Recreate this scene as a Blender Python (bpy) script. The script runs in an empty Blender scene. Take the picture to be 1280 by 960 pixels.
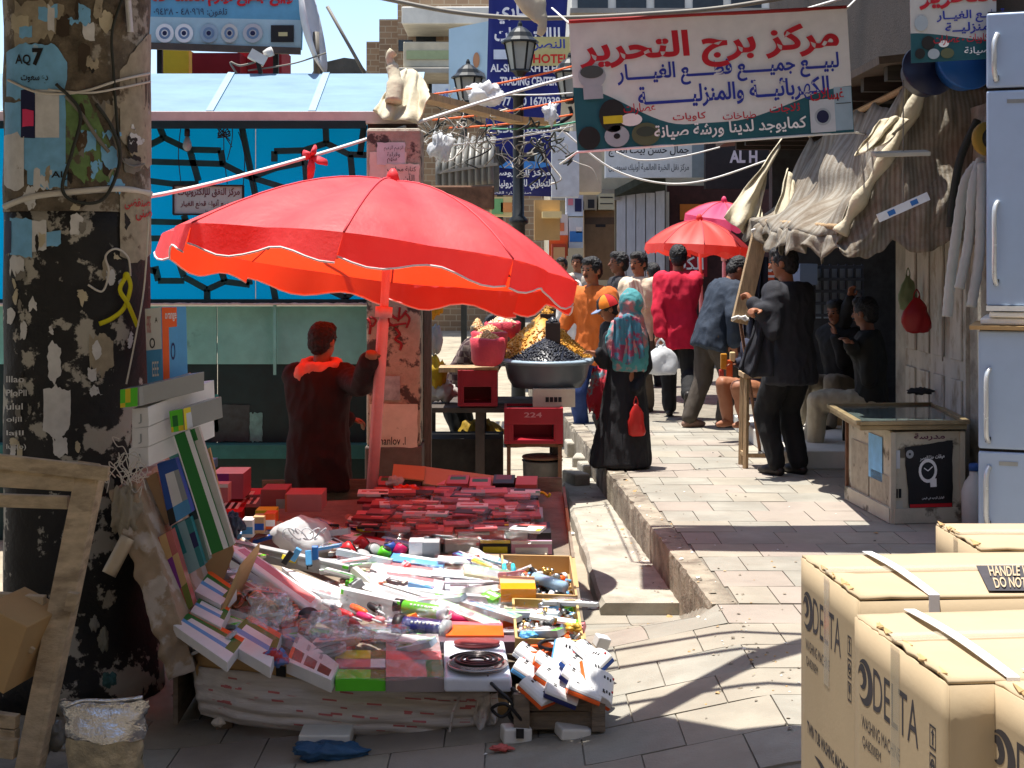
import bpy, bmesh, math, random
from mathutils import Vector, Matrix, Euler, noise
R = random.Random(7)
PI = math.pi
sc = bpy.context.scene
COL = sc.collection

# ------------------------------------------------------------------ camera, sky, sun, exposure
F, HZ, CZ = 1850.0, 315.0, 1.68          # focal length and horizon line in photo pixels, eye height in metres
cam = bpy.data.cameras.new('camera')
cam.sensor_width = 36.0
cam.lens = F / 1280.0 * 36.0
cam.shift_y = -(480.0 - HZ) / 1280.0
cam.clip_start = 0.05
cam.clip_end = 3000.0
cam_o = bpy.data.objects.new('camera', cam)
COL.objects.link(cam_o)
cam_o.location = (0, 0, CZ)
cam_o.rotation_euler = (PI / 2, 0, 0)
sc.camera = cam_o

SUN = Vector((-0.13, 0.05, 0.99)).normalized()
world = bpy.data.worlds.new('World')
sc.world = world
world.use_nodes = True
wn = world.node_tree
sky = wn.nodes.new('ShaderNodeTexSky')
sky.sky_type = 'NISHITA'
sky.sun_disc = False
sky.sun_elevation = math.asin(SUN.z)
sky.sun_rotation = math.atan2(SUN.x, SUN.y)
sky.altitude = 2250
sky.dust_density = 6.0
sky.air_density = 1.0
sky.ozone_density = 0.6
wn.links.new(sky.outputs[0], wn.nodes['Background'].inputs[0])
wn.nodes['Background'].inputs[1].default_value = 0.15
sun = bpy.data.lights.new('sun', 'SUN')
sun.energy = 5.0
sun.angle = math.radians(0.5)
sun.color = (1.0, 0.955, 0.88)
sun_o = bpy.data.objects.new('sun', sun)
COL.objects.link(sun_o)
sun_o.location = (0, 0, 20)
sun_o.rotation_euler = SUN.to_track_quat('Z', 'Y').to_euler()
vs = sc.view_settings
vs.view_transform = 'Standard'
vs.look = 'None'
vs.gamma = 1.0
vs.exposure = 0.88
vs.use_curve_mapping = False
sc.cycles.max_bounces = 8
sc.cycles.diffuse_bounces = 4
sc.cycles.transparent_max_bounces = 12
sc.cycles.use_denoising = True

# ------------------------------------------------------------------ helpers
def P(px, py, d):
    return Vector(((px - 640.0) * d / F, d, CZ - (py - HZ) * d / F))
def X(px, d): return (px - 640.0) * d / F
def Z(py, d): return CZ - (py - HZ) * d / F
def V(*a): return Vector(a)

MATS = {}
def mat(name, col, rough=0.65, var=0.18, scale=9.0, bump=0.0, bscale=60.0, metal=0.0, spec=0.4,
        trans=0.0, tcol=None, col2=None, thr=0.5, soft=0.08, scale2=6.0, stretch=None, alpha=1.0, coat=0.0, detail=5.0):
    """a procedural material: noise-varied base colour, an optional second colour in worn patches, fine relief"""
    if name in MATS: return MATS[name]
    m = bpy.data.materials.new(name); m.use_nodes = True
    nt = m.node_tree; nd = nt.nodes; lk = nt.links
    b = nd['Principled BSDF']; out = nd['Material Output']
    tc = nd.new('ShaderNodeTexCoord'); src = tc.outputs['Object']
    if stretch:
        mp = nd.new('ShaderNodeMapping'); mp.inputs['Scale'].default_value = stretch
        lk.new(src, mp.inputs[0]); src = mp.outputs[0]
    def nz(s, d=detail):
        n = nd.new('ShaderNodeTexNoise'); n.inputs['Scale'].default_value = s; n.inputs['Detail'].default_value = d
        n.inputs['Roughness'].default_value = 0.62
        lk.new(src, n.inputs['Vector']); return n.outputs['Fac']
    def rgba(c): return (c[0], c[1], c[2], 1)
    mx = nd.new('ShaderNodeMix'); mx.data_type = 'RGBA'
    mr = nd.new('ShaderNodeMapRange'); mr.inputs[1].default_value = 0.3; mr.inputs[2].default_value = 0.7
    lk.new(nz(scale), mr.inputs[0]); lk.new(mr.outputs[0], mx.inputs[0])
    mx.inputs[6].default_value = rgba([c * (1 - var) for c in col]); mx.inputs[7].default_value = rgba([min(1, c * (1 + var)) for c in col])
    co = mx.outputs[2]
    if col2:
        m2 = nd.new('ShaderNodeMix'); m2.data_type = 'RGBA'
        r2 = nd.new('ShaderNodeMapRange'); r2.inputs[1].default_value = thr - soft; r2.inputs[2].default_value = thr + soft
        lk.new(nz(scale2, 8.0), r2.inputs[0]); lk.new(r2.outputs[0], m2.inputs[0])
        lk.new(co, m2.inputs[6]); m2.inputs[7].default_value = rgba(col2); co = m2.outputs[2]
    lk.new(co, b.inputs['Base Color'])
    rr = nd.new('ShaderNodeMapRange'); rr.inputs[3].default_value = max(0.03, rough - 0.1); rr.inputs[4].default_value = min(1, rough + 0.1)
    lk.new(nz(scale * 1.7), rr.inputs[0]); lk.new(rr.outputs[0], b.inputs['Roughness'])
    b.inputs['Metallic'].default_value = metal
    b.inputs['Specular IOR Level'].default_value = spec
    b.inputs['Coat Weight'].default_value = coat
    if bump:
        bp = nd.new('ShaderNodeBump'); bp.inputs['Strength'].default_value = bump; bp.inputs['Distance'].default_value = 0.02
        lk.new(nz(bscale, 6.0), bp.inputs['Height']); lk.new(bp.outputs[0], b.inputs['Normal'])
    sh = b.outputs[0]
    if trans:
        t = nd.new('ShaderNodeBsdfTranslucent'); t.inputs[0].default_value = rgba(tcol or col)
        ms = nd.new('ShaderNodeMixShader'); ms.inputs[0].default_value = trans
        lk.new(sh, ms.inputs[1]); lk.new(t.outputs[0], ms.inputs[2]); sh = ms.outputs[0]
    if alpha < 1:
        t = nd.new('ShaderNodeBsdfTransparent')
        ms = nd.new('ShaderNodeMixShader'); ms.inputs[0].default_value = 1 - alpha
        lk.new(sh, ms.inputs[1]); lk.new(t.outputs[0], ms.inputs[2]); sh = ms.outputs[0]
    lk.new(sh, out.inputs['Surface'])
    MATS[name] = m
    return m
def film_mat(name, gloss=0.14, rough=0.12, bscale=25.0):
    """thin clear plastic: mostly see-through, with a wrinkled sheen"""
    if name in MATS: return MATS[name]
    m = bpy.data.materials.new(name); m.use_nodes = True; nt = m.node_tree; nd = nt.nodes; lk = nt.links
    nd.remove(nd['Principled BSDF'])
    g = nd.new('ShaderNodeBsdfGlossy'); g.inputs['Roughness'].default_value = rough; g.inputs[0].default_value = (.9, .92, .95, 1)
    t = nd.new('ShaderNodeBsdfTransparent'); mx = nd.new('ShaderNodeMixShader'); mx.inputs[0].default_value = gloss
    tc = nd.new('ShaderNodeTexCoord'); n = nd.new('ShaderNodeTexNoise'); n.inputs['Scale'].default_value = bscale; n.inputs['Detail'].default_value = 5; bp = nd.new('ShaderNodeBump'); bp.inputs['Strength'].default_value = 0.9; bp.inputs['Distance'].default_value = 0.03
    lk.new(tc.outputs['Object'], n.inputs[0]); lk.new(n.outputs[0], bp.inputs['Height']); lk.new(bp.outputs[0], g.inputs['Normal'])
    lk.new(t.outputs[0], mx.inputs[1]); lk.new(g.outputs[0], mx.inputs[2]); lk.new(mx.outputs[0], nd['Material Output'].inputs[0])
    MATS[name] = m; return m
def C(name, r, g, b, **k):
    """plain printed or painted colour given as sRGB 0..255"""
    f = lambda c: ((c / 255 + 0.055) / 1.055) ** 2.4 if c > 10 else c / 3294.6
    k.setdefault('var', 0.08)
    return mat(name, (f(r), f(g), f(b)), **k)

SCR = bpy.data.scenes.new('scratch')
def evaluated_mesh(ob):
    vl = SCR.view_layers[0]; vl.update(); return bpy.data.meshes.new_from_object(ob.evaluated_get(vl.depsgraph))
def wmat(o):
    m = o.matrix_basis.copy()
    return wmat(o.parent) @ m if o.parent else m
def tag(o, label=None, cat=None, group=None, kind=None):
    if label: o['label'] = label
    if cat: o['category'] = cat
    if group: o['group'] = group
    if kind: o['kind'] = kind
    return o
def thing(name, label, cat, loc=(0, 0, 0), rotz=0.0, group=None):
    o = bpy.data.objects.new(name, None); COL.objects.link(o)
    o.location = loc; o.rotation_euler = (0, 0, rotz); o.empty_display_size = 0.1
    return tag(o, label, cat, group)
def link_mesh(name, me, parent=None):
    o = bpy.data.objects.new(name, me); COL.objects.link(o)
    if parent: o.parent = parent
    return o
def rotm(r):
    if r is None: return Matrix.Identity(3)
    if isinstance(r, Matrix): return r.to_3x3()
    return Euler(r).to_matrix()

class MB:
    """collects faces; build() links them as ONE mesh object"""
    def __init__(s): s.v = []; s.f = []; s.m = []; s.s = []
    def add(s, vs, fs, mi=0, sm=False):
        b = len(s.v); s.v += [Vector(v) for v in vs]
        for k, f in enumerate(fs):
            s.f.append(tuple(b + i for i in f)); s.m.append(mi[k] if isinstance(mi, list) else mi); s.s.append(sm)
        return s
    def box(s, c, size, rot=None, mi=0):
        M = rotm(rot); c = Vector(c); h = Vector(size) / 2
        vs = [c + M @ V(h.x * i, h.y * j, h.z * k) for k in (-1, 1) for j in (-1, 1) for i in (-1, 1)]
        return s.add(vs, [(0, 2, 3, 1), (4, 5, 7, 6), (0, 1, 5, 4), (2, 6, 7, 3), (0, 4, 6, 2), (1, 3, 7, 5)], mi)
    def bar(s, a, b, w, t, up=(0, 0, 1), mi=0):
        a, b = Vector(a), Vector(b); z = b - a; L = z.length; z.normalize()
        u = Vector(up); x = u.cross(z)
        if x.length < 1e-4: x = V(1, 0, 0).cross(z)
        x.normalize(); y = z.cross(x)
        M = Matrix((x, y, z)).transposed()
        return s.box((a + b) / 2, (w, t, L), M, mi)
    def tube(s, pts, r, n=8, mi=0, caps=True, sm=True, flat=1.0):
        pts = [Vector(p) for p in pts]; N = len(pts)
        rs = r if isinstance(r, (list, tuple)) else [r] * N
        t0 = (pts[1] - pts[0]).normalized()
        x = t0.orthogonal().normalized(); vs = []; pt = t0
        for i, p in enumerate(pts):
            t = (pts[min(i + 1, N - 1)] - pts[max(i - 1, 0)])
            t = t.normalized() if t.length > 1e-7 else pt
            q = pt.rotation_difference(t); x = (q @ x); x = (x - t * x.dot(t)).normalized(); pt = t
            y = t.cross(x)
            for k in range(n):
                a = 2 * PI * k / n
                vs.append(p + (x * math.cos(a) + y * math.sin(a) * flat) * rs[i])
        fs = [(i * n + k, i * n + (k + 1) % n, (i + 1) * n + (k + 1) % n, (i + 1) * n + k) for i in range(N - 1) for k in range(n)]
        if caps: fs += [tuple(range(n - 1, -1, -1)), tuple((N - 1) * n + k for k in range(n))]
        return s.add(vs, fs, mi, sm)
    def lathe(s, prof, c=(0, 0, 0), n=20, rot=None, mi=0, sm=True, sq=(1, 1)):
        """prof: (radius, height) pairs, turned about z"""
        M = rotm(rot); c = Vector(c); vs = []; N = len(prof)
        for r, h in prof:
            for k in range(n):
                a = 2 * PI * k / n
                vs.append(c + M @ V(r * math.cos(a) * sq[0], r * math.sin(a) * sq[1], h))
        fs = [(i * n + k, i * n + (k + 1) % n, (i + 1) * n + (k + 1) % n, (i + 1) * n + k) for i in range(N - 1) for k in range(n)]
        fs += [tuple(range(n - 1, -1, -1)), tuple((N - 1) * n + k for k in range(n))]
        return s.add(vs, fs, mi, sm)
    def ell(s, c, r, rot=None, n=14, mi=0):
        prof = [(math.sin(PI * i / (n // 2 + 1)), -math.cos(PI * i / (n // 2 + 1))) for i in range(1, n // 2 + 1)]
        M = rotm(rot) @ Matrix.Diagonal(Vector(r) if not isinstance(r, (int, float)) else V(r, r, r))
        return s.lathe(prof, c, n, M, mi)
    def sheet(s, fn, nu, nv, mi=0, sm=True):
        vs = [fn(i / nu, j / nv) for j in range(nv + 1) for i in range(nu + 1)]
        fs = [(j * (nu + 1) + i, j * (nu + 1) + i + 1, (j + 1) * (nu + 1) + i + 1, (j + 1) * (nu + 1) + i) for j in range(nv) for i in range(nu)]
        return s.add(vs, fs, mi, sm)
    def prism(s, poly, ext, mi=0):
        """poly: 3D outline, swept by the vector ext"""
        ext = Vector(ext); n = len(poly); a = [Vector(p) for p in poly]
        return s.add(a + [p + ext for p in a], [tuple(range(n))] + [tuple(range(2 * n - 1, n - 1, -1))] +
                     [(i, i + n, (i + 1) % n + n, (i + 1) % n) for i in range(n)], mi)
    def qbox(s, q, ext, us=(), vs=(), cells=None, mi=0):
        """a box: front face quad q = TL,TR,BR,BL, swept by ext; the front may be cut into printed cells (rows of material slots)"""
        q = [Vector(p) for p in q]; ext = Vector(ext); b = [p + ext for p in q]
        us = [0] + list(us) + [1]; vs = [0] + list(vs) + [1]
        def at(u, v): return (q[0] * (1 - u) + q[1] * u) * (1 - v) + (q[3] * (1 - u) + q[2] * u) * v
        nu, nv = len(us), len(vs)
        pts = [at(u, v) for v in vs for u in us]
        fs = []; ms = []
        for j in range(nv - 1):
            for i in range(nu - 1):
                fs.append((j * nu + i, (j + 1) * nu + i, (j + 1) * nu + i + 1, j * nu + i + 1))
                ms.append(cells[j][i] if cells else mi)
        k = len(pts); pts += b
        T = list(range(nu)); Bm = [(nv - 1) * nu + i for i in range(nu)]; Lf = [j * nu for j in range(nv)]; Rt = [j * nu + nu - 1 for j in range(nv)]
        fs += [tuple(T + [k + 1, k]), tuple(Bm[::-1] + [k + 3, k + 2]), tuple(Lf[::-1] + [k, k + 3]), tuple(Rt + [k + 2, k + 1]), (k, k + 1, k + 2, k + 3)]
        ms += [mi] * 5
        return s.add(pts, fs, ms)
    def build(s, name, mats, parent=None, bevel=0.0, seg=2, local=False, solid=0.0, flip=False, sub=0):
        me = bpy.data.meshes.new(name)
        vs = s.v
        o = bpy.data.objects.new(name, me); COL.objects.link(o)
        if parent:
            o.parent = parent
            if not local:
                inv = wmat(parent).inverted(); vs = [inv @ v for v in vs]
        elif not local and vs:
            lo = V(*(min(v[i] for v in vs) for i in range(3))); hi = V(*(max(v[i] for v in vs) for i in range(3)))
            org = V((lo.x + hi.x) / 2, (lo.y + hi.y) / 2, lo.z); o.location = org; vs = [v - org for v in vs]
        me.from_pydata([tuple(v) for v in vs], [], s.f)
        for m in (mats if isinstance(mats, (list, tuple)) else [mats]): me.materials.append(m)
        me.polygons.foreach_set('material_index', s.m)
        me.polygons.foreach_set('use_smooth', s.s)
        bm = bmesh.new(); bm.from_mesh(me)
        bmesh.ops.recalc_face_normals(bm, faces=bm.faces)
        bm.to_mesh(me); bm.free(); me.update()
        if sub:
            md = o.modifiers.new('sub', 'SUBSURF'); md.levels = sub; md.render_levels = sub
        if solid:
            md = o.modifiers.new('thick', 'SOLIDIFY'); md.thickness = solid; md.offset = 0
        if bevel:
            md = o.modifiers.new('edge', 'BEVEL'); md.width = bevel; md.segments = seg; md.limit_method = 'ANGLE'
        return o

def spline(pts, n=8):
    """Catmull-Rom through the points"""
    pts = [Vector(p) for p in pts]; out = []
    for i in range(len(pts) - 1):
        p0, p1, p2, p3 = pts[max(i - 1, 0)], pts[i], pts[i + 1], pts[min(i + 2, len(pts) - 1)]
        for k in range(n):
            t = k / n
            out.append(0.5 * ((2 * p1) + (p2 - p0) * t + (2 * p0 - 5 * p1 + 4 * p2 - p3) * t * t + (3 * p1 - p0 - 3 * p2 + p3) * t ** 3))
    return out + [pts[-1]]
def sag(a, b, s, n=16):
    a, b = Vector(a), Vector(b)
    return [a.lerp(b, i / n) - V(0, 0, s * 4 * (i / n) * (1 - i / n)) for i in range(n + 1)]

# --- lettering: Arabic letters are joined and set right to left here
AR = {'ء': (0xFE80,), 'آ': (0xFE81, 0xFE82), 'أ': (0xFE83, 0xFE84), 'ؤ': (0xFE85, 0xFE86), 'إ': (0xFE87, 0xFE88), 'ئ': (0xFE89, 0xFE8A, 0xFE8B, 0xFE8C), 'ا': (0xFE8D, 0xFE8E)}
_c = 0xFE8F
for ch in 'بةتثجحخدذرزسشصضطظعغفقكلمنهوىي':
    k = 2 if ch in 'ةدذروزى' else 4
    AR[ch] = tuple(range(_c, _c + k)); _c += k
def shape_arabic(s):
    out = []; n = len(s)
    for i, ch in enumerate(s):
        f = AR.get(ch)
        if not f: out.append(ch); continue
        pv = i > 0 and (len(AR.get(s[i - 1], ())) == 4 or s[i - 1] == 'ـ')
        nx = i < n - 1 and ((s[i + 1] in AR and s[i + 1] != 'ء') or s[i + 1] == 'ـ')
        if len(f) == 1: out.append(chr(f[0]))
        elif len(f) == 2: out.append(chr(f[1 if pv else 0]))
        else: out.append(chr(f[3 if pv and nx else 1 if pv else 2 if nx else 0]))
    r = ''.join(out)
    for a, b in (('\uFE8E', '\uFEFB'), ('\uFE84', '\uFEF7')):
        r = r.replace('\uFEDF' + a, b).replace('\uFEE0' + a, chr(ord(b) + 1))
    out = []; dig = ''
    for ch in r[::-1]:
        if ch in '٠١٢٣٤٥٦٧٨٩0123456789': dig = ch + dig
        else: out.append(dig + ch); dig = ''
    return ''.join(out) + dig
def text(body, q, m, parent=None, bold=0.015, name='lettering', lift=0.002, warp=None, step=0.0004):
    """lettering fitted into the quad q = TL,TR,BR,BL, standing lift metres proud of it"""
    arab = any('\u0600' <= c <= '\u06FF' for c in body)
    cu = bpy.data.curves.new('t', 'FONT'); cu.body = shape_arabic(body) if arab else body; cu.offset = bold; cu.resolution_u = 3
    ob = bpy.data.objects.new('t', cu); SCR.collection.objects.link(ob)
    me = evaluated_mesh(ob)
    bpy.data.objects.remove(ob); bpy.data.curves.remove(cu)
    if not me.vertices: return None
    bm = bmesh.new(); bm.from_mesh(me); bpy.data.meshes.remove(me)
    xs = [v.co.x for v in bm.verts]; ys = [v.co.y for v in bm.verts]
    x0, x1, y0, y1 = min(xs), max(xs), min(ys), max(ys)
    q = [Vector(p) for p in q]
    nrm = (q[1] - q[0]).cross(q[0] - q[3]).normalized()
    seen = set(); isl = 0; lv = {}
    for v in bm.verts:
        if v in seen: continue
        st = [v]; seen.add(v)
        while st:
            w = st.pop(); lv[w] = isl
            for e in w.link_edges:
                u = e.other_vert(w)
                if u not in seen: seen.add(u); st.append(u)
        isl += 1
    b = MB()
    bm.verts.index_update()
    for v in bm.verts:
        u = (v.co.x - x0) / (x1 - x0); w = 1 - (v.co.y - y0) / max(1e-6, y1 - y0)
        p = (q[0] * (1 - u) + q[1] * u) * (1 - w) + (q[3] * (1 - u) + q[2] * u) * w
        p = p + nrm * (lift + step * (lv[v] % 5))
        b.v.append(warp(p) if warp else p)
    for f in bm.faces:
        b.f.append(tuple(x.index for x in f.verts)); b.m.append(0); b.s.append(False)
    bm.free()
    return b.build(name, m, parent)
def px_quad(x0, y0, x1, y1, d):
    return [P(x0, y0, d), P(x1, y0, d), P(x1, y1, d), P(x0, y1, d)]
def sub_quad(q, u0, v0, u1, v1):
    q = [Vector(p) for p in q]
    def at(u, v): return (q[0] * (1 - u) + q[1] * u) * (1 - v) + (q[3] * (1 - u) + q[2] * u) * v
    return [at(u0, v0), at(u1, v0), at(u1, v1), at(u0, v1)]
def off_quad(q, t):
    n = (q[1] - q[0]).cross(q[0] - q[3]).normalized()
    return [p + n * t for p in q]
def disc(q, cu, cv, ru, rv, m, parent, name='print', lift=0.002, n=18, ring=0.0):
    b = MB(); c = sub_quad(off_quad([Vector(p) for p in q], lift), cu, cv, cu, cv)[0]
    a = [sub_quad(off_quad([Vector(p) for p in q], lift), cu + ru * math.cos(2 * PI * k / n), cv + rv * math.sin(2 * PI * k / n), 0, 0)[0] for k in range(n)]
    if ring: b.add(a + [c.lerp(p, ring) for p in a], [(k, (k + 1) % n, (k + 1) % n + n, k + n) for k in range(n)])
    else: b.add(a, [tuple(range(n))])
    return b.build(name, m, parent)
def patch(q, u0, v0, u1, v1, m, parent, name='print', lift=0.0015):
    b = MB(); b.add(sub_quad(off_quad([Vector(p) for p in q], lift), u0, v0, u1, v1), [(0, 1, 2, 3)])
    return b.build(name, m, parent)

def blob(mb, voxel=0.012, smooth=6, fold=0.0, fscale=9.0, seed=0.0, stretch=(1, 1, 1)):
    """melt the collected shapes into one continuous surface; optional cloth folds"""
    me = bpy.data.meshes.new('b'); me.from_pydata([tuple(v) for v in mb.v], [], mb.f)
    ob = bpy.data.objects.new('b', me); SCR.collection.objects.link(ob)
    md = ob.modifiers.new('r', 'REMESH'); md.mode = 'VOXEL'; md.voxel_size = voxel
    md = ob.modifiers.new('s', 'SMOOTH'); md.factor = 0.5; md.iterations = smooth
    r = evaluated_mesh(ob)
    bpy.data.objects.remove(ob); bpy.data.meshes.remove(me)
    out = MB(); nr = [v.normal.copy() for v in r.vertices]
    for v, n in zip(r.vertices, nr):
        p = v.co.copy()
        if fold:
            q = V(p.x * stretch[0], p.y * stretch[1], p.z * stretch[2]) * fscale + V(seed, seed * 1.7, seed * 0.3)
            k = 1 - abs(noise.noise(q)) * 2.4 + 0.7 * (0.6 - abs(noise.noise(q * 2.4)) * 2) + 0.25 * noise.noise(q * 5)
            p = p + n * (k * fold)
        out.v.append(p)
    for f in r.polygons:
        out.f.append(tuple(f.vertices)); out.m.append(0); out.s.append(True)
    bpy.data.meshes.remove(r)
    return out
def cap(mb, a, ra, b, rb, n=12, fx=1.0):
    """a tapered limb with rounded ends"""
    a, b = Vector(a), Vector(b); t = (b - a); L = t.length
    if L < 1e-5: return mb.ell(a, ra)
    t.normalize(); pts = []; rs = []
    for k in (75, 50, 20): pts.append(a - t * ra * math.sin(math.radians(k))); rs.append(ra * math.cos(math.radians(k)))
    for k in range(0, 4): pts.append(a.lerp(b, k / 3)); rs.append(ra + (rb - ra) * k / 3)
    for k in (20, 50, 75): pts.append(b + t * rb * math.sin(math.radians(k))); rs.append(rb * math.cos(math.radians(k)))
    return mb.tube(pts, rs, n, flat=fx)
def copy_tree(o, parent=None):
    c = o.copy(); COL.objects.link(c); c.parent = parent
    for ch in list(o.children): copy_tree(ch, c)
    return c
# ------------------------------------------------------------------ materials of the place
M_grey = mat('tile_grey_green', (0.272, 0.256, 0.215), 0.9, 0.22, 2.2, 0.25, 90, col2=(0.24, 0.215, 0.175), thr=0.58, soft=0.14, scale2=3)
M_pink = mat('tile_pink', (0.285, 0.243, 0.205), 0.9, 0.2, 2.2, 0.25, 90, col2=(0.3, 0.26, 0.215), thr=0.54, soft=0.14, scale2=3)
M_pale = mat('tile_pale', (0.295, 0.265, 0.212), 0.9, 0.2, 2.2, 0.25, 90, col2=(0.26, 0.23, 0.185), thr=0.58, soft=0.14, scale2=3)
M_conc = mat('old_concrete', (0.36, 0.33, 0.27), 0.92, 0.25, 4, 0.5, 40, col2=(0.22, 0.2, 0.16), thr=0.62, scale2=2.5)
M_kerb = mat('kerb_concrete', (0.3, 0.26, 0.2), 0.95, 0.3, 6, 0.8, 30, col2=(0.16, 0.13, 0.1), thr=0.55, scale2=5)
M_dirt = mat('street_dirt', (0.32, 0.28, 0.21), 0.95, 0.3, 3, 0.5, 30, col2=(0.2, 0.17, 0.13), thr=0.6, scale2=1.5)
M_joint = mat('joint_dirt', (0.2, 0.18, 0.145), 0.95, 0.3, 6, 0.4, 50)
M_dark = mat('dark_paint', (0.02, 0.02, 0.02), 0.7, 0.3)
M_black = mat('black', (0.012, 0.012, 0.013), 0.5, 0.3)
M_iron = mat('black_iron', (0.02, 0.022, 0.022), 0.45, 0.3, metal=0.3)
M_white = mat('white_paint', (0.72, 0.71, 0.67), 0.5, 0.08, 4)
M_wood = mat('rough_timber', (0.42, 0.29, 0.16), 0.8, 0.3, 6, 0.4, 40, stretch=(9, 9, 1.2), col2=(0.24, 0.15, 0.08), thr=0.63, scale2=3)
M_woodx = mat('pallet_timber', (0.5, 0.39, 0.25), 0.85, 0.3, 3, 0.4, 25, stretch=(3, 3, 8), col2=(0.25, 0.19, 0.12), thr=0.62, scale2=2)
M_card = mat('brown_cardboard', (0.45, 0.29, 0.13), 0.85, 0.1, 3, 0.06, 60)
M_rust = mat('rusty_steel', (0.16, 0.08, 0.045), 0.85, 0.4, 8, 0.3)

# ------------------------------------------------------------------ ground, street, step and pavement
def sstep(a, b, x):
    t = min(1, max(0, (x - a) / (b - a))); return t * t * (3 - 2 * t)
STREET = -0.34
def kerb_x(y): return 0.733 - 0.0521 * (y - 11.3)
def ground_z(x, y):
    z = 0.0
    for (xa, za), (xb, zb) in (((-99, -.33), (-1.4, -.33)), ((-1.4, -.33), (-.7, -.25)), ((-.7, -.25), (.3, -.14)), ((.3, -.14), (.97, 0))):
        if xa <= x < xb: z = za + (zb - za) * (x - xa) / (xb - xa)
    if y > 6.7 and x < 0.975:
        t = sstep(6.75, 8.0, y); z = z * (1 - t) + min(-0.29, z) * t
    return z
b = MB(); b.add([(-900, -300, -0.42), (900, -300, -0.42), (900, 1800, -0.42), (-900, 1800, -0.42)], [(0, 1, 2, 3)])
tag(b.build('ground', M_dirt), kind='structure')
b = MB(); b.sheet(lambda u, v: V(-7 + 7.99 * u, 0.5 + 7.7 * v, ground_z(-7 + 7.99 * u, 0.5 + 7.7 * v) - 0.008), 90, 90)
street_front = tag(b.build('paved_street', M_joint), kind='structure')
b = MB(); b.sheet(lambda u, v: V(-12 + 12.9 * u, 8.1 + 34 * v, STREET - 0.006 + 0.02 * noise.noise(V(u * 20, v * 40, 0))), 40, 80)
tag(b.build('street', M_dirt), kind='structure')
b = MB()
b.prism([(kerb_x(7.06) + 0.03, 0.5, -0.008), (7, 0.5, -0.008), (7, 40, -0.008), (kerb_x(40) + 0.02, 40, -0.008), (kerb_x(7.06) + 0.03, 7.06, -0.008)], (0, 0, -0.5))
pavement = tag(b.build('pavement', M_joint), kind='structure')

def tile(x0, x1, y0, y1, zf, m, parent):
    g = 0.003; j = lambda: R.uniform(-0.002, 0.002)
    n = 1 if zf(x0, y0) == zf(x1, y1) else 4; jz = [j() for _ in range(4)]; b = MB()
    def top(u, v):
        x, y = x0 + g + (x1 - x0 - 2 * g) * u, y0 + g + (y1 - y0 - 2 * g) * v
        return V(x, y, zf(x, y) + (jz[0] * (1 - u) + jz[1] * u) * (1 - v) + (jz[2] * (1 - u) + jz[3] * u) * v)
    b.sheet(top, n, n, sm=False)
    rim = [top(i / n, 0) for i in range(n)] + [top(1, i / n) for i in range(n)] + [top(1 - i / n, 1) for i in range(n)] + [top(0, 1 - i / n) for i in range(n)]; m_ = len(rim)
    b.add(rim + [p - V(0, 0, .03) for p in rim], [(i, i + m_, (i + 1) % m_ + m_, (i + 1) % m_) for i in range(m_)])
    return b.build('paving_tile', m, parent)
TP = 0.36
row = 0; y = 7.08
while y < 14.6:
    x = kerb_x(y) + 0.13 - (0.0 if row % 2 else 0.16)
    band = 0.42 if row % 5 in (1, 2) else 0.12
    while x < 3.0:
        xa = max(x, kerb_x(y) + 0.13); xb = x + TP
        if xb - xa > 0.08:
            m = M_pink if R.random() < band else (M_pale if R.random() < 0.3 else M_grey)
            tile(xa, xb, y, y + TP, lambda X_, Y_: 0.0, m, pavement)
        x = xb
    y += TP; row += 1
row = 0; y = 7.06 - TP
while y > 4.7:
    x = -1.9 + (0.2 if row % 2 else 0)
    while x < 1.75:
        m = M_pink if R.random() < (0.45 if row % 3 == 0 else 0.08) else (M_pale if R.random() < 0.4 else M_grey)
        tile(x, x + TP, y, y + TP, ground_z, m, street_front)
        x += TP
    y -= TP; row += 1
for yy in (7.06, 7.42, 7.78):
    x = -0.1
    while x < 0.94:
        tile(x, min(x + TP, 0.95), yy, yy + TP, ground_z, M_pale if R.random() < 0.6 else M_grey, street_front); x += TP

# broken kerb stones along the pavement edge
y = 7.06
while y < 20:
    L = R.uniform(0.9, 1.4); n = 16; vs = []; g = 0.006
    for i in range(n + 1):
        yy = y + g + (L - 2 * g) * i / n; kx = kerb_x(yy); ch = R.uniform(0, 0.006) + (0.03 * R.random() if R.random() < .12 else 0)
        vs += [V(kx + 0.125, yy, 0.002), V(kx + ch, yy, -0.002 + R.uniform(-0.003, 0.002)), V(kx + R.uniform(-0.006, 0.003), yy, -0.03 - ch), V(kx + R.uniform(0, 0.008), yy, -0.4), V(kx + 0.125, yy, -0.4)]
    fs = [(i * 5 + k, i * 5 + (k + 1) % 5, (i + 1) * 5 + (k + 1) % 5, (i + 1) * 5 + k) for i in range(n) for k in range(5)] + [(4, 3, 2, 1, 0), tuple(n * 5 + k for k in range(5))]
    b = MB(); b.add(vs, fs); b.build('kerb_stone', M_kerb, pavement)
    y += L
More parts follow.
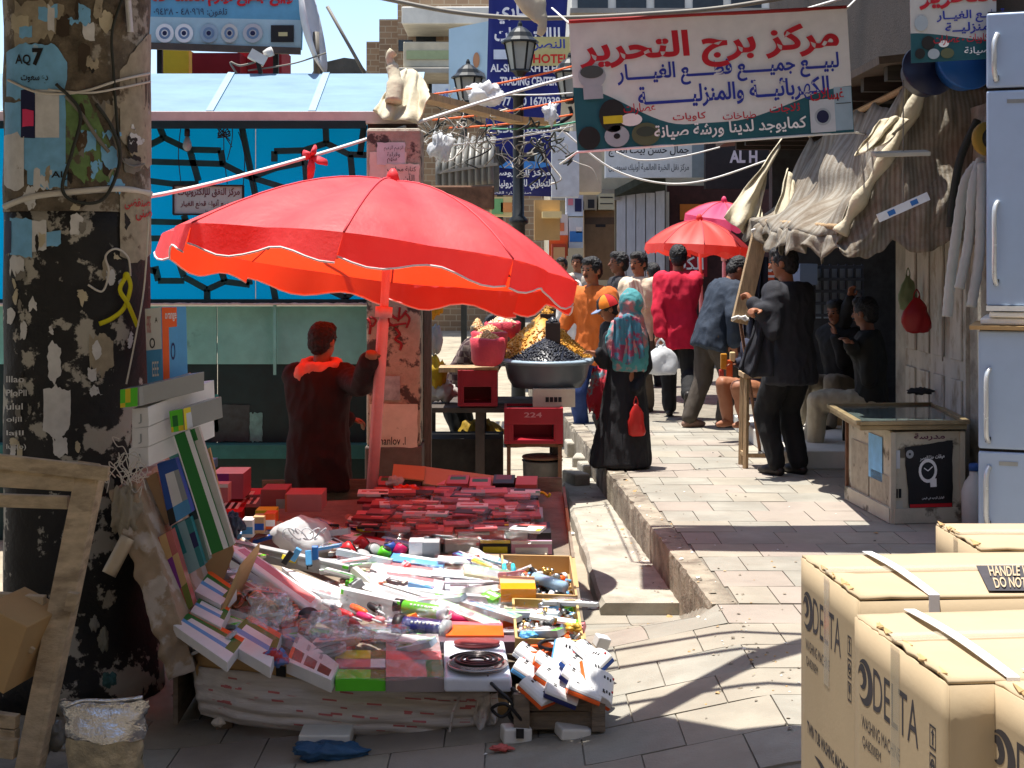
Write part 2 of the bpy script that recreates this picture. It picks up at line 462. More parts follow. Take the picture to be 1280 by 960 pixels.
# the low concrete step between street and pavement
b = MB()
n = 26; vs = []
for i in range(n + 1):
    yy = 8.02 + 5.6 * i / n; xl = 0.5 - 0.05 * (yy - 8) / 3.1 + R.uniform(-0.012, 0.008); xr = kerb_x(yy) + 0.05
    vs += [V(xl + R.uniform(0, 0.02), yy, -0.22 + R.uniform(-0.004, 0.003)), V(xl - 0.012, yy, -0.25), V(xl, yy, -0.5), V(xr, yy, -0.5), V(xr, yy, -0.222)]
fs = [(i * 5 + k, i * 5 + (k + 1) % 5, (i + 1) * 5 + (k + 1) % 5, (i + 1) * 5 + k) for i in range(n) for k in range(5)] + [(4, 3, 2, 1, 0), tuple(n * 5 + k for k in range(5))]
b.add(vs, fs)
tag(b.build('step', M_conc), kind='structure')

# dust, grit and paper bits along the kerb and over the paving
b = MB()
for k in range(520):
    yy = R.uniform(5.2, 13); xx = (kerb_x(yy) + R.choice([-.12, .1]) * abs(R.gauss(0, 1))) if k % 2 else R.uniform(-1.5, 2.9)
    zz = 0.001 if (xx > kerb_x(yy) and yy > 7.06) else (ground_z(xx, yy) if yy < 8 else (-.221 if xx > .5 else STREET)); r = R.uniform(.003, .011) * (2 if R.random() < .06 else 1); p = V(xx, yy, zz + .002)
    M_ = Euler((R.uniform(-.4, .4), R.uniform(-.4, .4), R.uniform(0, 6))).to_matrix()
    b.add([p + M_ @ V(*c) * r for c in ((1.3, 0, 0), (0, 1, 0), (-1.2, .2, 0), (-.2, -1, 0), (0, 0, .5))], [(0, 1, 4), (1, 2, 4), (2, 3, 4), (3, 0, 4)], R.choice([0, 0, 0, 1, 2]))
tag(b.build('grit', [M_kerb, M_card, M_white]), 'grit and paper bits strewn over the paving', 'grit', kind='stuff')

# ------------------------------------------------------------------ poster-covered pillar
PC, PR = V(X(97, 6.82), 6.82, STREET), 0.325
M_pil_low = mat('pillar_black_paint', (0.016, 0.016, 0.017), 0.7, 0.4, 5, 0.5, 25, col2=(0.4, 0.38, 0.33), thr=0.565, soft=0.012, scale2=4.6, detail=9)
M_pil_up = mat('pillar_grime', (0.13, 0.105, 0.075), 0.85, 0.6, 12, 0.9, 25, col2=(0.36, 0.33, 0.28), thr=0.545, soft=0.02, scale2=5.5, detail=9)
pillar = thing('street_pillar', 'thick round pillar with peeling black paint, torn posters and wires', 'pillar', PC)
b = MB()
n = 48; prof = [(PR + 0.07, 0.0), (PR + 0.06, 0.12), (PR, 0.4)] + [(PR + 0.002 * math.sin(k), 0.4 + k * 0.1) for k in range(1, 19)]
b.lathe(prof, PC, n, mi=0)
b.build('painted_base', M_pil_low, pillar)
b = MB(); b.lathe([(PR + 0.001, 2.2)] + [(PR + 0.004 * math.sin(k * 1.7), 2.2 + 0.12 * k) for k in range(1, 12)], PC, n)
b.build('shaft', M_pil_up, pillar)
def on_pillar(px, py, lift=0.004):
    # where the sight line through a photo point meets the pillar
    a = (px - 640) / F; cx, cy, r = PC.x, PC.y, PR + lift
    A = a * a + 1; B = -2 * (a * cx + cy); Cc = cx * cx + cy * cy - r * r
    D = B * B - 4 * A * Cc
    y = (-B - math.sqrt(max(D, 0))) / (2 * A)
    return V(a * y, y, CZ - (py - HZ) * y / F)
def interp(pl, x):
    for (x0, y0), (x1, y1) in zip(pl, pl[1:]):
        if x0 <= x <= x1: return y0 + (y1 - y0) * (x - x0) / max(1e-6, x1 - x0)
    return pl[0][1] if x < pl[0][0] else pl[-1][1]
def paper(top, bot, m, lift=0.004, rag=2.0, name='torn_poster', step=4.0, seed=0):
    x0, x1 = top[0][0], top[-1][0]; n = max(2, int((x1 - x0) / step)); b = MB(); vs = []; nv = 6
    for i in range(n + 1):
        x = x0 + (x1 - x0) * i / n
        ya = interp(top, x) + rag * noise.noise(V(x * 0.21, seed, 1)) * 2; yb = interp(bot, x) + rag * noise.noise(V(x * 0.23, seed, 5)) * 2
        for k in range(nv + 1):
            vs.append(on_pillar(x + rag * 0.4 * noise.noise(V(k * 1.3, x0, seed)) * (1 if i in (0, n) else 0), ya + (yb - ya) * k / nv, lift + 0.0015 * noise.noise(V(x * 0.1, k, seed))))
    fs = [(i * (nv + 1) + k, i * (nv + 1) + k + 1, (i + 1) * (nv + 1) + k + 1, (i + 1) * (nv + 1) + k) for i in range(n) for k in range(nv)]
    b.add(vs, fs, 0, True)
    return b.build(name, m, pillar)
M_pblue = C('poster_blue', 120, 180, 222, rough=0.6, var=0.15, scale=14, col2=(0.55, 0.6, 0.62), thr=0.68, soft=0.02)
M_pwhite = C('poster_white', 205, 205, 205, rough=0.7, var=0.12, scale=18, col2=(0.25, 0.22, 0.18), thr=0.66, soft=0.03, scale2=14)
M_ptan = C('poster_tan', 158, 148, 128, rough=0.8, var=0.2, scale=20, col2=(0.12, 0.09, 0.06), thr=0.66, soft=0.03, scale2=9)
M_pgreen = C('poster_green', 105, 135, 85, rough=0.8, var=0.25, scale=16, col2=(0.12, 0.1, 0.07), thr=0.55, soft=0.03, scale2=12)
M_pnavy = C('print_navy', 25, 30, 70)
M_ink = C('print_black', 22, 22, 26)
M_red = C('print_red', 190, 25, 35)
M_pinkp = C('print_pink', 225, 60, 110)
paper([(8, 66), (25, 54), (70, 56), (84, 78), (84, 98)], [(8, 120), (40, 130), (75, 128), (84, 100)], M_pblue, 0.006)
paper([(6, 128), (40, 128), (82, 112)], [(6, 180), (20, 205), (45, 220), (88, 200)], M_pblue, 0.005, seed=2)
paper([(44, 112), (74, 112)], [(44, 172), (74, 172)], M_pwhite, 0.008, 0.5)
paper([(26, 112), (44, 113)], [(26, 172), (44, 173)], M_pnavy, 0.007, 0.5, 'poster_print')
paper([(28, 136), (42, 138)], [(28, 158), (42, 157)], M_pinkp, 0.009, 1.2, 'poster_print')
paper([(5, 170), (18, 165), (30, 172)], [(5, 232), (20, 240), (34, 230)], M_pwhite, 0.007, 3, seed=3)
paper([(34, 200), (60, 196), (84, 205)], [(34, 230), (60, 236), (84, 232)], M_pblue, 0.006, 1.5, seed=4)
paper([(80, 112), (110, 120), (142, 190)], [(80, 205), (110, 234), (142, 235)], M_pgreen, 0.003, 4, seed=5)
paper([(150, 90), (170, 60), (189, 40)], [(150, 170), (170, 205), (189, 210)], M_ptan, 0.003, 5, seed=6)
paper([(150, 236), (189, 236)], [(150, 320), (170, 330), (189, 318)], M_ptan, 0.006, 2, seed=7)
paper([(12, 272), (40, 274)], [(12, 318), (40, 322)], M_pblue, 0.006, 1.5, seed=8)
paper([(40, 276), (58, 275)], [(40, 315), (58, 312)], M_pwhite, 0.006, 1.5, seed=9)
paper([(58, 290), (76, 288)], [(58, 308), (76, 306)], M_pblue, 0.005, 1.5, seed=10)
paper([(6, 276), (14, 276)], [(6, 318), (14, 316)], M_pnavy, 0.007, 1, 'poster_print', seed=11)
paper([(18, 4), (50, 0), (80, 6)], [(18, 60), (50, 50), (80, 40)], M_ptan, 0.004, 6, seed=12)
paper([(48, 8), (60, 10), (72, 4)], [(48, 24), (60, 28), (72, 22)], M_pblue, 0.006, 2, seed=13)
paper([(24, 34), (40, 32)], [(24, 48), (40, 46)], M_pblue, 0.006, 2, seed=14)
for k, (xa, ya, w, h, m) in enumerate([(54, 485, 34, 66, M_pwhite), (60, 430, 16, 50, M_pwhite), (112, 420, 30, 50, M_ptan), (36, 376, 10, 12, M_pwhite), (128, 330, 10, 22, M_ptan), (66, 545, 18, 28, M_pwhite), (88, 268, 16, 26, M_pwhite), (12, 320, 18, 26, M_pwhite), (112, 486, 16, 8, M_pwhite)]):
    paper([(xa, ya + R.uniform(-4, 4)), (xa + w / 2, ya - 3), (xa + w, ya + 5)], [(xa, ya + h * 0.8), (xa + w / 2, ya + h), (xa + w, ya + h * 0.75)], m, 0.003, 6, 'paint_scar', 2.5, seed=20 + k)
SCR_M = [M_pwhite, M_ptan, C('scrap_grey', 120, 116, 108, var=.2), C('scrap_brown', 84, 66, 48, var=.3), C('scrap_dark', 34, 30, 28, var=.3), M_pblue, C('scrap_cream', 188, 178, 152, var=.15), C('scrap_umber', 58, 46, 34, var=.3)]
for k in range(95):
    up_ = k < 58; x = R.uniform(8, 176); y = R.uniform(-10, 236) if up_ else R.uniform(245, 600); w = R.uniform(5, 24) if up_ else R.uniform(3, 13); h = R.uniform(6, 30) if up_ else R.uniform(4, 24)
    if 0 < x < 88 and 40 < y < 205: continue
    m_ = R.choice(SCR_M if up_ else [M_pwhite, M_pwhite, SCR_M[2], SCR_M[6], SCR_M[4]])
    paper([(x, y + R.uniform(-4, 4)), (x + w * .4, y - R.uniform(0, 5)), (x + w, y + R.uniform(-3, 6))], [(x, y + h * R.uniform(.5, 1)), (x + w * .5, y + h * R.uniform(.8, 1.3)), (x + w, y + h * R.uniform(.4, 1))], m_, .0045 + .004 * R.random(), R.uniform(2, 6), 'paper_scrap', 2.0, seed=60 + k)
wp = lambda px, py, l=0.011: on_pillar(px, py, l)
def ptext(s, x0, y0, x1, y1, m, bold=0.02):
    d = 6.5
    def warp(p): return on_pillar(640 + p.x * F / p.y, HZ + (CZ - p.z) * F / p.y, 0.011)
    text(s, px_quad(x0, y0, x1, y1, d), m, pillar, bold, lift=0, warp=warp)
ptext('AQ', 19, 68, 38, 82, M_ink); ptext('7', 40, 60, 54, 82, M_ink, 0.05); ptext('دع سعوت', 26, 94, 60, 105, M_ink)
ptext('AI', 64, 214, 78, 222, M_ink); ptext('صنقضى', 156, 248, 188, 262, M_red, 0.01); ptext('صنى', 170, 262, 190, 276, M_red, 0.01)
for k in range(6): ptext(['lllao', 'PloPll', 'ulul', 'oljll', 'lajll', 'lull(o)'][k], 8, 470 + k * 17, 8 + R.uniform(18, 30), 478 + k * 17, M_pwhite, 0.01)

def cable(name, label, pts, r, m, n=10, cat='cable', group=None, sides=6):
    b = MB(); b.tube(spline(pts, n), r, sides)
    return tag(b.build(name, m), label, cat, group)
M_cab = C('grey_cable', 120, 115, 105, rough=0.6); M_cabd = C('dark_cable', 45, 48, 42, rough=0.6); M_cabw = C('white_cable', 205, 200, 190, rough=0.6)
M_yel = C('yellow_ribbon', 222, 214, 30, trans=0.2)
wpts = lambda L, l=0.02: [on_pillar(a, c, l) for a, c in L]
cable('strap', 'dirty white strap tied round the poster pillar at its middle', wpts([(6, 258), (40, 246), (90, 240), (150, 236), (188, 242)], 0.012), 0.014, M_cabw, cat='strap')
cable('cable', 'pale wire slanting up across the pillar below the blue poster', wpts([(10, 100), (50, 116), (100, 115), (150, 100), (187, 92)]), 0.006, M_cabw)
cable('cable', 'second pale wire crossing the pillar just under the slanting one', wpts([(60, 112), (110, 116), (150, 110), (188, 102)], 0.025), 0.005, M_cabw)
cable('cable', 'dark cable hanging in a deep loop on the poster pillar', wpts([(70, 105), (100, 140), (90, 190), (78, 235), (95, 252), (130, 248), (150, 200), (140, 160), (120, 130)], 0.03), 0.008, M_cabd)
cable('cable', 'dark cable running straight down the upper pillar', wpts([(152, 0), (140, 40), (142, 90), (146, 150), (150, 185)]), 0.007, M_cabd)
cable('cable', 'grey cable slanting across green paper on the pillar', wpts([(82, 120), (100, 140), (120, 170), (136, 190)]), 0.009, M_cab)
cable('cable', 'thin grey cable looping beside the tan poster on the pillar', wpts([(115, 120), (135, 150), (150, 195), (165, 208), (180, 205)]), 0.005, M_cab)
cable('cable', 'white wire bent in a hook above the yellow ribbon', wpts([(110, 356), (128, 364), (136, 340), (132, 320), (145, 311), (160, 322), (163, 345)]), 0.005, M_cabw)
cable('cable', 'thin white cord hanging from the pillar edge to the stacked boxes', [P(186, 270, 6.6), P(180, 360, 6.6), P(168, 430, 6.55), P(158, 480, 6.5)], 0.0045, M_cabw)
b = MB(); pts = spline(wpts([(160, 345), (163, 360), (155, 385), (140, 398), (124, 405)], 0.03), 6)
b.tube(pts, 0.011, 6, flat=0.25); pts = spline(wpts([(158, 345), (150, 362), (160, 380), (172, 408)], 0.035), 6); 
rb = thing('ribbon', 'yellow plastic ribbon tied to the wire on the pillar', 'ribbon', pts[0])
b.build('tail', M_yel, rb); b = MB(); b.tube(pts, 0.011, 6, flat=0.25); b.build('tail', M_yel, rb); b = MB(); b.ell(pts[0], (0.016, 0.012, 0.02)); b.build('knot', M_yel, rb)
b = MB(); b.sheet(lambda u, v: on_pillar(150 + 6 + 8 * u + 3 * v, 0 + 40 * v, 0.02 + 0.02 * math.sin(PI * u)), 4, 8)
tag(b.build('paper_strip', M_pwhite), 'white strip of paper hanging from the top of the pillar', 'paper')

# ------------------------------------------------------------------ teal kiosk behind the pillar
KD = 10.4
M_teal = C('teal_sheet', 118, 184, 178, rough=0.6, var=0.2, scale=4, col2=(0.02, 0.04, 0.04), thr=0.68, soft=0.06, scale2=3, bump=0.1)
M_tealD = C('teal_dark', 12, 44, 48, rough=0.6, var=0.3, scale=5)
M_bar = C('teal_lattice', 16, 66, 70, rough=0.5, var=0.3)
M_poly = C('blue_plastic_panel', 12, 176, 228, rough=0.3, trans=0.84, tcol=(0.008, 0.66, 0.92), var=0.3, scale=1.6)
M_roof = C('pale_blue_roof', 112, 142, 164, rough=0.45, var=0.12, scale=3, stretch=(1, 3, 3))
M_fascia = C('pale_fascia', 205, 185, 178, rough=0.6, var=0.12)
kiosk = thing('kiosk', 'teal metal kiosk with blue plastic panels, iron lattice and pale roof', 'kiosk', V(X(320, KD), KD, STREET))
kx0, kx1 = -4.2, X(461, KD)
# roof: separate sheets, each tilted up towards the back
n = 5
for i in range(n):
    xa = kx0 + (X(520, KD) - kx0) * i / n; xb = kx0 + (X(520, KD) - kx0) * (i + 1) / n
    b = MB(); b.qbox([V(xa + 0.004, 11.0, Z(92, 11.0)), V(xb - 0.004, 11.0, Z(92, 11.0)), V(xb - 0.004, 10.2, Z(140, 10.2)), V(xa + 0.004, 10.2, Z(140, 10.2))], (0, 0, -0.02))
    b.build('roof_sheet', M_roof, kiosk)
    b = MB(); b.bar(V(xb, 11.0, Z(92, 11.0) + 0.006), V(xb, 10.2, Z(140, 10.2) + 0.006), 0.05, 0.012); b.build('roof_strip', C('roof_strip', 135, 165, 182), kiosk)
b = MB(); b.box(((kx0 + X(520, KD)) / 2, 10.19, Z(147, 10.19)), (X(520, KD) - kx0, 0.03, 0.085)); b.build('fascia', M_fascia, kiosk, 0.004)
b = MB(); b.box(((kx0 + kx1) / 2, 10.2, Z(156, 10.2)), (kx1 - kx0, 0.06, 0.05)); b.build('top_rail', M_tealD, kiosk)
for i in range(4):
    xa = kx0 + (kx1 - kx0) * i / 4; xb = kx0 + (kx1 - kx0) * (i + 1) / 4
    b = MB(); b.box(((xa + xb) / 2, KD + 0.02, (Z(156, KD) + Z(376, KD)) / 2), (xb - xa - 0.006, 0.008, Z(156, KD) - Z(376, KD))); b.build('panel', M_poly, kiosk)
bars = [[(197, 152), (205, 172), (188, 181)], [(205, 172), (236, 187), (276, 188), (279, 207)], [(186, 202), (279, 205), (308, 220)], [(238, 190), (248, 226)], [(302, 157), (321, 253)],
        [(318, 220), (345, 210), (380, 203)], [(343, 202), (343, 189), (380, 188)], [(308, 220), (360, 236), (400, 236)], [(186, 226), (217, 230), (248, 230)], [(407, 157), (408, 179), (380, 188)],
        [(408, 179), (436, 193), (462, 194)], [(186, 277), (269, 279)], [(230, 269), (238, 296), (285, 312)], [(186, 298), (230, 298)], [(220, 316), (230, 346), (259, 362), (259, 377)],
        [(272, 323), (281, 352), (259, 362)], [(194, 333), (198, 351), (230, 351)], [(281, 352), (312, 356), (310, 339), (331, 330)], [(321, 253), (345, 377)], [(371, 346), (374, 359), (404, 359)],
        [(438, 194), (441, 226), (462, 232)], [(380, 188), (384, 236)], [(404, 359), (432, 372), (462, 350)], [(371, 346), (340, 330)], [(432, 372), (434, 380)], [(441, 226), (400, 236)], [(186, 337), (196, 340)], [(450, 194), (455, 157)], [(238, 296), (222, 316)]]
def lattice(pl, d):
    for (xa, ya), (xb, yb) in zip(pl, pl[1:]):
        b = MB(); b.bar(P(xa, ya, d), P(xb, yb, d), 0.042, 0.03, (0, 1, 0)); b.build('lattice_bar', M_bar, kiosk)
for pl in bars: lattice(pl, KD - 0.02)
b = MB(); b.box(((kx0 + kx1) / 2, KD - 0.03, Z(377, KD)), (kx1 - kx0, 0.09, 0.035)); b.build('bottom_rail', M_tealD, kiosk)
b = MB(); b.sheet(lambda u, v: V(kx0 + (kx1 - kx0) * u, 10.28 + 0.14 * v, Z(380, 10.3) + 0.008 * noise.noise(V(u * 90, v * 3, 0))), 120, 2); b.build('ledge', M_fascia, kiosk, solid=0.012)
for i in range(3):
    xa = kx0 + (kx1 - kx0) * i / 3; xb = kx0 + (kx1 - kx0) * (i + 1) / 3
    b = MB(); b.box(((xa + xb) / 2, KD, (Z(383, KD) + Z(455, KD)) / 2), (xb - xa - 0.008, 0.03, Z(383, KD) - Z(455, KD))); b.build('wall_sheet', M_teal, kiosk)
    b = MB(); b.box(((xa + xb) / 2, KD + 0.01, (Z(455, KD) + Z(553, KD)) / 2), (xb - xa - 0.008, 0.03, Z(455, KD) - Z(553, KD))); b.build('dark_panel', M_tealD, kiosk)
b = MB(); b.box(((kx0 + kx1) / 2, KD - 0.05, Z(562, KD)), (kx1 - kx0, 0.12, 0.1)); b.build('counter_rail', C('teal_rail', 30, 96, 98, var=0.2), kiosk, 0.006)
b = MB(); b.box(((kx0 + kx1) / 2, KD, (Z(568, KD) + STREET) / 2), (kx1 - kx0, 0.04, Z(568, KD) - STREET)); b.build('skirting', M_tealD, kiosk)
b = MB(); b.box((X(343, 10.3), 10.32, (Z(378, 10.3) + Z(470, 10.3)) / 2), (0.02, 0.02, 0.5)); b.build('pipe', M_teal, kiosk)
q = px_quad(232, 492, 272, 502, KD - 0.012)
for (xa, ya, xb, yb, mm) in ((234, 493, 273, 540, 'poster_teal'), (264, 506, 312, 552, 'poster_grey'), (312, 516, 328, 552, 'poster_pale')):
    mt = {'poster_teal': C('poster_teal', 48, 120, 122, var=0.3, scale=30), 'poster_grey': C('poster_grey', 48, 62, 66, var=0.4, scale=16), 'poster_pale': C('poster_pale', 96, 150, 150, var=0.3, scale=16)}[mm]
    b = MB(); b.sheet(lambda u, v: P(xa + (xb - xa) * u + 2 * noise.noise(V(v * 5, xa, 0)), ya + (yb - ya) * v + 3 * noise.noise(V(u * 6, ya, 1)), KD - 0.012), 8, 8); b.build('torn_poster', mt, kiosk)
# corner post of the kiosk under the cloth
b = MB(); b.box(((X(461, KD) + X(522, KD)) / 2 + 0.0, KD - 0.02, (Z(156, KD) + Z(378, KD)) / 2), (X(522, KD) - X(461, KD), 0.14, Z(156, KD) - Z(378, KD))); b.build('corner_panel', mat('corner_brown', (0.09, 0.055, 0.04), 0.8, 0.4), kiosk)

# sign hung on the lattice
kd = KD - 0.09
q = px_quad(217, 232, 304, 268, kd)
s = thing('sign', 'small grey kiosk sign with two lines of dark red Arabic lettering', 'sign', P(260, 268, kd))
b = MB(); b.qbox(q, (0, 0.02, 0)); b.build('board', C('sign_grey', 168, 190, 190, var=0.1), s)
b = MB()
for a, c in ((0, 1), (1, 2), (2, 3), (3, 0)): b.bar(q[a], q[c], 0.012, 0.03, (0, 1, 0))
b.build('frame', M_dark, s)
M_dred = C('sign_dark_red', 90, 30, 45)
text('مركز النفق للإلكترونيات', sub_quad(q, 0.06, 0.08, 0.95, 0.42), M_dred, s, 0.02)
text('وجميع أنواع قطع الغيار', sub_quad(q, 0.1, 0.48, 0.9, 0.8), M_dred, s, 0.02)
text('اتصل بنا', sub_quad(q, 0.46, 0.84, 0.7, 0.94), M_ink, s, 0.01)
# hanging bulb and wires at the kiosk front
s = thing('light_bulb', 'bare light bulb in a dark holder hanging at the kiosk front', 'light bulb', P(236, 182, kd))
b = MB(); b.tube([P(232, 158, kd), P(233, 163, kd)], 0.004); b.build('cord', M_black, s)
b = MB(); b.lathe([(0.016, 0.05), (0.02, 0.045), (0.02, 0.0), (0.012, -0.004)], P(234, 170, kd), 10); b.build('holder', M_black, s)
b = MB(); b.lathe([(0.012, 0.0), (0.03, -0.05), (0.033, -0.075), (0.02, -0.1), (0.004, -0.107)], P(234, 170, kd), 12); b.build('glass', C('bulb_glass', 150, 170, 170, rough=0.15), s)
for k, (xa, ya, xb, yb, w_) in enumerate([(226, 158, 226, 228, 'straight down left of the bulb to the kiosk sign'), (272, 155, 290, 184, 'short and kinked below the eave knot'), (280, 152, 284, 230, 'from the eave knot to the sign top'), (300, 160, 304, 232, 'to the far end of the kiosk sign'), (298, 165, 322, 256, 'slanting along the tall lattice bar'), (290, 150, 284, 200, 'twisted below the eave knot')]):
    cable('thin_wire', 'thin black wire dangling ' + w_, [P(xa, ya, kd), P((xa + xb) / 2 + R.uniform(-4, 4), (ya + yb) / 2, kd), P(xb, yb, kd)], 0.0035, M_black, 6, 'wire', 'thin wires over the kiosk panels', 5)
cable('wire_knot', 'tangled knot of black wire under the kiosk eave', [P(280 + 9 * math.sin(k * 2.1), 160 + 7 * math.cos(k * 3.3) + k, kd) for k in range(14)], 0.004, M_black, 5, 'wire')

# ------------------------------------------------------------------ plastered post beside the umbrella
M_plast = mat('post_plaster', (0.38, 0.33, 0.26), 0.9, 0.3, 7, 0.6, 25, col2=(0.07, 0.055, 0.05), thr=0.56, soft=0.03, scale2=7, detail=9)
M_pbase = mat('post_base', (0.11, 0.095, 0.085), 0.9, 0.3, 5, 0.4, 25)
M_papr = C('old_paper', 205, 198, 185, var=0.12, rough=0.85, col2=(0.2, 0.18, 0.15), thr=0.68, soft=0.04, scale2=20)
PD = 9.9
post = thing('plaster_post', 'square plastered post with scrawled papers standing behind the umbrella pole', 'post', V((X(458, PD) + X(526, PD)) / 2, PD + 0.18, STREET))
xa, xb = X(458, PD), X(526, PD)
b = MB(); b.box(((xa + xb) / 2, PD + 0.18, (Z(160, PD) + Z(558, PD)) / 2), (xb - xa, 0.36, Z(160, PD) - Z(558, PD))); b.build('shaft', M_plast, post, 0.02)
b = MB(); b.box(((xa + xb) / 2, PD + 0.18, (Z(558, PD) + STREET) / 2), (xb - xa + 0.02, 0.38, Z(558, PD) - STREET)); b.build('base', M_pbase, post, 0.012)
b = MB(); b.box((xb + 0.03, PD + 0.3, (Z(340, PD) + STREET) / 2), (0.05, 0.1, Z(340, PD) - STREET)); b.build('side_board', mat('grey_board', (0.12, 0.1, 0.085), 0.9, 0.3, stretch=(8, 8, 1)), post)
def pin_paper(xa, ya, xb, yb, d, m, parent, name='paper', rag=1.5):
    b = MB(); b.sheet(lambda u, v: P(xa + (xb - xa) * u + rag * noise.noise(V(v * 4, xa, 2)), ya + (yb - ya) * v + rag * noise.noise(V(u * 5, ya, 3)), d - 0.006 * abs(noise.noise(V(u * 3, v * 3, xa)))), 7, 7)
    return b.build(name, m, parent)
pin_paper(462, 190, 508, 222, PD - 0.005, M_papr, post); pin_paper(471, 178, 506, 206, PD - 0.012, C('blue_paper', 190, 196, 200, var=0.12), post); pin_paper(482, 205, 524, 232, PD - 0.02, M_papr, post)
pin_paper(462, 505, 522, 560, PD - 0.006, M_papr, post); pin_paper(470, 470, 500, 500, PD - 0.006, C('grey_blue_paper', 150, 160, 165, var=0.3, scale=20), post); pin_paper(496, 345, 522, 362, PD - 0.006, M_papr, post)
for t_, r_ in (('الزعيم الزعيم', (480, 182, 504, 189)), ('وقراءة', (484, 190, 500, 197)), ('سهم', (484, 197, 496, 204)), ('كتابة محارب', (484, 208, 520, 216)), ('الآن', (504, 217, 518, 229))):
    text(t_, px_quad(*r_, PD - 0.03), M_ink, post, 0.004)
q = px_quad(463, 546, 507, 556, PD - 0.02); text('llmnanlov .l', q, M_ink, post, 0.01)
# red scrawl
b = MB()
for pl in ([(459, 398), (463, 404), (462, 418)], [(463, 396), (470, 400), (466, 408), (462, 406)], [(484, 386), (492, 396), (500, 398), (508, 388)], [(488, 384), (486, 402), (494, 408)], [(500, 384), (498, 402)], [(478, 408), (494, 406), (508, 404)], [(494, 410), (500, 418), (494, 424), (502, 430), (500, 438)], [(505, 390), (512, 398), (508, 410)]):
    b.tube(spline([P(x, y, PD - 0.004) for x, y in pl], 4), 0.011, 5, flat=0.3)
b.build('red_scrawl', C('red_spray', 140, 25, 30), post)
# ------------------------------------------------------------------ far buildings
def brick_mat(name, c1, c2, mortar, sc_=6.0):
    if name in MATS: return MATS[name]
    m = bpy.data.materials.new(name); m.use_nodes = True; nt = m.node_tree
    tc = nt.nodes.new('ShaderNodeTexCoord'); mp = nt.nodes.new('ShaderNodeMapping'); mp.inputs['Rotation'].default_value = (PI / 2, 0, 0)
    br = nt.nodes.new('ShaderNodeTexBrick'); br.inputs['Scale'].default_value = sc_
    for k, c in ((1, c1), (2, c2), (3, mortar)): br.inputs[k].default_value = (*c, 1)
    nt.links.new(tc.outputs['Object'], mp.inputs[0]); nt.links.new(mp.outputs[0], br.inputs[0]); nt.links.new(br.outputs[0], nt.nodes['Principled BSDF'].inputs['Base Color'])
    nt.nodes['Principled BSDF'].inputs['Roughness'].default_value = 0.9
    MATS[name] = m; return m
M_brick = brick_mat('tan_brick', (0.3, 0.2, 0.12), (0.22, 0.14, 0.085), (0.36, 0.29, 0.2), 1.6)
M_bw = mat('whitewash', (0.6, 0.58, 0.52), 0.85, 0.15, 2)
M_cream = mat('cream_render', (0.5, 0.44, 0.32), 0.9, 0.2, 2, 0.2)
M_greyw = mat('grey_render', (0.3, 0.28, 0.24), 0.9, 0.25, 1.5, 0.3)
M_win = mat('window_dark', (0.02, 0.025, 0.03), 0.2, 0.2)
FD = 38.0
def front(b, xa, ya, xb, yb, d, depth, mi=0):
    return b.qbox(px_quad(xa, ya, xb, yb, d), (0, depth, 0), mi=mi)
bld = thing('apartment_building', 'tan brick apartment building with a cream balcony against the sky', 'building', V(X(540, FD), FD, -0.4))
for (xa, ya, xb, yb, dd) in ((497, -60, 720, 420, 0), (474, 24, 497, 420, 0.6), (458, 52, 474, 420, 1.4)):
    b = MB(); front(b, xa, ya, xb, yb, FD + dd, 6); b.build('wall', M_brick, bld)
b = MB(); front(b, 502, 8, 640, 30, FD - 2.2, 2.1); b.build('upper_slab', M_bw, bld, 0.03)
b = MB(); front(b, 520, 30, 545, 52, FD - 0.02, 0.1); b.build('window', M_win, bld)
b = MB(); front(b, 498, 50, 516, 64, FD - 0.02, 0.1); b.build('window', M_win, bld)
b = MB(); front(b, 504, 52, 566, 84, FD - 2.0, 1.9); bal = b.build('balcony', M_cream, bld, 0.03)
b = MB(); front(b, 508, 63, 562, 74, FD - 2.03, 0.02); b.build('stripe', C('stripe_green', 150, 160, 120), bal)
b = MB(); front(b, 498, 84, 570, 92, FD - 2.3, 2.2); b.build('balcony_slab', M_greyw, bld, 0.03)
for (xa, xb) in ((508, 530), (536, 558)):
    b = MB(); front(b, xa, 94, xb, 130, FD - 0.03, 0.05); b.build('window', M_win, bld)
b = MB(); front(b, 505, 95, 566, 100, FD - 0.6, 0.5); b.build('ledge', M_brick, bld)
# dark ridge of a low roof and plain wall behind the kiosk
s = MB(); s.prism([P(388, 96, 20), P(396, 80, 20), P(430, 72, 20), P(446, 74, 20), P(456, 96, 20)], (0, 2, 0))
tag(s.build('roof_ridge', mat('dark_rock', (0.06, 0.058, 0.05), 0.95, 0.4, 3, 0.6, 8)), 'dark hump of a roof rising behind the kiosk roof', 'roof')
s = MB(); front(s, -200, 96, 500, 420, 30, 3)
tag(s.build('plain_wall', M_cream), 'plain pale house wall far behind the teal kiosk', 'wall')

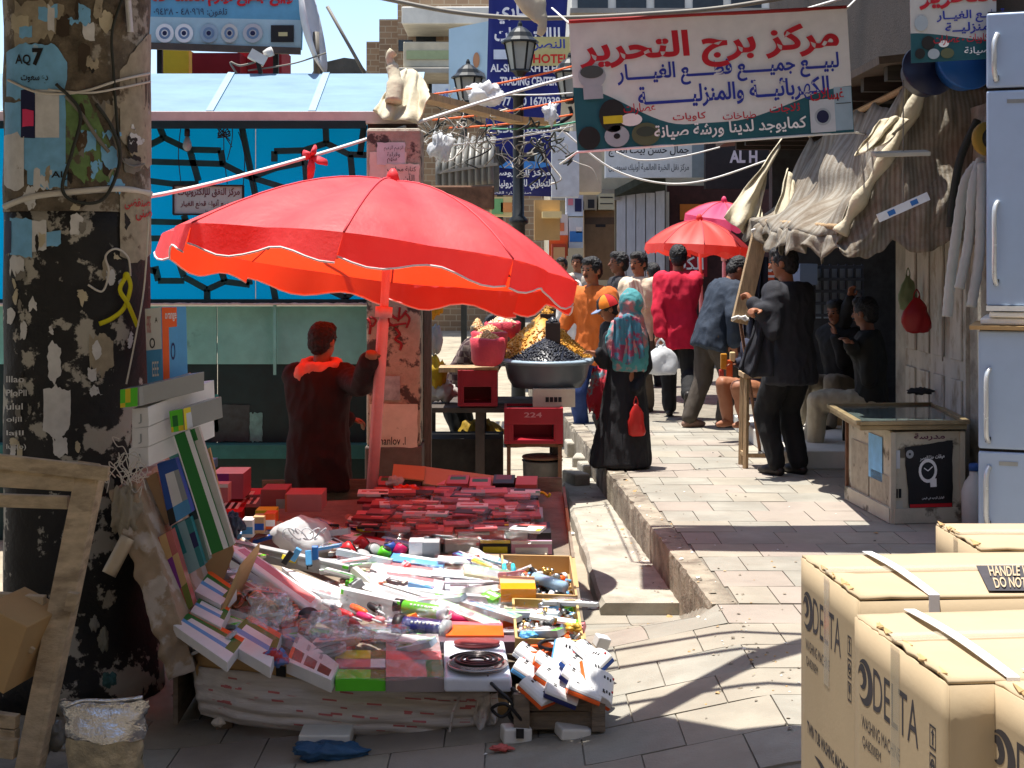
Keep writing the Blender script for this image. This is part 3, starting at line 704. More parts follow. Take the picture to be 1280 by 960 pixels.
# billboard
s = thing('billboard', 'pale blue billboard with two dark-suited figures beside the blue banner', 'billboard', V(X(600, 30), 30, -0.4))
q = [P(561, 36, 30), P(643, 20, 30), P(643, 128, 30), P(561, 128, 30)]
b = MB(); b.qbox(q, (0, 0.3, 0), (0.35,), (0.3,), [[0, 0], [0, 0]]); b.build('board', C('billboard_sky', 160, 190, 212, var=0.15, scale=0.6), s)
def bust(q, cu, cv, w, h, suit, par):
    qq = off_quad(q, 0.02)
    pts = [(-.5, 1), (-.48, .55), (-.36, .38), (-.12, .3), (-.1, .2), (-.15, .08), (-.1, -.05), (0, -.1), (.1, -.05), (.15, .08), (.1, .2), (.12, .3), (.36, .38), (.48, .55), (.5, 1)]
    b = MB(); b.add([sub_quad(qq, cu + a * w, cv + c * h, 0, 0)[0] for a, c in pts if c >= .25], [tuple(range(len([1 for a, c in pts if c >= .25])))]); b.build('printed_suit', suit, par)
    disc(q, cu, cv + 0.08 * h, 0.15 * w, 0.17 * h, C('print_skin', 170, 125, 95), par, 'printed_face', 0.025)
    b = MB(); b.add([sub_quad(off_quad(q, 0.03), cu + a * w, cv + c * h, 0, 0)[0] for a, c in ((-.06, .3), (.06, .3), (0, .62))], [(0, 1, 2)]); b.build('printed_shirt', M_white, par)
bust(q, 0.42, 0.42, 0.34, 0.58, C('print_suit_grey', 120, 125, 135), s); bust(q, 0.86, 0.38, 0.3, 0.62, C('print_suit_dark', 40, 44, 55), s)
for px in (580, 625):
    b = MB(); b.bar(P(px, 128, 30.2), V(X(px, 30.2), 30.2, -0.4), 0.12, 0.12, (0, 1, 0)); b.build('leg', M_iron, s)
s = MB(); front(s, 540, 105, 562, 130, 28, 0.3); s = tag(s.build('shop_board', C('blue_white_board', 185, 200, 215)), 'small white board with blue lettering beside the billboard', 'sign')
text('الجديد', px_quad(542, 111, 560, 124, 27.99), C('sign_blue', 60, 90, 170), s)

# tall blue banner
BD = 20.0
M_navy = C('banner_navy', 24, 34, 112, rough=0.55, var=0.12, scale=1.5)
M_wh = C('sign_white', 232, 232, 232); M_pale = C('banner_pale', 205, 215, 225)
q = [P(612, -40, BD), P(712, -40, BD), P(694, 246, BD + 0.2), P(605, 243, BD)]
ban = thing('shop_banner', 'tall navy blue banner with white Arabic and English lettering behind the lamp post', 'banner', V(X(655, BD), BD, Z(246, BD)))
b = MB(); b.sheet(lambda u, v: sub_quad(q, u, v, 0, 0)[0] + V(0, 0.03 * math.sin(u * 9 + v * 4), 0), 14, 24); b.build('cloth', M_navy, ban, solid=0.01)
def bt(s, x0, y0, x1, y1, m=M_wh, bold=0.03): text(s, px_quad(x0, y0, x1, y1, BD - 0.06), m, ban, bold)
bt('ــاري', 620, 2, 664, 30); bt('للإلكترونيات', 618, 34, 700, 58); bt('AL-SHAREKH ELEC', 613, 80, 702, 90); bt('TRADING CENTER', 625, 96, 696, 107); bt('777 320 1670339', 622, 121, 700, 132)
bt('للإلكترونيات', 622, 155, 690, 170); bt('مركز الشروسي', 614, 212, 688, 223); bt('التجاري للإلكترونيات', 613, 224, 690, 238); bt('صنعاء شارع القصر', 614, 239, 664, 244, bold=0.01)
bq = px_quad(664, 46, 712, 82, BD - 0.08); b = MB(); b.qbox(bq, (0, 0.02, 0)); b.build('panel', C('hotel_cream', 190, 180, 120), ban)
text('النصر', sub_quad(bq, 0.05, 0.08, 0.88, 0.5), C('hotel_blue', 40, 60, 150), ban); text('HOTEL', sub_quad(bq, 0.05, 0.6, 0.98, 0.92), C('hotel_red', 200, 40, 30), ban, 0.03)
b = MB(); b.add([P(617, 62, BD - 0.05), P(645, 62, BD - 0.05), P(645, 74, BD - 0.05), P(617, 74, BD - 0.05)], [(0, 1, 2, 3)]); b.build('pale_patch', M_pale, ban)
dq = px_quad(606, 180, 696, 215, BD - 0.055)
for cu, cv, ru, rv, m in ((0.16, 0.5, 0.15, 0.3, M_black), (0.2, 0.45, 0.05, 0.2, M_red), (0.72, 0.45, 0.14, 0.36, M_black), (0.74, 0.5, 0.05, 0.2, C('print_steel', 130, 150, 165)), (0.5, 0.75, 0.4, 0.14, C('print_sky_blue', 60, 130, 200))):
    disc(dq, cu, cv, ru, rv, m, ban, 'printed_phone', 0.01 + 0.02 * R.random())

# facade at the end of the lane
ED = 25.0
fac = thing('shop_building', 'cream shop building closing the lane behind the crowd', 'building', V(X(790, ED), ED, -0.3))
b = MB(); front(b, 688, -160, 1040, 470, ED, 5); b.build('wall', M_cream, fac)
b = MB(); front(b, 715, -160, 1060, 30, ED - 3, 2.9); b.build('upper_storey', M_bw, fac)
for k in range(7):
    b = MB(); front(b, 722 + k * 48, -30, 760 + k * 48, 24, ED - 3.02, 0.05); b.build('window', M_win, fac)
b = MB(); front(b, 713, 10, 1060, 16, ED - 3.3, 0.3); b.build('cornice', M_greyw, fac)
b = MB(); front(b, 690, 236, 775, 250, ED - 0.5, 0.5); b.build('lintel', M_greyw, fac)
M_wd = C('white_boards', 214, 214, 218, var=0.1, col2=(0.22, 0.12, 0.06), thr=0.68, soft=0.03, scale2=5, stretch=(2, 2, .5))
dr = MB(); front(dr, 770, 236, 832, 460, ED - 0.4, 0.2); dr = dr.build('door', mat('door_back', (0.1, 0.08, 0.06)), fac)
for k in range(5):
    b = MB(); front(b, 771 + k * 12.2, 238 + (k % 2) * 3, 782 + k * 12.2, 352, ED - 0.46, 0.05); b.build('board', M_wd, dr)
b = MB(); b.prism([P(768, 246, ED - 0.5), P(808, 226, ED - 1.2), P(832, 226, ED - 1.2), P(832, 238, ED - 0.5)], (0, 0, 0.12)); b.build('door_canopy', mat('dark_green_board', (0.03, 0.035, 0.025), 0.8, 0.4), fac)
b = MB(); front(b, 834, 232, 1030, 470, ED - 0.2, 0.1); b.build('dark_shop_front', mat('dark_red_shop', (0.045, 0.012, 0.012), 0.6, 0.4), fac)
b = MB(); b.bar(P(834, 240, ED - 0.3), P(834, 352, ED - 0.3), 0.06, 0.05, (0, 1, 0)); b.build('downpipe', M_bw, fac)
b = MB(); front(b, 850, 255, 892, 275, ED - 0.25, 0.03); b.build('panel', C('shop_orange', 190, 110, 40), fac)
# signs over the lane
q = px_quad(757, 178, 881, 222, 23.6)
s = thing('sign', 'long white shop sign with grey Arabic lettering under the big banner', 'sign', P(820, 222, 23.6))
b = MB(); b.qbox(q, (0, 0.3, 0)); b.build('board', C('sign_offwhite', 205, 208, 208), s)
b = MB(); b.qbox(sub_quad(q, 0.87, -0.02, 1.0, 1.0), (0, -0.02, 0)); b.build('end_panel', C('sign_steel', 130, 142, 148), s)
text('جمال حسن بيت الحاج', sub_quad(q, 0.03, 0.08, 0.84, 0.42), M_ink, s); text('مركز نقل الخبرة العالمية أونيك سيوسين', sub_quad(q, 0.03, 0.55, 0.84, 0.84), C('sign_grey_ink', 90, 95, 100), s)
q = px_quad(882, 176, 965, 236, 23.0)
s = thing('sign', 'dark brown shop sign with pale letters AL H half hidden by the awning', 'sign', P(920, 236, 23.0))
b = MB(); b.qbox(q, (0, 0.2, 0)); b.build('board', mat('sign_brown', (0.02, 0.013, 0.012), 0.5, 0.3), s)
text('AL H', sub_quad(q, 0.36, 0.2, 0.78, 0.46), C('sign_letters', 215, 200, 205), s, 0.04)
q = px_quad(838, 316, 884, 346, 24.5)
s = thing('sign', 'red sign with white Arabic letters behind the far red umbrella', 'sign', P(860, 346, 24.5))
b = MB(); b.qbox(q, (0, 0.1, 0)); b.build('board', C('sign_red', 150, 20, 35), s); text('الكفا', sub_quad(q, 0.1, 0.15, 0.9, 0.7), M_wh, s)
# pale metal cabinet and shutters seen left of the lamp post
s = thing('metal_awning', 'corrugated grey metal awning with a rounded top beside the lamp post', 'awning', V(X(585, 17), 17, Z(236, 17)))
for k in range(9):
    xk = 548 + k * 8.2
    b = MB(); pts = spline([P(xk, 236 - k * 0.8, 17), P(xk, 205 - k, 17.0), P(xk + 2, 186 - k, 17.3), P(xk + 4, 176 - k * .5, 17.9)], 4)
    b.tube(pts, 0.045, 6, flat=0.5); b.build('rib', C('grey_metal', 128, 126, 118, metal=0.2, rough=0.5), s)
b = MB(); b.bar(P(546, 216, 16.96), P(622, 205, 16.96), 0.03, 0.05, (0, 1, 0)); b.build('cross_bar', M_greyw, s)
b = MB(); front(b, 545, 183, 624, 240, 17.3, 0.05); b.build('backing', mat('awning_back', (0.13, 0.13, 0.12), 0.6, 0.3), s)
s = MB(); front(s, 500, 232, 618, 262, 15.5, 0.04); tag(s.build('rust_board', M_rust, bevel=0.1, seg=4), 'rusty brown board with rounded corners above the red umbrella', 'board')
s = MB(); front(s, 690, 164, 724, 246, 19, 0.4); tag(s.build('white_sheeting', C('plastic_sheet', 205, 210, 215, trans=0.3, var=0.15, bump=0.5, bscale=8)), 'crumpled white plastic sheeting hanging beside the navy banner', 'sheeting')
s = MB(); front(s, 716, 150, 752, 240, 19.6, 1); tag(s.build('door_pillar', M_cream), 'cream wall pier between plastic sheeting and big banner', 'wall')
# goods piled before the far facade
def crate_box(name, label, x0, y0, x1, y1, d, m, cat='box', prints=()):
    b = MB(); front(b, x0, y0, x1, y1, d, 0.5)
    if not prints: return tag(b.build(name, m), label, cat)
    t_ = thing(name, label, cat, P((x0 + x1) / 2, y1, d)); b.build('carton', m, t_)
    for (u0, v0, u1, v1, pm) in prints: patch(px_quad(x0, y0, x1, y1, d), u0, v0, u1, v1, pm, t_, lift=0.006)
    return t_
M_cartD = mat('far_carton', (0.19, 0.115, 0.06), 0.85, 0.15)
crate_box('tall_carton', 'tall brown refrigerator carton beside the white board door', 731, 263, 768, 350, 23.5, M_cartD, 'carton', ((0, 0.1, 1, 0.2, mat('carton_dark', (0.08, 0.05, 0.03))), (0.36, 0.2, 0.7, 0.24, M_ink)))
crate_box('poster_box', 'box printed with orange and white figures in the far shop', 686, 268, 710, 320, 23.2, C('box_white', 200, 196, 190), prints=((0.05, 0.1, 0.6, 0.35, M_ink), (0.0, 0.5, 1, 1, C('box_orange', 190, 95, 40)), (0.3, 0.2, 0.8, 0.4, C('box_skin', 200, 120, 80))))
crate_box('poster_box', 'blue and white box between orange box and tall brown carton', 711, 272, 729, 310, 23.2, C('box_pale', 190, 200, 205), prints=((0.05, 0.45, 0.95, 0.8, C('box_blue', 50, 120, 190)), (0.5, 0.3, 0.9, 0.5, M_white)))
crate_box('poster_box', 'box with small purple figures stacked above the blue box', 708, 243, 729, 270, 23.3, C('box_grey', 165, 168, 180), prints=((0.5, 0.2, 0.9, 0.8, M_pnavy), (0.1, 0.2, 0.4, 0.5, C('box_pink', 190, 110, 120))))
crate_box('poster_box', 'pale box with two lines of print above the tall carton', 748, 242, 768, 262, 23.3, C('box_sand', 178, 170, 140), prints=((0.1, 0.2, 0.9, 0.28, M_ink), (0.1, 0.6, 0.9, 0.66, M_ink)))
crate_box('poster_box', 'small dark printed box above the tall carton', 730, 244, 746, 262, 23.3, C('box_dark', 140, 130, 110), prints=((0.3, 0.3, 0.8, 0.9, M_ink),))
crate_box('poster_box', 'red and tan box low in the far shop beside the umbrella', 690, 305, 708, 345, 22.8, C('box_red', 165, 60, 40), prints=((0.1, 0.1, 0.9, 0.5, C('box_tan', 190, 150, 110)),))
crate_box('poster_box', 'brown carton beneath the navy banner beside the lamp post', 668, 250, 700, 300, 22, M_card)
crate_box('poster_box', 'yellow and green poster box beneath the navy banner', 612, 246, 640, 270, 21.5, C('box_lemon', 215, 200, 140), prints=((0.1, 0.1, 0.6, 0.9, C('box_leaf', 120, 180, 120)), (0.5, 0.3, 1, 0.8, C('box_peach', 220, 150, 90))))
crate_box('cream_carton', 'small cream carton on top of the brown one beside lamp post', 678, 264, 702, 272, 21.5, C('carton_cream', 225, 205, 150))

# ------------------------------------------------------------------ street lamp with three lanterns
LD = 15.5
M_lglass = C('lantern_glass', 190, 195, 190, rough=0.3, trans=0.4)
lamp = thing('street_lamp', 'black iron street lamp with three glazed lanterns in the lane', 'street lamp', V(X(648, LD), LD, STREET))
b = MB(); b.lathe([(0.16, 0), (0.15, 0.15), (0.09, 0.3), (0.075, 0.5), (0.07, 2.3), (0.1, 2.32), (0.1, 2.36), (0.06, 2.4), (0.055, 3.62), (0.09, 3.66), (0.05, 3.72)], V(X(648, LD), LD, STREET), 14); b.build('post', M_iron, lamp)
def lantern(px, py_top, py_bot, d, w):
    zt, zb = Z(py_top, d), Z(py_bot, d); c = V(X(px, d), d, 0); h = zt - zb
    ln = MB(); ln.lathe([(w * 0.12, zb + h * 0.0), (w * 0.22, zb + h * 0.08), (w * 0.32, zb + 0.1 * h), (w * 0.3, zb + 0.13 * h)], c, 6, sm=False); ln = ln.build('lantern', M_iron, lamp)
    b = MB(); b.lathe([(w * 0.29, zb + 0.13 * h), (w * 0.46, zb + 0.6 * h)], c, 6, sm=False); b.build('glass', M_lglass, ln)
    b = MB(); b.lathe([(w * 0.58, zb + 0.6 * h), (w * 0.58, zb + 0.63 * h), (w * 0.42, zb + 0.7 * h), (w * 0.36, zb + 0.78 * h), (w * 0.2, zb + 0.86 * h), (w * 0.08, zb + 0.9 * h), (w * 0.07, zb + 0.95 * h), (0.01, zt)], c, 12, sm=False); b.build('cap', M_iron, ln)
    b = MB()
    for k in range(6):
        a = 2 * PI * k / 6; b.bar(c + V(w * .3 * math.cos(a), w * .3 * math.sin(a), zb + .12 * h), c + V(w * .48 * math.cos(a), w * .48 * math.sin(a), zb + .62 * h), 0.016, 0.016)
    b.build('glazing_bars', M_iron, ln)
lantern(650, 26, 96, LD, 0.34); lantern(585, 74, 134, LD + 0.2, 0.31); lantern(712, 66, 130, LD + 0.2, 0.31)
b = MB()
for px in (585, 712):
    b.tube(spline([P(648, 150, LD), P((648 + px) / 2, 160, LD + .1), P(px, 146, LD + .2), P(px, 133, LD + .2)], 6), 0.022, 6)
b.build('arm', M_iron, lamp)

# ------------------------------------------------------------------ wires, ropes, plank and rags over the lane
M_or = C('orange_cord', 235, 105, 40); M_rope = C('white_rope', 222, 220, 215)
cable('rope', 'white rope running from the pillar over the lane to the big banner', [P(30, 250, 6.9), P(190, 245, 8), P(400, 192, 9.6), P(620, 122, 11), P(800, 72, 11.6), P(1060, -4, 12)], 0.0115, M_rope, 12, 'rope')
for k, (a, c, d_) in enumerate((((540, 118, 12), (715, 83, 12), 'uppermost'), ((540, 150, 12.4), (716, 124, 12.4), 'middle'), ((560, 160, 12.8), (716, 143, 12.8), 'lowest'))):
    cable('orange_line', f'{d_} of three orange lines stretched to the big banner edge', sag(P(*a), P(*c), 0.02, 8), 0.008, M_or, 2, 'line')
cable('green_line', 'green line stretched beneath the plank beside the lamp post', sag(P(600, 160, 12.6), P(722, 152, 12.6), 0.03, 8), 0.008, C('green_cord', 80, 150, 120), 2, 'line')
cable('overhead_cable', 'thick grey overhead cable sweeping across the top of the view', [P(470, -4, 14), P(560, 14, 14), P(640, 22, 14), P(720, 22, 14), P(800, 18, 14), P(900, 10, 14), P(1010, -8, 14)], 0.022, M_cab, 8)
cable('white_wire', 'white wire drooping beneath the big banner towards the awning', [P(700, 160, 13), P(760, 208, 13), P(820, 228, 13), P(880, 226, 13), P(960, 200, 13)], 0.009, M_rope, 8, 'wire')
cable('white_wire', 'short pale wire looping behind the lower edge of the big banner', [P(770, 190, 13.5), P(800, 200, 13.5), P(850, 196, 13.5), P(900, 184, 13.5)], 0.007, M_rope, 8, 'wire')
cable('white_wire', 'pale wire hanging level between plank and lamp lantern', sag(P(545, 183, 12.4), P(716, 158, 12.4), 0.02, 8), 0.007, M_rope, 2, 'wire')
cable('white_wire', 'pale wire strung beneath the lanterns behind the plastic bag', sag(P(600, 116, 14), P(716, 116, 14), 0.02, 8), 0.007, M_rope, 2, 'wire')
s = thing('plank', 'long timber plank reaching from the kiosk roof to the lamp post', 'plank', P(540, 135, 11))
b = MB(); b.bar(P(528, 121, 10.6), P(645, 150, 12.6), 0.05, 0.14, (0, 1, 0)); b.build('near_board', M_wood, s)
b = MB(); b.bar(P(640, 150, 12.6), P(692, 153, 12.7), 0.055, 0.15, (0, 1, 0)); b.build('far_board', M_card, s)
tg = [MB(), MB(), MB()]
for k in range(64):
    x = R.uniform(530, 630) if k < 40 else R.uniform(640, 712); y = R.uniform(142, 176) if k < 40 else R.uniform(150, 200); d = R.uniform(11.6, 12.8)
    pts = [P(x, y, d)]
    for j in range(5): pts.append(pts[-1] + V(R.uniform(-0.12, 0.12), R.uniform(-.06, .06), R.uniform(-0.13, 0.08)))
    tg[0].tube(spline(pts, 5), R.choice([.003, .004, .006, .008]), 5, mi=R.choice([0, 1, 2, 1, 2]))
tag(tg[0].build('wire_tangle', [M_cabw, M_cab, M_cabd]), 'dense tangle of loose wire ends below the plank and lamp', 'wires', kind='stuff')
def rag(name, label, cat, cx, cy, d, w, h, m, seed=0, crump=0.5, n=22):
    b = MB(); c = P(cx, cy, d); W = w * d / F / 2; H = h * d / F / 2
    b.ell(c, (W, min(W, H * 2.2) * 0.7, H), None, 40)
    for i, v in enumerate(b.v):
        u = v - c; k = noise.noise(V(u.x / W * 1.6 + seed, u.z / H * 1.6, u.y / W * 1.6)) * 0.55 + (1 - abs(noise.noise(V(u.x / W * 3 + seed, u.z / H * 3, 3)))) * 0.3 + .22 * noise.noise(V(u.x / W * 7 + seed, u.z / H * 4, u.y / W * 7))
        b.v[i] = c + u * (0.75 + crump * k) + V(0, 0, .35 * H * noise.noise(V(u.x / W * 4, u.y / W * 4, seed)))
    return tag(b.build(name, m), label, cat)
M_bagw = C('white_plastic_bag', 222, 224, 226, trans=0.35, rough=0.35, var=0.05, bump=0.3, bscale=14)
rag('plastic_bag', 'white plastic bag caught on the wires beside the lanterns', 'bag', 606, 119, 12, 52, 30, M_bagw, 3, 0.9)
rag('plastic_scrap', 'scrap of white plastic hanging in the tangle under the plank end', 'scrap', 552, 182, 11.8, 24, 34, M_bagw, 5, 1.2)
rag('plastic_scrap', 'white plastic scrap snagged on the cord near the big banner', 'scrap', 688, 142, 12.2, 16, 22, M_bagw, 8, 1.2)
M_rag = C('beige_cloth', 205, 195, 170, trans=0.15, rough=0.9, var=0.12, bump=0.4, bscale=25)
def drape(name, label, cat, top, bot, d0, d1, m, fold=0.05, nf=5, nv=14, nu=40, parent=None, edge=0.0, solid=0.006):
    """cloth between two polylines of photo points, with folds running down it"""
    def pl(L, u):
        t = u * (len(L) - 1); i = min(int(t), len(L) - 2); f = t - i
        return L[i][0] + (L[i + 1][0] - L[i][0]) * f, L[i][1] + (L[i + 1][1] - L[i][1]) * f
    def fn(u, v):
        a, c = pl(top, u), pl(bot, u)
        p = P(a[0] + (c[0] - a[0]) * v, a[1] + (c[1] - a[1]) * v + edge * v * math.sin(u * nf * 2 * PI), d0 + (d1 - d0) * v)
        p.y += fold * math.sin(u * nf * 2 * PI + 2 * noise.noise(V(u * 3, v * 2, 0))) * (0.35 + v) + 0.6 * fold * noise.noise(V(u * 9, v * 3, top[0][0]))
        p.x += 0.4 * fold * noise.noise(V(u * 6, v * 4, 9))
        return p
    b = MB(); b.sheet(fn, nu, nv)
    o = b.build(name, m, parent, solid=solid)
    return o if parent else tag(o, label, cat)
s = thing('draped_cloth', 'beige cloth draped over the kiosk roof corner and knotted upright', 'cloth', P(500, 150, 10.2))
drape('sheet', None, None, [(496, 95), (505, 86), (516, 86), (526, 94), (534, 108)], [(466, 138), (480, 150), (500, 150), (522, 154), (538, 120)], 10.45, 10.05, M_rag, 0.04, 3, parent=s)
b = MB(); b.tube(spline([P(492, 128, 10.1), P(494, 104, 10.15), P(491, 86, 10.2), P(487, 72, 10.2), P(492, 64, 10.2)], 5), [0.06] * 6 + [0.045] * 6 + [0.03] * 5 + [0.035] * 4, 10); b.build('knot', M_rag, s)
s = MB(); s.tube(spline([P(655, -20, 12), P(668, 10, 12), P(678, 30, 12), P(674, 44, 12)], 6), [0.2, 0.19, 0.18, 0.17, 0.16, 0.15, 0.14, 0.12, 0.1, 0.09, 0.08, 0.06, 0.05, 0.045, 0.05, 0.045, 0.04, 0.035, 0.03], 14, flat=0.4)
tag(s.build('hanging_cloth', M_rag), 'twisted beige cloth hanging into view above the street lamp', 'cloth')
s = thing('cloth_knot', 'pink rag knotted on the white rope before the kiosk', 'rag', P(390, 200, 9.5))
for k, (ax, ay, bx_, by_) in enumerate(((390, 196, 388, 222), (390, 196, 408, 203), (390, 196, 380, 192), (390, 194, 394, 185))):
    b = MB(); b.tube([P(ax, ay, 9.5), P((ax + bx_) / 2, (ay + by_) / 2 + 1, 9.45), P(bx_, by_, 9.5)], [0.02, 0.034, 0.026], 8, flat=0.5); b.build('tail', C('pink_rag', 225, 70, 80, trans=0.2), s)

# ------------------------------------------------------------------ sign, dish and clutter above the kiosk
SD = 11.3
q = [P(150, -40, SD), P(379, -40, SD), P(376, 61, SD), P(150, 53, SD)]
s = thing('shop_sign', 'blue shop sign with red Arabic lettering and printed appliance parts above the kiosk', 'sign', P(280, 60, SD))
b = MB(); b.qbox(q, (0, 0.08, 0), (), (0.645,), [[0], [1]]); b.build('board', [C('sign_blue_pale', 95, 158, 190, var=0.1), C('sign_blue_grey', 165, 195, 205, var=0.08)], s)
b = MB(); b.bar(q[3] + V(0, -.01, -.02), q[2] + V(0, -.01, -.02), 0.05, 0.04, (0, 1, 0)); b.build('bottom_rail', mat('rail_brown', (0.08, 0.06, 0.05)), s)
text('وبيع جميع لوازم الغسالات', px_quad(190, -12, 366, 8, SD - 0.01), M_red, s, 0.05)
text('تلفون: ٤٨٠٩٦٩ - ٠٩٤٣٨', px_quad(192, 10, 284, 21, SD - 0.01), C('sign_ink', 50, 60, 80), s, 0.01)
for k, (cx, r_, m) in enumerate(((206, 12, M_wh), (230, 12, M_wh), (261, 12, C('print_teal_steel', 150, 170, 185)), (287, 11, C('print_stone', 195, 195, 190)), (316, 13, C('print_grey', 185, 185, 190)), (353, 16, M_black))):
    qq = px_quad(cx - r_, 29, cx + r_, 54, SD - 0.012)
    if k == 5: patch(qq, 0.05, 0.1, 0.95, 0.95, m, s, 'printed_part'); patch(qq, 0.35, 0.45, 0.7, 0.65, C('print_tag', 200, 190, 140), s, 'printed_part', 0.004)
    else:
        disc(qq, 0.5, 0.5, 0.48, 0.48, m, s, 'printed_part'); disc(qq, 0.5, 0.5, 0.3, 0.3, C('print_steel_blue', 110, 135, 165), s, 'printed_part', 0.004, ring=0.6); disc(qq, 0.5, 0.5, 0.12, 0.12, M_pnavy, s, 'printed_part', 0.005)
for px in (200, 345):
    b = MB(); b.bar(P(px, 60, SD + .1), P(px, 110, SD + .1), 0.04, 0.04, (0, 1, 0)); b.build('leg', M_iron, s)
s = thing('satellite_dish', 'grey satellite dish seen edge-on beside the blue shop sign', 'satellite dish', P(392, 92, 11.2))
b = MB(); M_ = Euler((0.3, 1.36, 0.25)).to_matrix(); b.lathe([(0.02, -0.08), (0.12, -0.072), (0.22, -0.045), (0.3, 0.0), (0.3, 0.012), (0.22, -0.03), (0.02, -0.065)], P(392, 30, 11.2), 28, M_, sq=(1.25, 1)); b.build('dish', C('dish_grey', 205, 208, 210, rough=0.5), s)
b = MB(); b.tube([P(409, 8, 11.1), P(456, 92, 11.1)], 0.014, 6); b.build('feed_arm', M_cab, s); b = MB(); b.tube([P(395, 40, 11.3), P(396, 100, 11.3)], 0.025, 8); b.build('mast', M_cab, s)
crate_box('red_box', 'red box lying on the far side of the kiosk roof', 240, 66, 300, 94, 11.6, C('red_paint', 150, 18, 28))
crate_box('red_crate', 'taller red crate beside the red box above the kiosk', 297, 60, 352, 94, 11.9, C('red_panel', 165, 25, 30), 'crate')
crate_box('yellow_carton', 'yellow carton under the blue shop sign above the kiosk', 199, 62, 236, 94, 12.0, C('yellow_panel', 215, 180, 40), 'carton')
s = thing('camera_head', 'small grey floodlight with a cable lying on the kiosk roof', 'floodlight', P(322, 84, 11))
b = MB(); b.box(P(322, 72, 11), (0.13, 0.1, 0.07), (0, 0.5, 0.2)); b.build('body', C('flood_grey', 205, 205, 198), s); b = MB(); b.lathe([(0.025, 0), (0.035, 0.04), (0.035, 0.07)], P(330, 68, 11), 10, (0, 1.2, 0)); b.build('head', C('flood_head', 195, 195, 190), s)
b = MB(); b.tube(spline([P(318, 78, 11), P(300, 82, 11), P(288, 78, 11), P(296, 92, 11)], 5), 0.008, 6); b.build('cable', M_cab, s); b = MB(); b.bar(P(322, 76, 11), P(326, 92, 11), 0.03, 0.03); b.build('bracket', M_iron, s)
cable('roof_wire', 'thin wire drooping from the satellite dish over the kiosk roof', [P(408, 66, 11), P(372, 78, 11), P(340, 84, 11), P(310, 88, 11)], 0.006, M_cab, 6, 'wire')

# ------------------------------------------------------------------ the big banner
ND = 9.2
q = [P(711, 29, ND), P(1058, 11, ND), P(1067, 165, ND), P(722, 190, ND)]
big = thing('shop_banner', 'big white banner with red and blue Arabic lettering hung across the lane', 'banner', P(890, 190, ND))
b = MB()
M_bgw = C('banner_white', 205, 205, 202, rough=0.5, trans=0.2); M_bgt = C('banner_teal', 32, 88, 98, rough=0.5, trans=0.15)
nu, nv = 36, 18; vs_ = []
def wave(u): return 0.585 + 0.02 + 0.1 * math.exp(-((u - 0.0) / 0.14) ** 2) * -2.2 + 0.09 * math.sin(min(1, max(0, (u - 0.05) / 0.75)) * PI) + 0.1 * (u > 0.85) * 0
for i in range(nu + 1):
    u = i / nu; w = 0.50 + 0.345 * sstep(0.0, 0.4, u) - 0.22 * sstep(0.55, 1.0, u)
    for j in range(nv + 1):
        v = (j / 10 * w) if j <= 10 else w + (1 - w) * (j - 10) / (nv - 10)
        vs_.append(sub_quad(q, u, v, 0, 0)[0] + V(0, 0.012 * math.sin(u * 11), 0))
b.add(vs_, [(i * (nv + 1) + j, (i + 1) * (nv + 1) + j, (i + 1) * (nv + 1) + j + 1, i * (nv + 1) + j + 1) for i in range(nu) for j in range(nv)], [0 if j < 10 else 1 for i in range(nu) for j in range(nv)])
b.build('cloth', [M_bgw, M_bgt], big)
b = MB(); b.tube([q[0] + V(0, 0, .01), q[1] + V(0, 0, .01)], 0.012, 6); b.build('top_hem', C('hem_red', 150, 40, 40), big)
b = MB(); b.tube([q[3], q[2]], 0.008, 6); b.build('bottom_hem', M_wh, big)
M_bred = C('banner_red', 178, 22, 42); M_bblu = C('banner_blue', 32, 50, 150)
L_ = 0.0145
text('مركز برج التحرير', sub_quad(q, 0.03, 0.1, 0.965, 0.41), M_bred, big, 0.035, lift=L_)
text('لبيـــع جميـــــع قطـــــع الغيـــــار', sub_quad(q, 0.16, 0.345, 0.96, 0.535), M_bblu, big, 0.025, lift=L_)
text('الكهربائيـــة والمنزليـــــــــة', sub_quad(q, 0.23, 0.525, 0.92, 0.715), M_bblu, big, 0.025, lift=L_)
for k, (w_, u0, u1, v0, v1) in enumerate((('غسالات', 0.85, 0.97, 0.63, 0.73), ('ثلاجات', 0.7, 0.81, 0.735, 0.815), ('طباخات', 0.53, 0.65, 0.775, 0.845), ('كاويات', 0.35, 0.47, 0.755, 0.825), ('عصارات', 0.175, 0.29, 0.655, 0.745))):
    text(w_, sub_quad(q, u0, v0, u1, v1), M_bred, big, 0.015, lift=L_ + 0.003)
text('كمايوجد لدينا ورشة صيانة', sub_quad(q, 0.28, 0.84, 0.83, 0.965), M_wh, big, 0.02, lift=L_ + 0.004)
def art(u0, v0, u1, v1, m, lift=L_): patch(q, u0, v0, u1, v1, m, big, 'printed_appliance', lift)
def artd(cu, cv, ru, rv, m, lift=L_, ring=0): disc(q, cu, cv, ru, rv, m, big, 'printed_appliance', lift, ring=ring)
M_st = C('print_chrome', 160, 172, 180)
artd(0.07, 0.42, 0.05, 0.1, M_st); artd(0.07, 0.39, 0.042, 0.05, C('print_smoke', 70, 80, 80), L_ + 0.003); art(0.035, 0.5, 0.105, 0.6, M_st, L_ + 0.002)
artd(0.135, 0.74, 0.05, 0.13, M_black); art(0.1, 0.74, 0.17, 0.8, C('print_yellow', 200, 190, 40), L_ + 0.004); artd(0.2, 0.78, 0.04, 0.05, M_wh, L_ + 0.002)
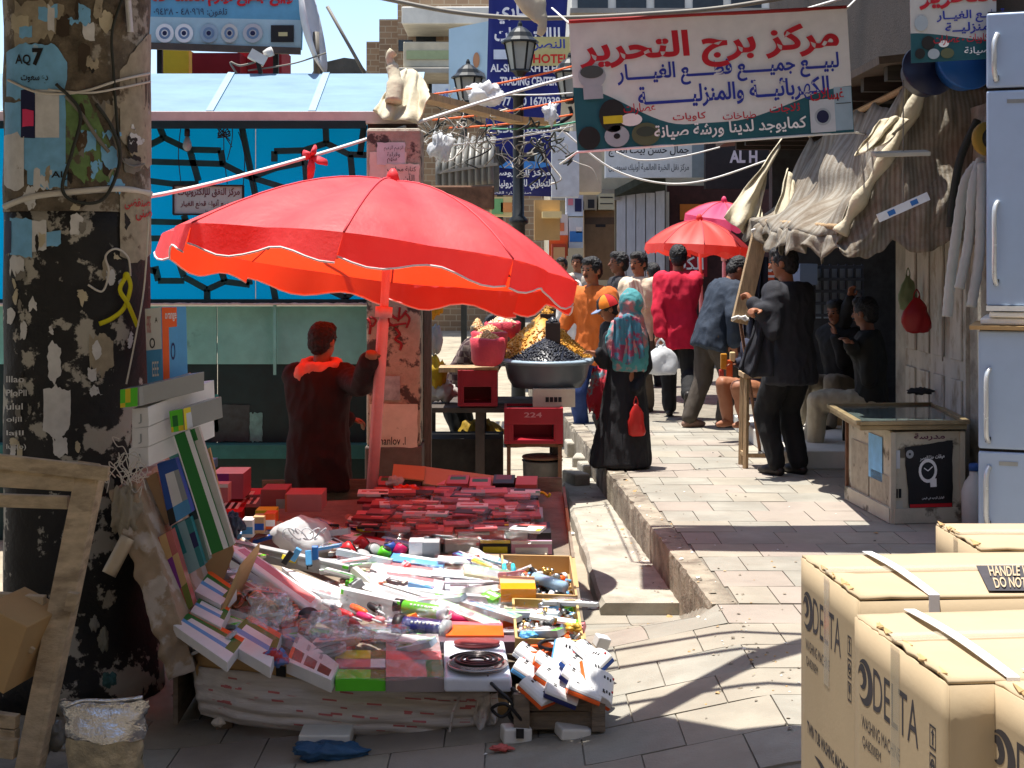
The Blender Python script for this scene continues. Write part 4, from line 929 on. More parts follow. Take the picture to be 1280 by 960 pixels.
artd(0.045, 0.9, 0.04, 0.09, M_black); artd(0.145, 0.9, 0.045, 0.085, M_st); artd(0.145, 0.9, 0.012, 0.022, M_ink, L_ + 0.004); artd(0.25, 0.9, 0.052, 0.09, C('print_olive', 90, 96, 70), L_ + 0.001); artd(0.25, 0.88, 0.035, 0.04, C('print_pan', 60, 70, 60), L_ + 0.004)
art(0.845, 0.72, 0.935, 0.985, C('print_washer', 190, 198, 205)); artd(0.89, 0.86, 0.03, 0.07, M_st, L_ + 0.003); artd(0.89, 0.86, 0.022, 0.052, M_pnavy, L_ + 0.005)
art(0.935, 0.63, 0.998, 0.98, C('print_fridge', 150, 175, 190)); art(0.94, 0.76, 0.995, 0.765, M_ink, L_ + 0.003); art(0.945, 0.68, 0.95, 0.74, M_ink, L_ + 0.003)
for i, (e, t) in enumerate(((q[0], P(690, 10, 11.2)), (q[1], P(1075, -6, 10.8)), (q[2], P(1085, 168, 10.9)), (q[3], P(700, 205, 11.4)))):
    b = MB(); b.tube([e, t], 0.007, 5); b.build('tie_cord', M_rope, big)

# ------------------------------------------------------------------ shops along the pavement: wall, eave, awning
WX = 2.93
M_dw = mat('shop_wall_grime', (0.32, 0.3, 0.25), 0.9, 0.3, 4, 0.4, 20, col2=(0.12, 0.1, 0.08), thr=0.58, scale2=3)
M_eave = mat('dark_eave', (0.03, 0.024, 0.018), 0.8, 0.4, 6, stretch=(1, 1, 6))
shop = thing('shop_building', 'dark shop building with open front and timber eave behind the awning', 'building', V(3.6, 11, 0))
b = MB(); b.box((WX + 0.2, 10.15, 1.3), (0.4, 2.3, 2.6)); b.build('wall', M_dw, shop)
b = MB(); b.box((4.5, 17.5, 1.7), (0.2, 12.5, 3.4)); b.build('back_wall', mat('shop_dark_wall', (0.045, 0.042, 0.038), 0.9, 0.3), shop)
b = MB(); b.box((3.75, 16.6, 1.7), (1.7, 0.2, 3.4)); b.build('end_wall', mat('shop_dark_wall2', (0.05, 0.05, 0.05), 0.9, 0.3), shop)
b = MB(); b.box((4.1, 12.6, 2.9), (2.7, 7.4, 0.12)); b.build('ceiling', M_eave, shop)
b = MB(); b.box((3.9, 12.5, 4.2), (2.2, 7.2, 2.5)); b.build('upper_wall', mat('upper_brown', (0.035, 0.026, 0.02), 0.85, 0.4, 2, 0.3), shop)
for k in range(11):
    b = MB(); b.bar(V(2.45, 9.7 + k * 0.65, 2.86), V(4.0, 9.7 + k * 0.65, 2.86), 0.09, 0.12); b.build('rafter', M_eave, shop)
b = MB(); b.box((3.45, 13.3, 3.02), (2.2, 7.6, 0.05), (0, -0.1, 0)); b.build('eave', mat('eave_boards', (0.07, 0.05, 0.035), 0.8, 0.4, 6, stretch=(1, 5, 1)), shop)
# old white doors in the wall
M_olddoor = mat('old_white_door', (0.42, 0.4, 0.35), 0.8, 0.2, 5, 0.3, 20, col2=(0.2, 0.16, 0.11), thr=0.6, scale2=7, stretch=(1, 1, 0.5))
dr = MB(); dr.box((WX - 0.01, 10.2, 1.02), (0.03, 1.45, 2.0)); dr = dr.build('door', M_olddoor, shop)
for yk in (9.65, 10.05, 10.4, 10.75):
    for zk, hk in ((0.5, 0.7), (1.4, 0.85)):
        b = MB(); b.box((WX - 0.032, yk, zk), (0.02, 0.24, hk)); b.build('door_panel', M_olddoor, dr, 0.008)
b = MB()
for k in range(12): b.tube([V(WX - 0.05, 9.9 + 0.012 * math.sin(j * 1.3 + k), 0.95 + 0.08 * j) if k == 0 else V(WX - 0.05, 9.55 + 0.11 * k, 0.98 + 0.075 * j) for j in range(12)], 0.006, 4) if k % 3 == 0 else None
b.build('grille', M_greyw, dr)
# back window with grid; the pane's pale blue stands in for light through it
s = thing('grid_shutter', 'pale grid window at the back of the dark shop, light painted into its pane', 'window', V(X(1045, 14.5), 14.5, Z(395, 14.5)))
b = MB(); front(b, 1008, 332, 1078, 398, 14.55, 0.04); b.build('pane', C('grid_pane', 150, 165, 185, rough=0.3), s)
for k in range(8):
    b = MB(); b.bar(P(1008 + k * 10, 330, 14.5), P(1008 + k * 10, 398, 14.5), 0.02, 0.03, (0, 1, 0)); b.build('bar', C('grid_bar', 60, 66, 76), s)
for k in range(5):
    b = MB(); b.bar(P(1006, 334 + k * 15, 14.47), P(1080, 334 + k * 15, 14.47), 0.03, 0.03, (0, 1, 0)); b.build('bar', C('grid_bar', 60, 66, 76), s)
s = crate_box('portrait_poster', 'poster of a man in a dark suit pinned inside the shop', 1000, 330, 1022, 356, 14.3, C('poster_bluegrey', 110, 125, 145), 'poster'); bust(px_quad(1000, 330, 1022, 356, 14.28), 0.5, 0.35, 0.9, 0.65, M_black, s) if s.type == 'EMPTY' else None
# awning: striped canvas
M_can = mat('striped_canvas', (0.3, 0.275, 0.23), 0.95, 0.2, 5, 0.4, 30, trans=0.12, tcol=(0.4, 0.34, 0.25), col2=(0.2, 0.165, 0.125), thr=0.54, soft=0.08, scale2=2.6)
def stripes(m, freq, axis=1, k=0.72):
    nt = m.node_tree; bsdf = nt.nodes['Principled BSDF']; l = bsdf.inputs['Base Color'].links[0]; src = l.from_socket
    uv = nt.nodes.new('ShaderNodeUVMap'); sx = nt.nodes.new('ShaderNodeSeparateXYZ'); nt.links.new(uv.outputs[0], sx.inputs[0])
    mm = nt.nodes.new('ShaderNodeMath'); mm.operation = 'MULTIPLY'; mm.inputs[1].default_value = freq; nt.links.new(sx.outputs[axis], mm.inputs[0])
    sn = nt.nodes.new('ShaderNodeMath'); sn.operation = 'SINE'; nt.links.new(mm.outputs[0], sn.inputs[0])
    gt = nt.nodes.new('ShaderNodeMapRange'); gt.inputs[1].default_value = -0.3; gt.inputs[2].default_value = 0.3; nt.links.new(sn.outputs[0], gt.inputs[0])
    mx = nt.nodes.new('ShaderNodeMix'); mx.data_type = 'RGBA'; mx.blend_type = 'MULTIPLY'; mx.inputs[7].default_value = (k, k * 0.93, k * 0.85, 1)
    nt.links.new(gt.outputs[0], mx.inputs[0]); nt.links.new(src, mx.inputs[6]); nt.links.new(mx.outputs[2], bsdf.inputs['Base Color'])
stripes(M_can, 210, 0, 0.74)
def canvas(name, fn, nu, nv, parent, m=None, solid=0.006):
    b = MB(); b.sheet(fn, nu, nv); o = b.build(name, m or M_can, parent, solid=solid)
    uv = o.data.uv_layers.new(name='uv')
    for poly in o.data.polygons:
        for li, vi in zip(poly.loop_indices, poly.vertices): uv.data[li].uv = ((vi % (nu + 1)) / nu, (vi // (nu + 1)) / nv)
    return o
awn = thing('shop_awning', 'big tattered striped canvas awning sagging over the shop front', 'awning', V(2.5, 11, 1.7))
A0, A1 = V(2.62, 9.45, 2.78), V(2.66, 13.2, 2.72)          # shop side, near and far
B0, B1 = V(2.12, 9.6, 1.82), V(2.08, 12.7, 1.95)           # street side
def awn_top(u, v):
    p = A0.lerp(A1, u).lerp(B0.lerp(B1, u), v)
    s_ = 0.2 * math.sin(PI * v) * (0.55 + 0.6 * noise.noise(V(u * 4, 0, 2))) + 0.11 * noise.noise(V(u * 7, v * 2.5, 4)) + .05 * (1 - abs(noise.noise(V(u * 14, v * 3, 7))) * 2)
    p.z -= s_ * 0.8; p.x += 0.16 * noise.noise(V(u * 5, v * 2.5, 1)) - 0.06 * noise.noise(V(u * 17, v, 3)) * v
    return p
canvas('roof_sheet', awn_top, 90, 24, awn)
def awn_val(u, v):
    p = awn_top(u, 1.0); k = abs(math.sin(u * PI * 6 + 2 * noise.noise(V(u * 5, 0, 1)))); n_ = noise.noise(V(u * 14, 2, 0)) + .6 * noise.noise(V(u * 45, 2, 0))
    L = 0.07 + 0.09 * k + 0.06 * n_
    p.z -= v * L; p.x += -0.03 * v + 0.035 * math.sin(u * 60) * v + 0.03 * noise.noise(V(u * 20, v * 2, 7)); p.y += 0.03 * noise.noise(V(u * 16, v, 3))
    return p
canvas('valance', awn_val, 110, 6, awn)
def awn_end(u, v):       # near end skirt hanging towards the viewer
    a = awn_top(0, 1 - u) if u < 1 else A0
    x = 2.1 + (3.05 - 2.1) * u
    tz = (B0.z + (A0.z - B0.z) * min(1, u / 0.46)) if u < 0.46 else A0.z - 0.05 * (u - 0.46)
    hz = 1.74 - 0.10 * abs(math.sin(u * PI * 2.6 + 0.3)) + 0.1 * u - 0.03 * noise.noise(V(u * 12, 0, 0))
    y = 9.46 + 0.12 * (1 - u) - 0.2 * v * (0.6 + 0.4 * u) + 0.07 * noise.noise(V(u * 9, v * .8, 5)) * (.4 + v) + 0.09 * noise.noise(V(u * 4, v * 2.4, 0)) + .035 * (1 - abs(noise.noise(V(u * 8 + v * 3, v * 4, 3))) * 2)
    return V(x, y, tz + (hz - tz) * v - 0.02)
canvas('end_skirt', awn_end, 60, 30, awn)
b = MB(); b.tube(spline([A0 + V(0.02, -.03, 0.01), A0.lerp(B0, 0.35) + V(0.03, -.04, -.03), A0.lerp(B0, 0.7) + V(-.01, -.05, -.05), B0 + V(0, -.04, -.02)], 8), [0.05 - 0.02 * math.sin(k) for k in range(25)], 8, flat=0.7); b.build('rolled_edge', M_rag, awn)
drape('torn_flap', None, None, [(980, 170), (972, 186), (962, 206), (950, 226), (938, 246)], [(905, 272), (920, 284), (938, 296), (952, 300), (962, 292)], 12.9, 12.4, M_rag, 0.06, 3, parent=awn)
drape('torn_flap', None, None, [(985, 210), (992, 226), (998, 240)], [(962, 292), (988, 300), (1003, 308)], 12.6, 12.2, M_rag, 0.05, 2, parent=awn)
drape('torn_flap', None, None, [(1100, 150), (1120, 145), (1136, 150)], [(1068, 196), (1086, 188), (1110, 178)], 9.4, 9.3, M_rag, 0.04, 2, parent=awn)
b = MB(); b.tube([A0, A1], 0.025, 8); b.build('ridge_pole', M_wood, awn); b = MB(); b.tube([B0 + V(0.02, 0, 0.02), B1], 0.02, 8); b.build('front_pole', M_wood, awn)
s = thing('timber_prop', 'pale leaning timber prop tied under the far awning corner', 'post', V(X(938, 12.2), 12.2, 0))
b = MB(); b.bar(P(951, 290, 12.2), P(924, 404, 12.2), 0.13, 0.09, (0, 1, 0)); b.build('plank', M_wood, s, 0.004)
b = MB(); b.tube([P(925, 400, 12.25), V(X(950, 12.5), 12.5, 0.0)], 0.014, 8); b.build('foot', M_rust, s)
for (x, y) in ((950, 288), (925, 398)):
    b = MB(); b.tube([P(x + 11 * math.cos(a * .9), y + 3 * math.sin(a * 2.1), 12.2 - 0.06 * math.sin(a * .9) * 0 - 0.07) for a in range(10)], 0.011, 5); b.build('cord', M_rope, s)
# ------------------------------------------------------------------ washing machine cartons
M_ctn = mat('carton_kraft', (0.44, 0.34, 0.215), 0.85, 0.05, 2.5, 0.04, 90, col2=(0.405, 0.31, 0.19), thr=0.6, soft=.15, scale2=3)
M_ctn_ink = mat('carton_ink', (0.05, 0.045, 0.05), 0.7, 0.2)
M_strap = C('white_strap', 235, 236, 240, rough=0.4)
M_tape = mat('clear_tape', (0.62, 0.55, 0.42), 0.15, 0.05, alpha=0.45)
BT = 0.9      # carton top height
def carton(label, corners, h, prints=True, strap=True, strap_u=0.3):
    """corners: plan outline far-left, near-left, near-right, far-right"""
    fl, nl, nr, fr = [V(x, y, BT) for x, y in corners]
    t = thing('washing_machine_carton', label, 'carton', ((fl + nr) / 2).xy.to_3d(), group='washing machine cartons')
    g = 0.004
    # body: walls with a slightly bowed side
    def wall(a, c, name, bow=0.0):
        n = (c - a).cross(V(0, 0, 1)).normalized()
        b = MB(); b.sheet(lambda u, v: a.lerp(c, u) + n * (bow * math.sin(PI * u) * math.sin(PI * min(1, v * 1.2)) + 0.0) - V(0, 0, v * (BT - 0.0)), 14, 14)
        return b.build(name, M_ctn, t, solid=0.006)
    wl = wall(fl, nl, 'side_wall'); wf = wall(nl, nr, 'front_wall'); wall(nr, fr, 'side_wall'); wall(fr, fl, 'back_wall')
    # two top flaps meeting at a seam, edges crushed
    for k, (a, c, d, e) in enumerate(((fl, nl, None, None), (0, 0, 0, 0))):
        pass
    ml, mr_ = fl.lerp(nl, 0.42), fr.lerp(nr, 0.42)
    def flap(a, c, d, e, lift):
        b = MB()
        def fn(u, v):
            p = a.lerp(c, u).lerp(e.lerp(d, u), v); k = 0.012 * max(0, noise.noise(V(p.x * 16, p.y * 16, 2))) * math.exp(-u * 10)
            p.z += lift + k + 0.0025 * noise.noise(V(p.x * 5, p.y * 5, 0)); p.x += 0.006 * noise.noise(V(p.y * 40, 1, 0)) * (u < 0.01); return p
        b.sheet(fn, 24, 10); return b.build('top_flap', M_ctn, t, solid=0.007)
    flap(fl, fr, mr_, ml, 0.002); flap(ml, mr_, nr, nl, 0.005)
    b = MB(); b.sheet(lambda u, v: (ml + V(0, .03 - .06 * v, .0125 + .001 * noise.noise(V(u * 30, v * 4, 0)))).lerp(mr_ + V(0, .03 - .06 * v, .0125), u), 20, 2); b.build('seam_tape', M_tape, t)
    # torn paper fibres along the left top edge
    for k in range(7):
        p = fl.lerp(nl, R.uniform(0.05, 0.95)) + V(R.uniform(-.004, 0.006), 0, 0.009); b = MB()
        b.prism([p, p + V(R.uniform(0.004, 0.014), R.uniform(0.02, 0.06), 0.003), p + V(R.uniform(0.004, 0.012), R.uniform(-0.03, 0.0), 0.006)], (0, 0, -0.003)); b.build('torn_edge', M_card, t)
    if prints:
        q = [fl, nl, nl - V(0, 0, BT), fl - V(0, 0, BT)]; L = 0.0035
        qq = off_quad(q, L)
        def strip(u0, v0, u1, v1, s_, bold=0.0): text(s_, sub_quad(q, u0, v0, u1, v1), M_ctn_ink, t, bold, lift=L, step=0)
        strip(0.23, 0.085, 0.72, 0.18, 'DELTA'); strip(0.09, 0.215, 0.53, 0.245, 'WASHING MACHINE'); strip(0.1, 0.262, 0.32, 0.29, 'QA8200EM')
        strip(0.12, 0.44, 0.84, 0.475, 'TWIN TUB WASHING MACHINE', 0.02)
        # round emblem: a disc cut by two crescents
        W, H = (nl - fl).length, BT
        cu, cv = 0.13, 0.135; r = 0.045
        def arc(r0, r1, a0, a1, ox=0.0, oy=0.0, n=18):
            b = MB(); vs = []
            for k in range(n + 1):
                a = a0 + (a1 - a0) * k / n; w = math.sin(PI * k / n)
                for rr in (r0 + (r1 - r0) * (1 - w), r1): vs.append(sub_quad(qq, cu + (ox + rr * math.cos(a)) / W, cv - (oy + rr * math.sin(a)) / H, 0, 0)[0])
            b.add(vs, [(2 * k, 2 * k + 1, 2 * k + 3, 2 * k + 2) for k in range(n)]); b.build('emblem', M_ctn_ink, t)
        arc(0.020, 0.048, -2.4, 2.4); arc(0.0, 0.026, -2.2, 3.2, -0.016, 0.008)
        b = MB(); vs = []
        for k in range(25):
            u = k / 24; c = sub_quad(qq, 0.26 + 0.58 * u, 0.545 + 0.03 * math.cos(u * PI) * -1 + 0.05 * u - 0.02 * math.sin(PI * u), 0, 0)[0]; w = 0.012 * math.sin(PI * min(1, u * 1.05)) + 0.0005
            vs += [c + V(0, 0, w), c - V(0, 0, w)]
        b.add(vs, [(2 * k, 2 * k + 1, 2 * k + 3, 2 * k + 2) for k in range(24)]); b.build('swoosh', M_ctn_ink, t)
        for k in range(3):      # handling symbols in frames
            v0 = 0.105 + k * 0.058
            for (a0, b0, a1, b1) in ((0.83, v0, 0.836, v0 + 0.048), (0.884, v0, 0.89, v0 + 0.048), (0.83, v0, 0.89, v0 + 0.004), (0.83, v0 + 0.044, 0.89, v0 + 0.048)): patch(q, a0, b0, a1, b1, M_ctn_ink, t, 'symbol_frame', L)
            if k == 0: patch(q, 0.853, v0 + 0.016, 0.867, v0 + 0.04, M_ctn_ink, t, 'symbol', L); b = MB(); b.add(sub_quad(qq, 0.843, v0 + 0.018, 0.877, v0 + 0.018)[:2] + [sub_quad(qq, 0.86, v0 + 0.006, 0, 0)[0]], [(0, 1, 2)]); b.build('symbol', M_ctn_ink, t)
            elif k == 1: disc(q, 0.86, v0 + 0.024, 0.02, 0.014, M_ctn_ink, t, 'symbol', L, ring=0.6); patch(q, 0.842, v0 + 0.02, 0.878, v0 + 0.027, M_ctn_ink, t, 'symbol', L + 0.001)
            else: patch(q, 0.845, v0 + 0.008, 0.876, v0 + 0.026, M_ctn_ink, t, 'symbol', L); patch(q, 0.857, v0 + 0.026, 0.863, v0 + 0.042, M_ctn_ink, t, 'symbol', L)
        b = MB(); b.add(sub_quad(off_quad(q, L + 0.0005), 0.43, 0.0, 0.53, 0.29), [(0, 1, 2, 3)]); b.build('tape', M_tape, t)
    if strap:
        a = fl.lerp(fr, strap_u) + V(0, 0.0, 0.013); c = nl.lerp(nr, strap_u) + V(0, -0.006, 0.013); w = V(0.024, 0, 0)
        b = MB(); n = 16; vs = []
        for k in range(n + 1):
            p = a.lerp(c, k / n) + V(0, 0, 0.008 * math.sin(PI * k / n)); vs += [p - w / 2, p + w / 2]
        p = c + V(0, -0.004, -0.4); vs += [p - w / 2, p + w / 2]
        b.add(vs, [(2 * k, 2 * k + 1, 2 * k + 3, 2 * k + 2) for k in range(n + 1)]); b.build('strap', M_strap, t, solid=0.002)
    return t, (fl, nl, nr, fr)
def drop(p, hb): return p
hb = CZ - BT
def plan(px, py):
    d = F * hb / (py - HZ); return (X(px, d), d)
c1 = (plan(1003, 697), plan(1075, 752)); c2 = (plan(1070, 771), plan(1187, 857)); c3 = (plan(1232, 848), (0.955, 2.2)); c4 = (plan(1171, 657), plan(1226, 690))
def rect(cc, w):
    (x0, y0), (x1, y1) = cc; dx, dy = x0 - x1, y0 - y1; L = math.hypot(dx, dy); nx, ny = dy / L, -dx / L
    return [(x0, y0), (x1, y1), (x1 + nx * w, y1 + ny * w), (x0 + nx * w, y0 + ny * w)]
t1, k1 = carton('washing machine carton behind the front pair, nearest the pavement shadow', rect(c1, 0.84), BT, strap_u=0.2)
q = [k1[0].lerp(k1[3], 0.42), k1[3], k1[2], k1[1].lerp(k1[2], 0.42)]
lab = [P(1220, 713, 3.62), P(1330, 708, 3.62), P(1330, 731, 3.35), P(1236, 729, 3.35)]
lq = []
for p in lab: lq.append(V(p.x, p.y, BT + 0.0135))
b = MB(); b.add(lq, [(0, 3, 2, 1)]); b.build('label', M_ctn_ink, t1)
text('HANDLE WITH CARE', [lq[0].lerp(lq[1], 0.1) + V(0, -.02, 0), lq[1] + V(0, -.02, 0), lq[1].lerp(lq[2], .5), lq[0].lerp(lq[3], .5).lerp(lq[1].lerp(lq[2], .5), .1)], M_ctn, t1, lift=0.003)
text('DO NOT TURN UP', [lq[0].lerp(lq[3], .55).lerp(lq[1].lerp(lq[2], .55), .12), lq[1].lerp(lq[2], .55), lq[2] + V(0, .015, 0), lq[3].lerp(lq[2], .12) + V(0, .015, 0)], M_ctn, t1, lift=0.003)
t2, k2 = carton('washing machine carton at the front with dark logo and white strap across its top', rect(c2, 0.84), BT, strap_u=0.14)
t3, k3 = carton('nearest washing machine carton, cut off by the picture edge', rect(c3, 0.84), BT, strap_u=0.1)
t4, k4 = carton('washing machine carton in the back row below the fridges', rect(c4, 0.84), BT, strap=False)

# ------------------------------------------------------------------ stacked fridges
M_fr = C('fridge_pale_blue', 158, 178, 205, rough=0.35, var=0.03, coat=0.2); M_frw = C('fridge_white_trim', 225, 226, 222, rough=0.4)
def fridge(label, px, d, z0, z1, split, group='stacked fridges'):
    x0 = X(px, d); w = 0.56; t = thing('fridge', label, 'fridge', V(x0, d, z0), group=group)
    b = MB(); b.box((x0 + w / 2, d + 0.32, (z0 + z1) / 2), (w - 0.01, 0.54, z1 - z0 - 0.004)); b.build('cabinet', C('fridge_side', 168, 184, 205, rough=0.4, var=0.03), t, 0.012)
    for (a, c) in ((z0 + 0.03, split - 0.008), (split + 0.008, z1 - 0.004)):
        b = MB(); b.box((x0 + w / 2, d + 0.02, (a + c) / 2), (w, 0.055, c - a)); dd = b.build('door', M_fr, t, 0.012, 3)
        # moulded handle beside the edge
        hh = min(0.62 * (c - a), 0.46); top = a + 0.12 + hh if c == split - 0.008 else a + 0.04 + hh
        xh = x0 + 0.045
        b = MB(); b.tube(spline([V(xh + 0.015, d - 0.01, top), V(xh, d - 0.045, top - 0.05), V(xh, d - 0.055, top - hh * 0.5), V(xh, d - 0.045, top - hh + 0.05), V(xh + 0.01, d - 0.01, top - hh)], 5), 0.017, 8, flat=0.8); b.build('handle', C('handle_silver', 200, 205, 208, rough=0.25, metal=0.4), dd)
        b = MB(); b.box((xh + 0.008, d - 0.012, top - hh + 0.012), (0.03, 0.012, 0.03)); b.build('handle_foot', M_dark, dd)
    b = MB(); b.box((x0 + w / 2, d + 0.03, z0 + 0.014), (w, 0.1, 0.028)); b.build('plinth', M_frw, t)
    for zz in (split, z1 - .002): MB().box((x0 + w / 2, d + 0.046, zz), (w - .012, .05, .02)).build('door_seal', M_dark, t)
    MB().box((x0 + .16, d - .009, split - .07), (.1, .004, .022)).build('badge', C('badge_steel', 150, 155, 160, metal=.6, rough=.3), t)
    MB().box((x0 + .4, d - .009, split - .3), (.09, .003, .12)).build('energy_label', C('label_yellow', 190, 185, 120), t)
    t.rotation_euler.z = -0.36
    return t
fd = 8.3
zt = Z(412, fd)
fridge('lower pale blue fridge standing on the pavement behind the cartons', 1223, fd, 0.0, zt, Z(562, fd))
s = MB(); s.box((X(1223, fd) + 0.36, fd + 0.18, zt + 0.012), (0.64, 0.66, 0.022), (0, 0, -0.36)); tag(s.build('cardboard_sheet', M_card), 'flattened cardboard sheet lying between the two fridges', 'cardboard')
z2 = zt + 0.026
s = thing('foam_packing', 'white foam packing pad under the upper fridge', 'foam packing', V(X(1230, fd), fd, z2))
b = MB(); b.box((X(1230, fd) + 0.28, fd + 0.3, z2 + 0.02), (0.6, 0.58, 0.038)); b.build('pad', M_frw, s, 0.01); b = MB(); b.box((X(1236, fd) + .28, fd + 0.27, z2 + 0.058), (0.56, 0.55, 0.03)); b.build('rim', M_frw, s, 0.008); s.rotation_euler.z = -0.36
fridge('upper pale blue fridge stacked on the lower one', 1233, fd, z2 + 0.08, z2 + 1.75, Z(112, fd))

# ------------------------------------------------------------------ glass-topped counter
M_cnt = mat('counter_old_white', (0.48, 0.44, 0.34), 0.8, 0.15, 4, 0.3, 25, col2=(0.13, 0.11, 0.08), thr=0.6, soft=0.03, scale2=4.5, detail=9)
M_frame = mat('counter_gold_frame', (0.34, 0.26, 0.14), 0.4, 0.3, 6, metal=0.4)
CD = 9.15
cnt = thing('display_counter', 'shabby white counter with glass top and a black watch poster', 'counter', V(X(1150, CD), CD + 0.3, 0))
xl, xr = X(1116, CD), X(1206, CD); zt = Z(540, CD)
fl_, nl_, nr_, fr_ = V(X(1060, 10.05), 10.05, 0), V(xl, CD, 0), V(xr, CD + 0.06, 0), V(xr + 0.06, 10.1, 0)
for a, c, nm in ((fl_, nl_, 'side_panel'), (nl_, nr_, 'front_panel'), (nr_, fr_, 'side_panel'), (fr_, fl_, 'back_panel')):
    b = MB(); n_ = (c - a).cross(V(0, 0, 1)).normalized() * -0.02; b.qbox([a + V(0, 0, zt), c + V(0, 0, zt), c + V(0, 0, 0.02), a + V(0, 0, 0.02)], n_); b.build(nm, M_cnt, cnt, 0.004)
for p in (fl_, nl_, nr_, fr_):
    b = MB(); b.box(p + V(0, 0, zt / 2), (0.035, 0.035, zt)); b.build('leg', M_rust if p is fl_ else M_cnt, cnt, 0.004)
for a, c in ((fl_, nl_), (nl_, nr_)):
    b = MB(); b.bar(a + V(0, -.004, 0.05), c + V(0, -.004, 0.05), 0.05, 0.09, (0, 0, 1)); b.build('bottom_rail', M_cnt, cnt)
tp = [P(1037, 505, 10.15), P(1075, 522, 9.1), P(1209, 512, 9.16), P(1166, 494, 10.25)]
tz = zt + 0.06
tp = [V(p.x, p.y, tz) for p in tp]
b = MB(); b.prism([p + V(0, 0, -0.045) for p in tp], (0, 0, 0.03)); b.build('top_tray', M_frame, cnt, 0.004)
b = MB(); c_ = sum(tp, V(0, 0, 0)) / 4; b.prism([c_.lerp(p, 0.93) + V(0, 0, -0.012) for p in tp], (0, 0, 0.008)); b.build('glass', mat('counter_glass', (0.1, 0.13, 0.12), 0.06, 0.2, spec=0.8), cnt)
for k in range(4):
    b = MB(); b.bar(tp[k], tp[(k + 1) % 4], 0.04, 0.025, (0, 0, 1)); b.build('frame_rail', M_frame, cnt, 0.004)
q = [nl_ + V(0, 0, zt), nr_ + V(0, 0, zt), nr_, nl_]
pq = off_quad(sub_quad(q, 0.16, 0.1, 0.86, 0.83), 0.006); pq[0].z -= 0.04; pq[3] = pq[3] + V(0.03, 0, 0)
pst = MB(); pst.sheet(lambda u, v: sub_quad(pq, u, v, 0, 0)[0] + V(0.006 * noise.noise(V(v * 5, 0, 0)), 0, 0.01 * noise.noise(V(u * 5, 3, 0)) * (1 - v)), 10, 10); pst = pst.build('poster', M_black, cnt)
b = MB(); b.add(off_quad(sub_quad(pq, 0.02, 0.94, 0.98, 0.995), 0.003), [(0, 1, 2, 3)]); b.build('red_band', M_red, pst)
disc(pq, 0.46, 0.42, 0.2, 0.19, M_wh, pst, 'printed_watch', 0.003, ring=0.72); disc(pq, 0.46, 0.42, 0.14, 0.13, C('watch_dial', 30, 34, 40), pst, 'printed_watch', 0.004)
b = MB(); b.bar(sub_quad(off_quad(pq, .005), .46, .42, 0, 0)[0], sub_quad(off_quad(pq, .005), .56, .36, 0, 0)[0], .006, .002, (0, 1, 0)); b.bar(sub_quad(off_quad(pq, .005), .46, .42, 0, 0)[0], sub_quad(off_quad(pq, .005), .38, .37, 0, 0)[0], .006, .002, (0, 1, 0)); b.build('printed_hands', M_wh, pst)
patch(pq, 0.5, 0.55, 0.64, 0.68, M_wh, pst, 'printed_strap', 0.003); disc(pq, 0.1, 0.12, 0.08, 0.07, C('poster_emblem', 150, 155, 160), pst, 'printed_emblem', 0.003, ring=0.3)
text('ميقات هذا العصر', sub_quad(pq, 0.3, 0.18, 0.82, 0.26), M_wh, pst, 0.02, lift=0.004); text('الوكيل الوحيد في اليمن', sub_quad(pq, 0.3, 0.83, 0.8, 0.88), M_wh, pst, 0.01, lift=0.004)
for (u0, v0, u1, v1, m) in ((0.03, 0.62, 0.07, 0.72, M_ink), (0.08, 0.62, 0.12, 0.72, M_ink), (0.02, 0.2, 0.1, 0.4, C('counter_scrap', 190, 195, 200)), (0.03, 0.75, 0.14, 0.85, C('counter_scrap2', 175, 175, 165))): patch(q, u0, v0, u1, v1, m, cnt, 'sticker', 0.004)
q2 = [fl_ + V(0, 0, zt), nl_ + V(0, 0, zt), nl_, fl_]
for (u0, v0, u1, v1, m) in ((0.1, 0.25, 0.5, 0.85, M_ptan), (0.5, 0.1, 0.8, 0.6, M_pblue), (0.55, 0.5, 0.95, 0.85, M_ptan)): patch(q2, u0, v0, u1, v1, m, cnt, 'torn_poster', 0.006)
text('مدرسة', sub_quad(q, 0.3, 0.02, 0.75, 0.1), C('counter_purple', 90, 30, 70), cnt, 0.02, lift=0.004)
rag('cloth_bundle', 'small dark cloth left on the counter top', 'cloth', 1150, 489, 10.1, 34, 10, M_dark, 4, 0.6)
s = thing('water_jug', 'pale plastic jug standing between counter and fridge', 'jug', V(X(1216, 9.0), 9.0, 0))
b = MB(); b.lathe([(0.06, 0), (0.075, 0.02), (0.078, 0.22), (0.06, 0.28), (0.03, 0.32), (0.03, 0.35)], V(X(1218, 9.0), 9.0, 0), 14); b.build('body', C('jug_white', 195, 198, 195, trans=0.2), s); b = MB(); b.lathe([(0.034, 0.35), (0.034, 0.39), (0.02, 0.395)], V(X(1218, 9.0), 9.0, 0), 12); b.build('cap', C('cap_blue', 30, 70, 130), s)

